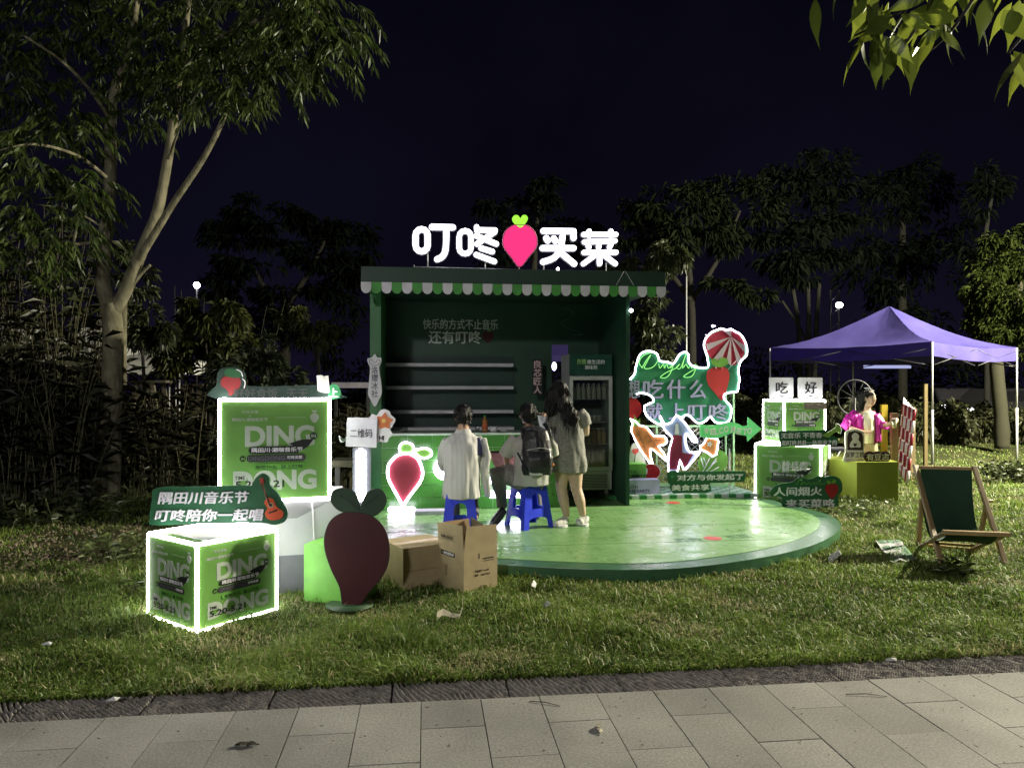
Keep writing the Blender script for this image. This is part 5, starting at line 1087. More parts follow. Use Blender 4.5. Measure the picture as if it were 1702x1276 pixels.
# ------------------------------------------------------------ deck chair
def chair():
    D1 = 6.45
    A = G(1568, 944); 
    t = thing('deck_chair', 'wooden deck chair with dark green canvas on the right grass', 'chair', (A.x, A.y, 0), 0); o_ = t.location
    P = lambda px, py, d: W(px, py, d) - o_
    CW_ = mat('beech', (.34, .24, .12), .5, var=.2, scale=8, stretch=(1, 1, .2))
    tl, bl = P(1521, 773, 7.25), P(1567, 944, 6.45); tr, brr = P(1619, 775, 7.0), P(1674, 946, 6.40)
    brr.z = 0; bl.z = 0
    # back frame, left and right poles
    MB().beam(tl, bl, .045, .028, (0, 1, 0)).build('pole', CW_, t, .004); MB().beam(tr, brr, .045, .028, (0, 1, 0)).build('pole', CW_, t, .004)
    MB().beam(tl + Vector((.03, 0, -.02)), tr + Vector((-.02, 0, -.02)), .035, .03).build('top_rail', CW_, t, .004)
    # seat frame
    fl, fr_ = P(1572, 884, 6.15), P(1672, 888, 6.10); kl, kr = P(1530, 910, 7.22), P(1613, 914, 7.05); kl.z = .02; kr.z = .02
    MB().beam(fl, kl, .045, .028, (0, 1, 0)).build('seat_side', CW_, t, .004); MB().beam(fr_, kr, .045, .028, (0, 1, 0)).build('seat_side', CW_, t, .004)
    MB().beam(fl + Vector((-.02, 0, 0)), fr_ + Vector((.03, 0, 0)), .045, .035).build('front_rail', CW_, t, .004)
    MB().beam(kl + Vector((.0, -.1, .06)), kr + Vector((0, -.1, .06)), .03, .022).build('cross_rail', CW_, t, .003); MB().beam(kl + Vector((.04, .0, .01)), kr + Vector((0, 0, .01)), .03, .022).build('cross_rail', CW_, t, .003)
    # rear props
    pl_, pr_ = P(1532, 829, 7.0), P(1641, 832, 6.82)
    MB().beam(pl_, kl + Vector((-.01, .02, 0)), .04, .026, (0, 1, 0)).build('prop', CW_, t, .004); MB().beam(pr_, kr + Vector((.08, .02, 0)), .04, .026, (0, 1, 0)).build('prop', CW_, t, .004)
    MB().tube([pr_ + Vector((-.03, 0, 0)), pr_ + Vector((.05, 0, 0))], .012, 8).build('pin', CW_, t)
    # canvas sling
    a, b = tl + Vector((.045, -.015, -.03)), tr + Vector((-.03, -.015, -.03)); c, d = fl + Vector((.02, .0, .0)), fr_ + Vector((-.03, .0, .0))
    rows = 22; cols = 14; vs = []
    for j in range(rows+1):
        v = j/rows
        for i in range(cols+1):
            u = i/cols; top = a.lerp(b, u); bot = c.lerp(d, u); lowp = (top + bot)/2 + Vector((.02, .22, -.66)); 
            p = top*(1-v)**2 + lowp*2*v*(1-v) + bot*v*v
            if v > .6: p.z += .014*math.sin(u*9 + v*12)*(v-.6)*2.2 + .02*noise.noise(Vector((u*5, v*6, 3)))*(v-.6)*2.5
            p.y += .01*math.sin(u*math.pi); vs.append(p)
    fs = [(j*(cols+1)+i, j*(cols+1)+i+1, (j+1)*(cols+1)+i+1, (j+1)*(cols+1)+i) for j in range(rows) for i in range(cols)]
    m_ = MB(); m_.add(vs, fs, True); o2 = m_.build('canvas', mat('canvas_green', (.014, .05, .025), .8, bump=.1, bscale=300), t)
    return t
chair()
t = thing('printed_flyer', 'crumpled green and white printed sheet lying on the grass by the deck chair', 'flyer', G(1490, 924)); 
g_ = 14; FM = [mat('flyer_white', (.45, .46, .47), .7), mat('flyer_green', (.10, .20, .12), .7)]
P4 = [G(1455, 906), G(1496, 905), G(1524, 940), G(1480, 942)]
for k in range(2):
    vs = []; 
    for j in range(g_+1):
        for i in range(g_+1):
            u, v = i/g_, j/g_; p = (P4[0].lerp(P4[1], u)).lerp(P4[3].lerp(P4[2], u), v) - t.location; p.z = .05 + .018*noise.noise(Vector((u*4, v*4, 1))) + k*.003; vs.append(p)
    fs = [(j*(g_+1)+i, j*(g_+1)+i+1, (j+1)*(g_+1)+i+1, (j+1)*(g_+1)+i) for j in range(g_) for i in range(g_) if k == 0 or (j in (0, 1, 5, 6, 9, 12) and (i % 5)) or (i > 9 and j > 6)]
    MB().add(vs, fs).build('sheet' if k == 0 else 'print', FM[k], t)

# ------------------------------------------------------------ purple tent
tn = thing('canopy_tent', 'purple pop up canopy tent with grey legs on the right lawn', 'tent', (8.2, 16.2, 0))
o_ = tn.location
cA, cB, cC = Vector((8.12, 14.3, 2.42)), Vector((10.64, 15.6, 2.37)), Vector((5.86, 16.8, 2.42)); cD = Vector((8.34, 18.1, 2.42)); pk = Vector((8.26, 16.2, 3.30))
PURP = mat('tent_purple', (.060, .050, .20), .45, var=.12, scale=2, bump=.4, bscale=9); PURV = mat('tent_valance', (.045, .025, .30), .45, var=.12, scale=3)
crn = [cC, cA, cB, cD]
for k in range(4):
    a, b = crn[k], crn[(k+1) % 4]; n_ = 18; vs = []; fs = []
    for j in range(n_+1):
        v = j/n_
        for i in range(n_+1):
            u = i/n_; e_ = a.lerp(b, u); p = e_.lerp(pk, v); sag = -.30*math.sin(v*math.pi)*(1-.35*v) 
            p.z += sag*(.55 + .45*math.cos((u-.5)*math.pi)*1) - .06*math.sin(u*math.pi)*(1-v)
            p.z += .02*noise.noise(Vector((u*6, v*14, k*3.)))*(1-v)**.5
            vs.append(p - o_)
    fs = [(j*(n_+1)+i, j*(n_+1)+i+1, (j+1)*(n_+1)+i+1, (j+1)*(n_+1)+i) for j in range(n_) for i in range(n_)]
    MB().add(vs, fs, True).build('canopy_panel', PURP, tn)
    vs = []
    for i in range(n_+1):
        u = i/n_; e_ = a.lerp(b, u); nn = Vector((b.y-a.y, a.x-b.x, 0)).normalized()*(.012 + .03*noise.noise(Vector((u*7, k, 0))))
        top = e_ - o_ + Vector((0, 0, -.06*math.sin(u*math.pi))) ; vs += [top, top + nn + Vector((0, 0, -.28 + .03*noise.noise(Vector((u*5, k, 5)))))]
    MB().add(vs, [(2*i+1, 2*i+3, 2*i+2, 2*i) for i in range(n_)], True).build('valance', PURV if k == 0 else PURP, tn)
    MB().tube([(b.x-o_.x, b.y-o_.y, -.15 if k == 1 else 0), (b.x-o_.x, b.y-o_.y, 1.1)], .026, 8).build('leg', METAL, tn); MB().tube([(b.x-o_.x, b.y-o_.y, 1.1), (b.x-o_.x, b.y-o_.y, b.z-.01)], .019, 8).build('upper_leg', METAL, tn)
    for h0, h1 in ((2.02, 2.34), (2.34, 2.02)):
        m1 = a.lerp(b, .02); m2 = a.lerp(b, .48); m3 = a.lerp(b, .52); m4 = a.lerp(b, .98)
        MB().tube([(m1.x-o_.x, m1.y-o_.y, h0-.05), (m2.x-o_.x, m2.y-o_.y, h1-.05)], .011, 5).build('truss_bar', DMETAL, tn); MB().tube([(m3.x-o_.x, m3.y-o_.y, h0-.05), (m4.x-o_.x, m4.y-o_.y, h1-.05)], .011, 5).build('truss_bar', DMETAL, tn)
    MB().tube([crn[k] - o_ + Vector((0, 0, -.3)), pk - o_ + Vector((0, 0, -.75))], .011, 5).build('truss_bar', DMETAL, tn)
MB().tube([pk - o_ + Vector((0, 0, -.02)), pk - o_ + Vector((0, 0, -.9))], .02, 6).build('centre_pole', METAL, tn)
# light strip under tent seen far behind
t = thing('strip_sign', 'long pale blue lit strip glimpsed under the purple tent', 'light', W(1476, 611, 24)); MB().box(-.75, .75, 0, .1, -.02, .08).build('strip', emis('far_strip', (.55, .6, 1.0), .55), t)
# spoked wheel
wl = thing('spoked_wheel', 'dark spoked wheel leaning behind the woman in magenta', 'wheel', W(1421, 700, 12.5)); c_ = W(1421, 661, 12.5) - wl.location; rr_ = .30
MB().tube([(c_.x + rr_*math.cos(R(a)), c_.y, c_.z + rr_*math.sin(R(a))) for a in range(0, 360, 12)], .014, 6, True).build('rim', DMETAL, wl)
for a in range(0, 360, 30): MB().tube([(c_.x, c_.y, c_.z), (c_.x + rr_*math.cos(R(a)), c_.y, c_.z + rr_*math.sin(R(a)))], .004, 4).build('spoke', DMETAL, wl)
MB().tube([(c_.x, c_.y, c_.z), (c_.x, c_.y+.05, -1.2)], .015, 6).build('stand', DMETAL, wl)
# lit truss mast
tm_ = thing('light_mast', 'thin scaffold mast with a round floodlight behind the purple tent', 'mast', (W(1380, 638, 26).x, 26, 0))
for dx in (0, .3): MB().tube([(dx, 0, 0), (dx, 0, 4.9)], .03, 6).build('upright_tube', DMETAL, tm_)
for z in np.arange(.5, 4.9, .5): MB().tube([(0, 0, z), (.3, 0, z+.25)], .015, 5).build('brace', DMETAL, tm_)
FL = emis('flood', (1, 1, .97), 25); q = W(1395, 507, 26) - tm_.location; MB().ball(q, .13, .06, .10, 12, 8).build('floodlight', FL, tm_); MB().tube([(.3, 0, q.z), (q.x, 0, q.z)], .02, 5).build('arm', DMETAL, tm_)
lm_ = thing('lamp_pole', 'distant round lamp glowing on a thin pole at left', 'street lamp', (W(327, 638, 24).x, 24, 0)); q = W(327, 474, 24) - lm_.location
MB().tube([(0, 0, 0), (0, 0, q.z)], .03, 6).build('pole', DMETAL, lm_); MB().ball(q, .10).build('globe', FL, lm_); 
dk = thing('light_pole', 'thin pale pole rising left of the parachute', 'pole', (W(1141, 638, 20).x, 20, 0)); MB().tube([(0, 0, 0), (0, 0, 4.5)], .02, 6).build('pole', METAL, dk)
ls_ = thing('lit_tree_sign', 'patchy bluish white lights glimpsed through leaves left of the parachute', 'light', W(1183, 560, 22)); 
for i in range(26): q = Vector((random.uniform(-.25, .35), random.uniform(-.1, .1), random.uniform(-.45, .35))); MB().ball(q, random.uniform(.015, .045), None, None, 6, 4).build('light_spot', emis('cool_spot', (.75, .72, 1.0), 3.5), ls_)
# parked cars far right
def car(label, x, y, rz, ml):
    t = thing('parked_car', label, 'car', (x, y, 0), rz, 'cars parked beyond the hedge')
    prof = [(-2.1, .35), (-2.15, .75), (-1.5, .95), (-.9, 1.42), (.7, 1.45), (1.4, .98), (2.05, .85), (2.15, .4)]
    MB().prism(prof[::-1], -.85, .85).build('body', ml, t, .06)
    MB().prism([(-1.35, .98), (-.85, 1.36), (.62, 1.38), (1.2, .98)][::-1], -.86, .86).build('window', INK, t)
    for xx in (-1.35, 1.35):
        for yy in (-.8, .8): wq_ = MB(); wq_.tube([(xx, yy-.1, .33), (xx, yy+.1, .33)], .33, 16).build('wheel', mat('tyre', (.02,)*3), t)
    for yy in (-.62, .62): MB().ball((-2.12, yy, .68), .05, .20, .09, 10, 6).build('headlight', emis('headlight', (.95, .95, 1.0), 3.0), t)
    return t
car('dark parked car with bright headlights beyond the hedge under the tent', W(1617, 638, 30).x, 31.5, R(70), mat('car_dark', (.05, .05, .06), .3))
car('pale parked van roofed car at the far right edge beyond the hedge', W(1695, 638, 26).x + .6, 27.5, R(10), mat('car_pale', (.035, .035, .04), .4))

# ------------------------------------------------------------ vegetation
rng = np.random.default_rng(5)
def ball_pts(c, r, n_, g, shell=.5):
    v = g.normal(size=(n_, 3)); v /= np.linalg.norm(v, axis=1, keepdims=True); q = (shell + (1-shell)*g.random((n_, 1))**.6)
    return np.array(c) + v*q*np.array(r), v
BARK = mat('bark_smooth', (.075, .07, .045), .85, col2=(.24, .22, .15), scale=9, bump=1.0, bscale=30, spec=.15, detail=8, stretch=(1, 1, .5))
BARKD = mat('bark_dark', (.014, .013, .010), .9, col2=(.028, .026, .020), scale=8, bump=.5)
def limb(pts, r0, r1, n_=6, seed=0):
    out = []; P = [Vector(p) for p in pts]; 
    for i in range(len(P)-1):
        a, b = P[i], P[i+1]; p0 = P[max(i-1, 0)]; p3 = P[min(i+2, len(P)-1)]
        for k in range(n_):
            t_ = k/n_; out.append(.5*((2*a)+(b-p0)*t_+(2*p0-5*a+4*b-p3)*t_*t_+(3*a-p0-3*b+p3)*t_**3))
    out.append(P[-1]); m_ = len(out)
    rr_ = [(r0 + (r1-r0)*i/(m_-1))*(1 + .10*noise.noise(Vector((i*.5, seed, 0)))) for i in range(m_)]
    return out, rr_
# -- big near-left tree with pinnate drooping leaves
TD = 10.0
big_tree = thing('leaf_tree', 'tall forked pale barked tree with drooping leaves at the left', 'tree', (W(190, 638, TD).x, TD, 0)); bo = big_tree.location
def T(px, py, dd=0): return W(px, py, TD+dd) - bo
trunk = MB()
lb_ = [([T(182, 845), T(183, 740), T(186, 640), T(188, 560), T(184, 505)], .235, .20), ([T(184, 520), T(172, 470), T(174, 400), T(183, 300), T(184, 200), T(196, 130), T(216, 88), T(225, 20), T(240, -60)], .17, .05),
       ([T(188, 520), T(206, 488), T(226, 440), T(240, 405), T(262, 350), T(278, 270), T(290, 190), T(300, 120, .3), T(310, 30, .5), T(320, -60, .8)], .15, .06),
       ([T(226, 440), T(250, 400, -.1), T(290, 335, -.2), T(335, 268, -.3), T(368, 205, -.4), T(385, 150, -.5), T(430, 70, -.7), T(480, 10, -.8)], .085, .03),
       ([T(210, 488), T(232, 458), T(250, 440)], .05, .03), ([T(203, 640, .3), T(204, 560, .3), T(206, 500, .2), T(212, 480, 0)], .095, .06),
       ([T(178, 410), T(155, 404, -.1), T(125, 406, -.2), T(88, 402, -.3)], .05, .03), ([T(122, 404, -.2), T(130, 370, -.3), T(145, 335, -.4)], .03, .02),
       ([T(184, 200), T(150, 150, -.5), T(100, 100, -1), T(40, 60, -1.4)], .05, .02), ([T(183, 300), T(130, 260, -.6), T(60, 240, -1.2), T(0, 250, -1.5)], .045, .015), ([T(300, 120, .3), T(370, 60, -.5), T(450, 30, -1.2), T(530, 20, -1.6)], .05, .02),
       ([T(278, 270), T(300, 210, -.4), T(330, 150, -.7)], .03, .015), ([T(174, 380), T(120, 350, -.3), T(60, 340, -.6)], .03, .012)]
for i, (p, a, b) in enumerate(lb_): q, r = limb(p, a*.62, b*.62, 6, i); trunk.tube(q, r, 12)
trunk.build('trunk', BARK, big_tree)
clus = []   # (px, py, dd, r_px, count)
for px, py, dd, rp, c_ in ((60, 170, -.8, 60, 16), (30, 260, -1.0, 60, 18), (110, 200, -.6, 60, 18), (60, 320, -.8, 60, 18), (130, 320, -.6, 55, 16), (20, 380, -1.0, 50, 14), (90, 390, -.6, 50, 12), 
        (50, 60, 0, 80, 22), (130, 60, 0, 80, 22), (210, 50, 0, 80, 22), (290, 50, 0, 80, 24), (250, 120, .2, 55, 14), (300, 130, .0, 50, 14), (350, 60, -.4, 75, 24), (340, 150, -.4, 45, 13), (390, 110, -.6, 55, 18), (430, 50, -.9, 65, 22), (460, 110, -1.0, 45, 14), (490, 40, -1.2, 55, 20), (520, 80, -1.4, 40, 13), (550, 20, -1.5, 45, 14), (565, 50, -1.5, 22, 5), (400, 170, -.6, 30, 7), (100, -50, 0, 120, 30), (300, -60, 0, 120, 34), (450, -50, -.6, 100, 28), (0, 130, -.8, 60, 14), (240, 190, -.1, 30, 6), (30, 450, -.4, 35, 6), (110, 440, -.3, 30, 5)):
    s1_ = rp * TD / F; c0_ = T(px, py, dd); pts, v = ball_pts(c0_, (s1_, s1_*1.1, s1_), int(c_*1.6), rng, .2); clus.append((pts, v))
CP = np.concatenate([c[0] for c in clus]); CV = np.concatenate([c[1] for c in clus])
def pinnate(P, V, g, nl=7, L=.34, ll=.17, lw=.036):
    bp_, bd = [], []
    n_ = len(P); az = V*np.array([1, 1, .1]) + g.normal(size=(n_, 3))*.35; az[:, 2] = g.uniform(-.1, .5, n_); az /= np.linalg.norm(az, axis=1, keepdims=True)
    for j in range(nl):
        f_ = (j+.6)/nl; q = P + az*L*f_ + np.array([0, 0, -1.])*L*.75*f_**2
        tg = az + np.array([0, 0, -1.5])*f_; tg /= np.linalg.norm(tg, axis=1, keepdims=True); sd = np.cross(tg, [0, 0, 1.]); sd /= np.linalg.norm(sd, axis=1, keepdims=True)+1e-9
        for sg_ in (1, -1):
            bp_.append(q); bd.append(tg*.75 + sd*sg_*.7 + np.array([0, 0, -.75]) + g.normal(size=(n_, 3))*.12)
    bp_.append(P + az*L + np.array([0, 0, -1.])*L*.75); bd.append(tg)
    return np.concatenate(bp_), np.concatenate(bd)
PB, PD = pinnate(CP, CV, rng)
LM1 = leafmat('tree_leaf', (.018, .032, .009), (.085, .125, .030), .35, .4, .03)
leaf_mesh('foliage', PB, PD, rng.uniform(.12, .19, len(PB)), .038, LM1, .15, seed=3, parent=big_tree)
# -- hanging leafy branch at top right: every leaf a part
bro = W(1560, 40, 2.5); brn = thing('leafy_branch', 'backlit branch of big pointed leaves hanging in the top right corner', 'branch', bro); mb = MB()
for p in ([(1702, -140, .1), (1640, -40, .0), (1560, -20, 0), (1480, 30, 0), (1420, 60, .05)], [(1640, -40, 0), (1590, 40, 0), (1540, 90, .05)], [(1740, 20, .1), (1700, 60, 0), (1675, 90, 0)], [(1480, -60, .1), (1420, -30, 0), (1370, -20, 0)], [(1560, -20, 0), (1520, 50, -.05), (1500, 80, 0)], [(1702, -140, .1), (1600, -120, .2), (1480, -60, .1)]):
    q, r = limb([W(a, b, 2.5+c) - bro for a, b, c in p], .008, .003, 5); mb.tube(q, r, 6)
mb.build('twig', BARKD, brn)
def big_leaf(L, w_):
    vs = []; fs = []; pr = [0, .55, .92, 1.0, .85, .55, .25, .09, .0]; n_ = len(pr)
    for i, k in enumerate(pr):
        f_ = i/(n_-1); z = -L*f_; y = .10*L*math.sin(f_*3)
        vs += [(-w_*k/2, y - .12*w_*k, z), (0, y, z), (w_*k/2, y - .12*w_*k, z)]
    for i in range(n_-1):
        b = 3*i; fs += [(b, b+1, b+4, b+3), (b+1, b+2, b+5, b+4)]
    me = bpy.data.meshes.new('leaf'); me.from_pydata(vs, [], fs); me.polygons.foreach_set('use_smooth', [True]*len(fs)); return me
LMB = mat('branch_leaf', (.06, .09, .015), .4, var=.5, scale=6); nn_ = LMB.node_tree.nodes; p_ = nn_['Principled BSDF']
_tr = nn_.new('ShaderNodeBsdfTranslucent'); _tr.inputs[0].default_value = (.30, .36, .04, 1); _mx = nn_.new('ShaderNodeMixShader'); _mx.inputs[0].default_value = .45
LMB.node_tree.links.new(p_.outputs[0], _mx.inputs[1]); LMB.node_tree.links.new(_tr.outputs[0], _mx.inputs[2]); LMB.node_tree.links.new(_mx.outputs[0], nn_['Material Output'].inputs[0])
lms = [big_leaf(.165, .055), big_leaf(.13, .045), big_leaf(.18, .060)]
for m_ in lms: m_.materials.append(LMB)
_oi = nn_.new('ShaderNodeObjectInfo'); _cr = nn_.new('ShaderNodeValToRGB'); _cr.color_ramp.elements[0].color = (.05, .065, .012, 1); _cr.color_ramp.elements[1].color = (.34, .40, .05, 1)
LMB.node_tree.links.new(_oi.outputs['Random'], _cr.inputs[0]); LMB.node_tree.links.new(_cr.outputs[0], _tr.inputs[0])
lr = random.Random(4)
for (px, py, rz_, ry_, k) in [(1355, -5, 20, 10, 0), (1395, -20, 60, -8, 1), (1420, 0, -20, 14, 0), (1440, 5, 30, 22, 2), (1442, 15, -50, 8, 0), (1470, 20, 80, -20, 1), (1480, 30, 10, -38, 0), (1430, 55, 40, 30, 0), (1450, 65, -20, 18, 2), (1438, 60, 70, 8, 2), (1462, 80, 0, -6, 0), (1475, 60, 50, 10, 0), (1500, 60, 20, 4, 2), (1515, 75, -30, -5, 2), (1490, 80, 15, -14, 0), (1540, 60, 60, -16, 1), (1555, 45, 20, -6, 0), (1570, 40, -40, -30, 1), (1590, 30, 30, -60, 0), (1600, -20, 15, -24, 1), (1645, -10, -10, -5, 0), (1665, -15, 50, -12, 1), (1695, 0, -20, -8, 0), (1700, 65, 30, 45, 0), (1685, 85, -10, 20, 0), (1680, 90, 60, 8, 2), (1700, 85, 20, 12, 0), (1705, 100, 10, 2, 0)] + [(lr.uniform(1380, 1700), lr.uniform(-90, 25), lr.uniform(-90, 90), lr.uniform(-50, 50), lr.randint(0, 2)) for _ in range(34)] + [(lr.uniform(1455, 1580), lr.uniform(0, 60), lr.uniform(-90, 90), lr.uniform(-40, 40), lr.randint(0, 2)) for _ in range(16)]:
    q = W(px, py, 2.5 + lr.uniform(-.25, .3)) - bro; link('leaf', lms[k], brn, q, (R(lr.uniform(-35, 45)), R(-ry_*1.5), R(rz_*1.3)))
# -- generic broadleaf trees and shrubs
def tree(name, label, cat, px, d, trunks, blobs, mt, n_per, L, Wd, seed, group=None, bark=BARKD, droop=.35, layered=False, base=0.0):
    t = thing(name, label, cat, (W(px, 638, d).x, d, base), 0, group); o_ = t.location; g = np.random.default_rng(seed)
    if trunks:
        mb = MB()
        for i, (pts, r0, r1) in enumerate(trunks):
            q, r = limb([W(p[0], p[1], d + (p[2] if len(p) > 2 else 0)) - o_ for p in pts], r0, r1, 5, i+seed); mb.tube(q, r, 9)
        mb.build('trunk', bark, t)
    PP, VV = [], []
    for (x, y, rx, ry, dd, dens) in blobs:
        c_ = np.array(W(x, y, d+dd) - o_); sx, sz = rx*d/F, ry*d/F
        # sub clumps
        k = max(5, int(9*dens)); cc_, vv = ball_pts(c_, (sx, (sx+sz)*.5, sz), k, g, .35)
        for q, v in zip(cc_, vv):
            m_ = int(n_per*dens*g.uniform(.5, 1.4)/k*9/9); s2 = .42*min(sx, max(sz, .3*sx))*g.uniform(.6, 1.3)
            rad = (s2*1.7, s2*1.4, s2*.35) if layered else (s2, s2, s2*.8)
            p, v2 = ball_pts(q, rad, m_, g, .3); PP.append(p); VV.append(v2*.8 + v*.5)
    P = np.concatenate(PP); V = np.concatenate(VV) + g.normal(size=(len(P), 3))*.5; V[:, 2] -= .3
    leaf_mesh('foliage', P, V, g.uniform(.7, 1.3, len(P))*L, Wd, mt, droop, seed=seed, parent=t); return t
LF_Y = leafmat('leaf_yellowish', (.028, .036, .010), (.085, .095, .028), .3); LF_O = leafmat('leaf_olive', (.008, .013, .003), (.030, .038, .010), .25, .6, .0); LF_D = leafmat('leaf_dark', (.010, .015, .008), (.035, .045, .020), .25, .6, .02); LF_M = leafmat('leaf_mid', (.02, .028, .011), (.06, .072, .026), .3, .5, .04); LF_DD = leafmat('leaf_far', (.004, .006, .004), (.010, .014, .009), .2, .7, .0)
# far trees (d 24-32)
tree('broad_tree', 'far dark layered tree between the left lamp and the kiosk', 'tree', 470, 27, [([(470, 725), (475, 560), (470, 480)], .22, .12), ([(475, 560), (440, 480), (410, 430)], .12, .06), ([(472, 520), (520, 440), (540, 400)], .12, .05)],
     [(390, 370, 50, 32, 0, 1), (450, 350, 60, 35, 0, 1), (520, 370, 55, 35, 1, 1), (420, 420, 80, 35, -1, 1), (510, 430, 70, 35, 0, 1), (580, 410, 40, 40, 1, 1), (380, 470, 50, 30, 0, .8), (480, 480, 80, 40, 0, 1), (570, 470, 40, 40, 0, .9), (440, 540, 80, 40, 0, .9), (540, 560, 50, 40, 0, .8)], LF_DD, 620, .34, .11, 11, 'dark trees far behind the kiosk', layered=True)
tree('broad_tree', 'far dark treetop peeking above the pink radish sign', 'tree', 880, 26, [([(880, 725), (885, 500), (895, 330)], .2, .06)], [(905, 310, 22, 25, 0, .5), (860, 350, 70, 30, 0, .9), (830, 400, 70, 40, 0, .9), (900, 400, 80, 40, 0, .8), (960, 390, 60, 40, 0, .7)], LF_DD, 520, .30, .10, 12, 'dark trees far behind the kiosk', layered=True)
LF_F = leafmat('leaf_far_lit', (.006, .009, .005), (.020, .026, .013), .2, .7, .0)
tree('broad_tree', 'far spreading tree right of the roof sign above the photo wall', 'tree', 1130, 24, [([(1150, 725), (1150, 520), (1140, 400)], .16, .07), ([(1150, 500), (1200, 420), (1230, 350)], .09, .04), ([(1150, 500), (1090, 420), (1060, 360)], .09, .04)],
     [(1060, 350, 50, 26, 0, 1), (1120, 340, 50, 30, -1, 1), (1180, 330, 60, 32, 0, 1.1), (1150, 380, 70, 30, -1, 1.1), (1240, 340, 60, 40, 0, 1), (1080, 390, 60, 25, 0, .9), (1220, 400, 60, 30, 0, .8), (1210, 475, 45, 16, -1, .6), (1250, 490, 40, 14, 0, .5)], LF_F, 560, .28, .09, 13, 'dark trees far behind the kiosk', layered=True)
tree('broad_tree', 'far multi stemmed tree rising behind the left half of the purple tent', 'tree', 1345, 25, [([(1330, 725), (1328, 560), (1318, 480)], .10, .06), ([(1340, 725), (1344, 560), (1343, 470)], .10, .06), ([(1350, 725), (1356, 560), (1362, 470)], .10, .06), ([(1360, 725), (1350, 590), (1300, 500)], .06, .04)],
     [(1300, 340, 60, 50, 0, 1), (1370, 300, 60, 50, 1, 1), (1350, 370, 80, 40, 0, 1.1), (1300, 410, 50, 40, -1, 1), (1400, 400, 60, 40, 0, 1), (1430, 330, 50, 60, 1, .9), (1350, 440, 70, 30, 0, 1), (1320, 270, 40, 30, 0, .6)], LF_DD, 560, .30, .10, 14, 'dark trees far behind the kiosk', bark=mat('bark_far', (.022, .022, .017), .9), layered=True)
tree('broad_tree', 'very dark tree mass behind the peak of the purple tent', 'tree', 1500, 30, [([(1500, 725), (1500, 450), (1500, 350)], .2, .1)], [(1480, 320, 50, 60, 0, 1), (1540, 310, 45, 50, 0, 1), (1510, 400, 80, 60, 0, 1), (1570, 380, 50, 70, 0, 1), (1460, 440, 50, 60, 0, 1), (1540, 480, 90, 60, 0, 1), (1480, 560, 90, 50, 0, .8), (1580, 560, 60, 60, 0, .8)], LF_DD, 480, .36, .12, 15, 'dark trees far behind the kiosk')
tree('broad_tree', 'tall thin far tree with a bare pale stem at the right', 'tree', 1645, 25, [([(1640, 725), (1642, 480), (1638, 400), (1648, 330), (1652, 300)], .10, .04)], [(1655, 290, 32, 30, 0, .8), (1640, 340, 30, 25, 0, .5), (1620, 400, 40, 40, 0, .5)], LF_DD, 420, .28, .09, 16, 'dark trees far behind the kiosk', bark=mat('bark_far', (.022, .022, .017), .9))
tree('round_tree', 'dense lit olive green tree at the right edge behind the tent', 'tree', 1668, 17.5, [([(1666, 745), (1664, 690), (1656, 600), (1664, 560)], .17, .13), ([(1656, 610), (1640, 540), (1628, 500)], .08, .04), ([(1662, 570), (1690, 500), (1700, 440)], .10, .05)],
     [(1690, 400, 45, 35, 0, 1.2), (1660, 440, 42, 35, 0, 1.2), (1720, 450, 60, 50, 0, 1.3), (1640, 490, 40, 32, -.4, 1.2), (1690, 500, 50, 40, -.5, 1.3), (1625, 525, 34, 22, 0, 1), (1670, 550, 45, 28, -.4, 1.2), (1720, 560, 45, 40, 0, 1), (1650, 405, 25, 20, 0, .5)], LF_O, 900, .13, .06, 17, bark=mat('bark_olive', (.028, .027, .014), .9, bump=.5))
tree('round_tree', 'leafy shrub tree right behind the kiosk wall', 'tree', 1090, 12.5, [([(1080, 740), (1085, 650), (1080, 560)], .09, .05)], [(1065, 545, 25, 30, 0, .9), (1100, 570, 36, 40, 0, 1.2), (1080, 610, 40, 40, 0, 1.2), (1120, 620, 22, 30, 0, .9), (1110, 425, 30, 26, 0, 1.0), (1130, 420, 18, 26, 0, .8), (1060, 440, 30, 14, 0, .7), (1085, 500, 30, 30, 0, .8), (1020, 445, 25, 10, 0, .5)], LF_M, 720, .12, .055, 18, droop=.5)
tree('shrub', 'leafy shrub with yellowish top leaves beyond the left lamp', 'shrub', 340, 13, [([(345, 760), (350, 650), (340, 560)], .05, .02), ([(350, 650), (380, 560), (390, 520)], .03, .01)],
     [(310, 515, 28, 18, -.3, .9), (350, 520, 30, 20, -.4, 1.1), (385, 520, 18, 20, -.4, .8), (330, 560, 50, 30, 0, 1), (390, 570, 40, 30, 0, 1), (300, 590, 30, 40, 0, .8)], LF_Y, 460, .16, .075, 19, droop=.5)
tree('shrub', 'broad dark shrub mass behind the big left light box', 'shrub', 400, 11.5, None, [(375, 650, 40, 34, 0, .8), (420, 620, 50, 45, 0, 1), (460, 640, 60, 30, 0, .8), (350, 720, 70, 50, 0, 1.1), (430, 590, 40, 30, 0, .7), (590, 760, 40, 60, 0, .8), (480, 720, 60, 60, 0, .8), (310, 780, 60, 40, 0, .8)], LF_D, 520, .15, .06, 20)
tree('small_tree', 'small lit tree with a bare stem left of the kiosk post', 'tree', 528, 13.5, [([(531, 700), (530, 620), (526, 575)], .05, .03), ([(530, 610), (515, 560), (505, 520)], .025, .012)], [(520, 545, 30, 16, 0, .8), (540, 553, 20, 14, 0, .9), (520, 570, 28, 8, 0, .5), (495, 520, 18, 16, .4, .5), (470, 528, 14, 10, .4, .3)], LF_Y, 330, .12, .055, 21, droop=.5)
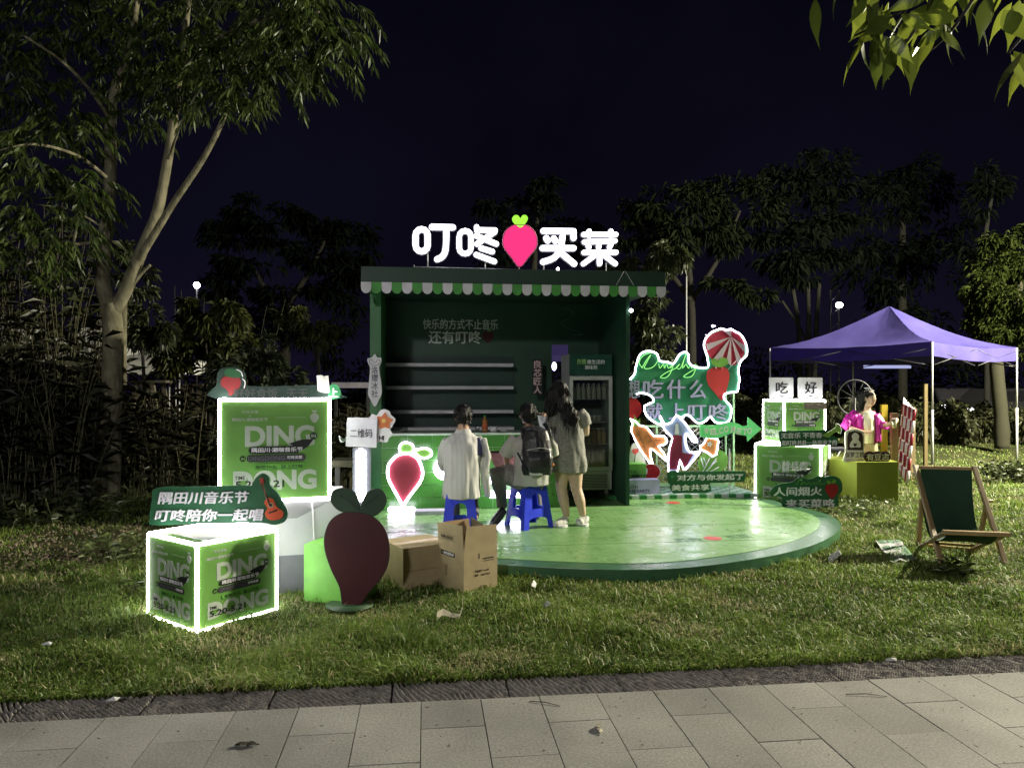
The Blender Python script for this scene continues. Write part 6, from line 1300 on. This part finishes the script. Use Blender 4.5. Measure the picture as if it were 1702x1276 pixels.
tree('shrub', 'leafy bush beside the base of the forked left tree', 'shrub', 240, 11.5, [([(235, 760), (240, 660), (235, 560)], .04, .02)], [(230, 470, 22, 45, .3, .8), (235, 540, 30, 35, .2, 1), (250, 560, 40, 22, 0, 1), (215, 420, 18, 20, .3, .5), (270, 545, 18, 16, 0, .6)], LF_M, 420, .13, .05, 22, droop=.5)
# hedge behind tent
tree('hedge', 'long dark leafy hedge behind the purple tent', 'hedge', 1600, 19.5, None, [(x, 706 + random.uniform(-6, 6), 30, 34, random.uniform(-.5, .8), 1.3) for x in range(1530, 1740, 20)] + [(x, 680, 34, 24, 1.2, .8) for x in range(1180, 1540, 28)], leafmat('hedge_leaf', (.02, .024, .010), (.075, .08, .035), .3), 560, .14, .07, 23)
# dark wood line closing the view far behind
g_ = np.random.default_rng(88); PP = []; VV = []
for x in np.arange(-30, 34, 1.1):
    hh = 2.4 + 1.6*math.sin(x*.5)*math.sin(x*.23+1) + g_.uniform(0, .8); p, v = ball_pts((x, 36 + g_.uniform(-1, 1), hh*.5), (1.1, 1.0, hh*.55), 260, g_, .2); PP.append(p); VV.append(v)
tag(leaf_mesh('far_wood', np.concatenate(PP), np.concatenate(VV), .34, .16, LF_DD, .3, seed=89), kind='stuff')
# bamboo / reeds at left
def reeds(label, px0, px1, d, top, n_, seed, mt, lean=.25, base=0.0, w_=.02, cat='reeds', width=1.0):
    t = thing('reed_clump', label, cat, (W((px0+px1)/2, 638, d).x, d, base)); g = np.random.default_rng(seed); P = []; D = []; L = []
    o_ = np.array(t.location); x0 = W(px0, 638, d).x - o_[0]; x1 = W(px1, 638, d).x - o_[0]; H = CH - (top-638)/F*d
    vs = []; fs = []; 
    mb = MB()
    for i in range(n_):
        x = g.uniform(x0, x1); y = g.uniform(-.7, .7)*width; h = H*g.uniform(.55, 1.0); lx = g.normal()*lean*h*.5; ly = g.normal()*lean*h*.4
        pts = [(x + lx*f_*f_, y + ly*f_*f_, h*f_) for f_ in (0, .35, .7, 1)]; mb.tube(pts, [.010, .008, .006, .003], 3, cap=False)
        for k in range(int(8*width)):
            f_ = g.uniform(.25, 1); P.append((x + lx*f_*f_, y + ly*f_*f_, h*f_)); a = g.uniform(0, 6.28); D.append((math.cos(a), math.sin(a), g.uniform(-.2, 1.1))); L.append(g.uniform(.18, .42))
    s__ = mb.build('stem', mat('reed_stem', (.10, .095, .05), .7), t); s__['kind'] = 'stuff'
    leaf_mesh('foliage', np.array(P), np.array(D), np.array(L), w_, mt, .35, seed=seed, parent=t); return t
REED = leafmat('reed_leaf', (.018, .023, .009), (.065, .075, .028), .3, .5, .05)
reeds('tall bamboo clump left of the forked tree', -40, 160, 11.5, 330, 170, 31, REED, .22, w_=.028, cat='bamboo', width=1.3)
reeds('dense dark grass reeds at the far left edge below the bamboo', -40, 165, 9.6, 560, 260, 32, leafmat('reed_dark', (.010, .012, .008), (.03, .032, .018), .2), .35, w_=.02)
reeds('wispy reeds just right of the forked trunk', 205, 330, 10.8, 640, 80, 33, leafmat('reed_mid', (.018, .02, .01), (.06, .06, .03), .2), .3)
reeds('thin tall stalks behind the yellowish shrub', 290, 420, 14, 480, 24, 34, REED, .2)
reeds('low reeds behind the radish board and the white column', 560, 612, 11.5, 670, 60, 35, MATS['reed_mid'], .3)
# low weeds
def weeds(label, px, py, r_, n_, seed, mt, L=.09, Wd=.03, h=.2, name='weed', cat='weed', group=None):
    p0 = G(px, py); t = thing(name, label, cat, p0, 0, group); g = np.random.default_rng(seed); P = []; D = []
    mb = MB()
    for i in range(n_):
        a = g.uniform(0, 6.28); q = r_*g.random()**.5; x, y = q*math.cos(a), q*math.sin(a); hh = h*g.uniform(.5, 1.1); lx, ly = g.normal()*.25*hh, g.normal()*.25*hh
        mb.tube([(x, y, 0), (x+lx*.4, y+ly*.4, hh*.5), (x+lx, y+ly, hh)], .003, 3, cap=False)
        for k in range(9):
            f_ = g.uniform(.25, 1); a = g.uniform(0, 6.28); P.append((x+lx*f_, y+ly*f_, hh*f_)); D.append((math.cos(a), math.sin(a), g.uniform(.0, .9)))
    s__ = mb.build('stem', mat('weed_stem', (.10, .13, .05), .7), t); s__['kind'] = 'stuff'
    leaf_mesh('foliage', np.array(P), np.array(D), g.uniform(.7, 1.2, len(P))*L, Wd, mt, .3, seed=seed, parent=t)
WL1 = leafmat('weed_leaf', (.06, .085, .025), (.17, .21, .07), .35, .4, .06)
weeds('leafy weed with upright stems left of the music festival sign', 188, 868, .16, 9, 41, WL1, .16, .03, .42); weeds('sprawling weeds beside the small left light box', 205, 925, .45, 30, 42, WL1, .11, .028, .22); weeds('dark weeds below the forked tree', 95, 872, .5, 26, 43, LF_M, .12, .05, .35)
weeds('broad leaved weed at the foot of the forked tree', 222, 820, .35, 16, 44, LF_M, .22, .10, .65); weeds('weeds between the forked tree and the festival sign', 290, 815, .5, 26, 45, LF_M, .14, .04, .5); weeds('low leafy weeds before the lower right light box', 1400, 852, .45, 46, 46, WL1, .06, .03, .13)
weeds('weeds along the right rim of the stage', 1440, 842, .35, 30, 47, WL1, .06, .028, .14); weeds('leafy bush behind the deck chair at the right', 1680, 800, .45, 60, 48, LF_M, .10, .055, .32); weeds('weeds between yellow plinth and deck chair', 1512, 802, .45, 46, 49, WL1, .07, .03, .20)
weeds('pale bent weed stalk left of the small light box', 222, 1002, .03, 3, 50, WL1, .14, .012, .16); weeds('bright weed tuft in front of the deck chair', 1582, 960, .07, 7, 51, WL1, .16, .012, .14); weeds('dark undergrowth at the far left', 40, 862, .8, 40, 52, LF_D, .14, .04, .4)
weeds('weeds beneath the big left light box plinth', 330, 850, .5, 26, 53, LF_M, .13, .035, .4); weeds('ivy like leaves near the lower left soil', 110, 852, .3, 22, 54, leafmat('pale_leaf', (.05, .06, .04), (.17, .18, .14), .2), .08, .05, .4)

# ------------------------------------------------------------ left background: tents, benches
def simple_tent(label, px0, px1, ytop, yval, ybot, d, peak):
    t = thing('white_tent', label, 'tent', (W((px0+px1)/2, 638, d).x, d, 0), 0, 'white tents behind the left trees'); o_ = t.location
    a, b = W(px0, yval, d) - o_, W(px1, yval, d) - o_; h = W(px0, ybot, d).z; pk_ = W(peak, ytop, d+1.4) - o_; dp = Vector((0, 2.8, 0))
    TM = mat('tent_white', (.80, .80, .78), .6, var=.06)
    MB().add([a, b, b+dp, a+dp, pk_], [(0, 1, 4), (1, 2, 4), (2, 3, 4), (3, 0, 4)]).build('canopy', TM, t)
    mb = MB(); z = Vector((0, 0, h - a.z)); mb.add([a, b, b+z, a+z, b+dp, b+dp+z, a+dp, a+dp+z], [(3, 2, 1, 0), (2, 5, 4, 1), (7, 3, 0, 6)]); mb.build('valance', TM, t)
    for p in (a, b, a+dp, b+dp): MB().tube([(p.x, p.y, 0), (p.x, p.y, p.z)], .02, 6).build('leg', METAL, t)
simple_tent('white tent with a pointed top behind the forked tree', 70, 200, 535, 600, 618, 17, 150); simple_tent('white tent edge glimpsed through the bamboo at far left', -60, 70, 520, 585, 605, 18, 10); simple_tent('low white tent with a straight valance right of the forked tree', 185, 298, 585, 600, 622, 16.5, 240)
fl_ = thing('white_banner', 'slim white banner tip leaning above the yellowish shrub', 'banner', W(312, 540, 15)); MB().add([W(292, 497, 15)-fl_.location, W(300, 500, 15)-fl_.location, W(332, 542, 15)-fl_.location, W(322, 545, 15)-fl_.location], [(0, 1, 2, 3)]).build('cloth', mat('banner_white', (.4, .4, .45), .6), fl_); MB().tube([W(290, 475, 15)-fl_.location, W(291, 560, 15)-fl_.location, W(291, 700, 15) - fl_.location], .012, 5).build('pole', DMETAL, fl_)
def trestle(label, px0, px1, y, d, leglen, slats=4):
    t = thing('wooden_table', label, 'table', (W((px0+px1)/2, 638, d).x, d, 0), 0, 'wooden trestle tables behind the left tree'); o_ = t.location; x0 = W(px0, y, d).x - o_.x; x1 = W(px1, y, d).x - o_.x; z = W(px0, y, d).z
    WT = mat('weathered_wood', (.13, .115, .075), .8, var=.3)
    for k in range(slats): MB().box(x0, x1, k*.14, k*.14+.13, z-.04, z).build('plank', WT, t)
    for xx, s__ in ((x0+.35, -1), (x1-.25, 1)):
        for yy in (.05, .45): MB().beam((xx, yy, z-.04), (xx + s__*.2, yy, max(0, z-leglen)), .07, .05, (0, 1, 0)).build('leg', WT, t)
        MB().beam((xx + s__*.05, .05, z-.35), (xx - s__*.2, .05, z-.05), .05, .04, (0, 1, 0)).build('brace', WT, t)
trestle('weathered wooden table standing right of the forked trunk', 190, 275, 632, 12.6, 1.5); trestle('small far wooden table left of the big light box', 303, 336, 638, 15, 1.5); trestle('wooden bench plank low behind the forked trunk', 195, 262, 700, 13.4, .8, 2)
rl = thing('far_counter', 'long pale counter board seen left of the kiosk post', 'counter', W(583, 640, 16)); MB().box(-.42, .40, 0, .4, -.06, .06).build('board', mat('far_counter', (.30, .28, .34), .6), rl); 
for x in (-.35, .35): MB().box(x-.03, x+.03, .1, .16, -1.62, -.06).build('leg', DMETAL, rl)
bt = thing('side_table', 'pale wooden side table behind the arrow column', 'table', W(570, 780, 8.9)); bt.location.z = 0
for k in range(3): MB().box(-.17, .17, k*.13, k*.13+.12, .60, .68).build('plank', mat('pale_plank', (.40, .38, .26), .6), bt)
for x in (-.09, .12): MB().box(x-.03, x+.03, .1, .14, 0, .60).build('leg', mat('white_leg', (.5, .5, .5)), bt)
pc = thing('purple_canopy', 'purple canopy and lamp seen through the kiosk doorway', 'canopy', W(925, 590, 15)); MB().add([(-.5, 0, 0), (.6, 0, -.02), (.6, 1.5, .3), (-.5, 1.5, .3), (-.5, 0, -.12), (.6, 0, -.14)], [(0, 1, 2, 3), (4, 5, 1, 0)]).build('cloth', mat('far_purple', (.02, .012, .10), .6), pc)
for x in (-.48, .58): MB().tube([(x, 0, 0), (x, 0, -2.15)], .02, 6).build('leg', METAL, pc)
MB().ball((-.03, .3, -.22), .05, .05, .09).build('lamp', emis('cool_spot', (.75, .72, 1.0), 3.5), pc)

# ------------------------------------------------------------ litter
def flat(name, label, cat, px, py, pts, mt, h=.03, lift=.05):
    p0 = G(px, py); t = thing(name, label, cat, (p0.x, p0.y, 0)); zz = gh(p0.x, p0.y) if p0.y > edge_y(p0.x, GR) else 0.0
    q = [tuple(a) for a in pts]; vs = []; n_ = len(q)
    for i, (x, y) in enumerate(q): vs.append((x, y, float(zz) + lift + h*noise.noise(Vector((x*20, y*20, i*.7)))))
    vs.append((sum(a[0] for a in q)/n_, sum(a[1] for a in q)/n_, float(zz) + lift + h))
    MB().add(vs + [(v[0], v[1], v[2]-.002) for v in vs], [(i, (i+1) % n_, n_) for i in range(n_)] + [((i+1) % n_ + n_+1, i+n_+1, 2*n_+1) for i in range(n_)]).build('sheet', mt, t); return t
PY = mat('paper_cream', (.58, .52, .38), .7); PWh = mat('scrap_white', (.60, .60, .60), .7)
cs = thing('cardboard_strip', 'curved torn cream cardboard strip upright in the grass before the boxes', 'litter', G(748, 1032)); o_ = cs.location
path = [W(726, 1028, 4.98), W(736, 1020, 5.02), W(750, 1024, 5.0), W(764, 1026, 4.98), W(769, 1010, 4.98), W(769, 993, 4.98)]; vs = []
for i, p in enumerate(path): wd_ = (.055, .045, .03, .03, .022, .012)[i]; vs += [p - o_ + Vector((0, -wd_*.5, 0)), p - o_ + Vector((.0, wd_*.5, wd_*.7))]
MB().add(vs, [(2*i, 2*i+2, 2*i+3, 2*i+1) for i in range(5)]).build('strip', PY, cs)
flat('paper_scrap', 'small torn white scrap on the grass below the stage front', 'litter', 908, 1024, [(-.03, -.01), (.0, -.02), (.035, -.005), (.02, .02), (-.01, .015)], PWh)
flat('paper_scrap', 'thin curled white strip on the grass near the stage rim', 'litter', 886, 985, [(-.015, -.06), (.015, -.05), (.03, .05), (.01, .08), (-.012, .02)], PWh)
flat('paper_scrap', 'white triangular scrap on the far left grass', 'litter', 78, 1092, [(-.03, -.01), (.03, -.015), (.025, .01), (-.01, .02)], PWh, .01, .045)
flat('paper_scrap', 'white scrap on the stone strip at the lower left', 'litter', 188, 1167, [(-.03, -.01), (.02, -.012), (.03, .015), (-.01, .015)], PWh, .01, .02)
flat('paper_scrap', 'tiny white scrap beside the right stone strip', 'litter', 1480, 1101, [(-.03, -.006), (.03, -.01), (.04, .01), (-.02, .012)], PWh, .01, .02)
flat('paper_scrap', 'tiny white scrap under the right side of the deck chair', 'litter', 1665, 942, [(-.03, -.01), (.03, -.01), (.03, .02), (-.02, .02)], PWh)
ts = thing('crumpled_tissue', 'crumpled white tissue ball on the grass right of the stage', 'litter', G(1388, 938)); b = MB()
for k in range(4): b.ball((.02*k-.03, .01*(k % 2), .05+.015*k), .03, .025, .03, 8, 6)
me_ = fuse(b, .008, 1, .01, 20); part('ball', me_, PWh, ts)
lv = thing('dead_leaf', 'dark curled dead leaf on the lower left pavement tiles', 'leaf', G(410, 1239)); vs = []
for i in range(9):
    f_ = i/8; w2 = .022*math.sin(f_*3.14)+.003; z = .006 + .012*abs(math.sin(f_*7)); vs += [(-.055+.11*f_, -w2, z), (-.055+.11*f_, 0, .002+.004*f_), (-.055+.11*f_, w2, z*.7)]
MB().add(vs, [(3*i+k, 3*i+3+k, 3*i+4+k, 3*i+1+k) for i in range(8) for k in (0, 1)]).build('blade', mat('dead_leaf', (.035, .03, .018), .7), lv)
lv = thing('dead_leaf', 'small pale curled leaf standing on the middle pavement tiles', 'leaf', G(995, 1212)); vs = []
for i in range(9): f_ = i/8; w2 = .010*math.sin(f_*3.14)+.002; vs += [(-w2+.01*math.sin(f_*9), -.04+.10*f_, .01+.01*math.sin(f_*6)), (w2+.01*math.sin(f_*9), -.04+.10*f_, .004)]
MB().add(vs, [(2*i, 2*i+2, 2*i+3, 2*i+1) for i in range(8)]).build('blade', mat('pale_leaf_dead', (.40, .36, .24), .7), lv)
for px, py, a, L_, lab in ((905, 1170, -.35, .16, 'thin dark curved twig on the pavement near the stone strip'), (1440, 1156, -.12, .2, 'thin dark straw lying on the right pavement tiles')):
    t = thing('twig', lab, 'twig', G(px, py)); MB().tube([(-L_/2*math.cos(a), -L_/2*math.sin(a), .004), (0, .01, .008), (L_/2*math.cos(a), L_/2*math.sin(a), .004)], .0022, 5).build('stem', mat('twig', (.04, .03, .02)), t)
# scattered debris crumbs on pavement (uncountable)
n_ = 420; g = np.random.default_rng(9); X = g.uniform(-3.2, 4.2, n_); Tn = g.random(n_)**1.5*1.6; Pp = np.array([tuple(EDGE0 + ed*(x+2.4) - en*t_) for x, t_ in zip(X, Tn)]); Pp[:, 2] = .003
dirs = np.stack([g.normal(size=n_), g.normal(size=n_), np.zeros(n_)], 1)
tag(leaf_mesh('leaf_crumbs', Pp, dirs, g.uniform(.006, .028, n_), g.uniform(.002, .006, n_), leafmat('crumb', (.04, .035, .02), (.28, .25, .16), .0, .6, .0), 0, seed=10), kind='stuff')
# soil patch with stones at left
def rocks():
    g = np.random.default_rng(77); mb = MB()
    for i in range(900):
        px = g.uniform(-40, 235); py = g.uniform(872, 965) - .0; p = G(px, py); s = g.uniform(.006, .028)*(1.2 if g.random() < .1 else .8)
        z = float(gh(p.x, p.y)) + .01; b = len(mb.v); 
        Mr = Matrix.Rotation(g.uniform(0, 6.28), 3, Vector(g.normal(size=3)).normalized())
        vs = [Vector((p.x, p.y, z)) + Mr @ Vector((s*g.uniform(.6, 1.2)*a, s*g.uniform(.6, 1.2)*c, s*.8*d_)) for a, c, d_ in ((1, 0, 0), (0, 1, 0), (-1, 0, 0), (0, -1, 0), (.1, .1, .9), (0, 0, -.6))]
        mb.add(vs, [(0, 1, 4), (1, 2, 4), (2, 3, 4), (3, 0, 4), (1, 0, 5), (2, 1, 5), (3, 2, 5), (0, 3, 5)])
    tag(mb.build('soil_stones', mat('soil_stone', (.10, .075, .05), .9, col2=(.26, .21, .15), scale=12)), kind='stuff')
    xs = np.linspace(-5.2, -3.05, 60); ys = np.linspace(5.9, 8.6, 60)
rocks()
# dead straw / leaf litter on the lawn
# ------------------------------------------------------------ grass
def grass():
    g = np.random.default_rng(21); pts = []
    def region(n_, y0, y1, p):
        Y = (y0**(1-p) + g.random(n_)*(y1**(1-p)-y0**(1-p)))**(1/(1-p)); X = (g.random(n_)*2-1)*(Y*.73+.35); return X, Y
    X, Y = region(430000, 3.7, 15, 1.75); X2, Y2 = region(42000, 15, 26, 1.05); X = np.concatenate([X, X2]); Y = np.concatenate([Y, Y2])
    tx, ty = region(2600, 3.8, 12, 1.6); rep = g.integers(8, 34, len(tx)); spread = .03 + .05*g.random(len(tx))
    tX = np.repeat(tx, rep) + g.normal(size=rep.sum())*np.repeat(spread, rep); tY = np.repeat(ty, rep) + g.normal(size=rep.sum())*np.repeat(spread, rep)
    TU = np.concatenate([np.zeros(len(X)), np.ones(len(tX))]); TR = np.concatenate([np.zeros(len(X)), np.repeat(g.random(len(tx)), rep)]); X = np.concatenate([X, tX]); Y = np.concatenate([Y, tY])
    e = Y - edge_y(X, GR); k = e > .0
    k &= ~inpoly(X, Y, shrink(STAGE, .05))
    for c_, a_, h_ in ((cc, ang, .325), (Vector((bcen.x, bcen.y, 0)), byaw, .40)):
        dx, dy = X-c_.x, Y-c_.y; u = dx*math.cos(a_)+dy*math.sin(a_); v = -dx*math.sin(a_)+dy*math.cos(a_); k &= ~((abs(u) < h_) & (abs(v) < h_))
    # thin over the soil patch and under the trees at left
    soil = np.exp(-(((X+4.1)/.85)**2 + ((Y-7.3)/.9)**2)*1.0); dark = np.clip((-X-2.6)/1.2, 0, 1)*np.clip((Y-7.6)/.8, 0, 1)
    nz = .5 + .5*np.sin(X*2.1+1.3*np.sin(Y*1.7))*np.sin(Y*2.7+.8*np.sin(X*2.3)); nz2 = .5+.5*np.sin(X*6.3+Y*2+2*np.sin(Y*3.1))*np.sin(Y*7.1-X*1.5)
    bare = np.clip((X-3.6)/1.5, 0, 1)*np.clip(1-abs(Y-6.4)/1.2, 0, 1)*.55
    prob = (.42 + .58*nz2)*(1 - .92*np.clip(soil*1.5, 0, 1))*(1-.6*dark)*(1-bare)
    k &= g.random(len(X)) < prob; X, Y, nz, nz2, e, TU, TR = X[k], Y[k], nz[k], nz2[k], e[k], TU[k], TR[k]; n_ = len(X)
    Z = gh(X, Y) - .004
    H = (.017 + .022*nz*nz2 + .011*g.random(n_)) * (1 + .35*(g.random(n_) > .93)) * (1+.045*Y); edge_b = np.exp(-(e/.16)**2); H *= 1 + .45*edge_b; H *= np.where(soil[k] > .25, .7, 1); H *= 1 + TU*(.35 + 1.1*TR)
    Wd = (.0016 + .0014*g.random(n_))*(1+.13*Y); a = g.random(n_)*6.283; ln = H*g.uniform(.3, 1.5, n_); a2 = a + 1.57 + g.normal(size=n_)*.5
    dx, dy = np.cos(a2)*ln, np.sin(a2)*ln - .35*edge_b*H; wx, wy = np.cos(a)*Wd, np.sin(a)*Wd
    V = np.empty((n_, 5, 3)); V[:, 0] = np.stack([X-wx, Y-wy, Z], 1); V[:, 1] = np.stack([X+wx, Y+wy, Z], 1)
    V[:, 2] = np.stack([X+wx*.75+dx*.35, Y+wy*.75+dy*.35, Z+H*.62], 1); V[:, 3] = np.stack([X-wx*.75+dx*.35, Y-wy*.75+dy*.35, Z+H*.62], 1); V[:, 4] = np.stack([X+dx, Y+dy, Z+H*.95-.25*ln], 1)
    me = bpy.data.meshes.new('lawn_grass'); me.vertices.add(n_*5); me.vertices.foreach_set('co', V.ravel())
    idx = (np.arange(n_)[:, None]*5 + np.array([0, 1, 2, 0, 2, 3, 3, 2, 4])).ravel(); me.loops.add(n_*9); me.loops.foreach_set('vertex_index', idx); me.polygons.add(n_*3); me.polygons.foreach_set('loop_start', np.arange(n_*3)*3)
    at = me.attributes.new('rnd', 'FLOAT', 'POINT'); rv = np.clip(.45*g.random(n_) + .30*nz + .10 + .25*(nz2-.5) - TU*.25*(TR > .5), 0, .8); dry = np.sin(X*3.3+2*np.sin(Y*2.2+.7))*np.sin(Y*4.1+X*.9); rv = np.where((dry > .62) & (g.random(n_) < .35), .95, rv); rv = np.where(g.random(n_) < .09, .97, rv); at.data.foreach_set('value', np.repeat(rv, 5))
    m_ = leafmat('grass_blade', (.050, .098, .014), (.25, .36, .065), .35, .5, .04); cr = [q for q in m_.node_tree.nodes if q.type == 'VALTORGB'][0].color_ramp; el = cr.elements; el[1].position = .85; e2_ = el.new(.93); e2_.color = (.42, .38, .20, 1)
    me.materials.append(m_); me.update(calc_edges=True); o = link('lawn_grass', me); tag(o, kind='stuff')
    print('grass blades', n_)
grass()
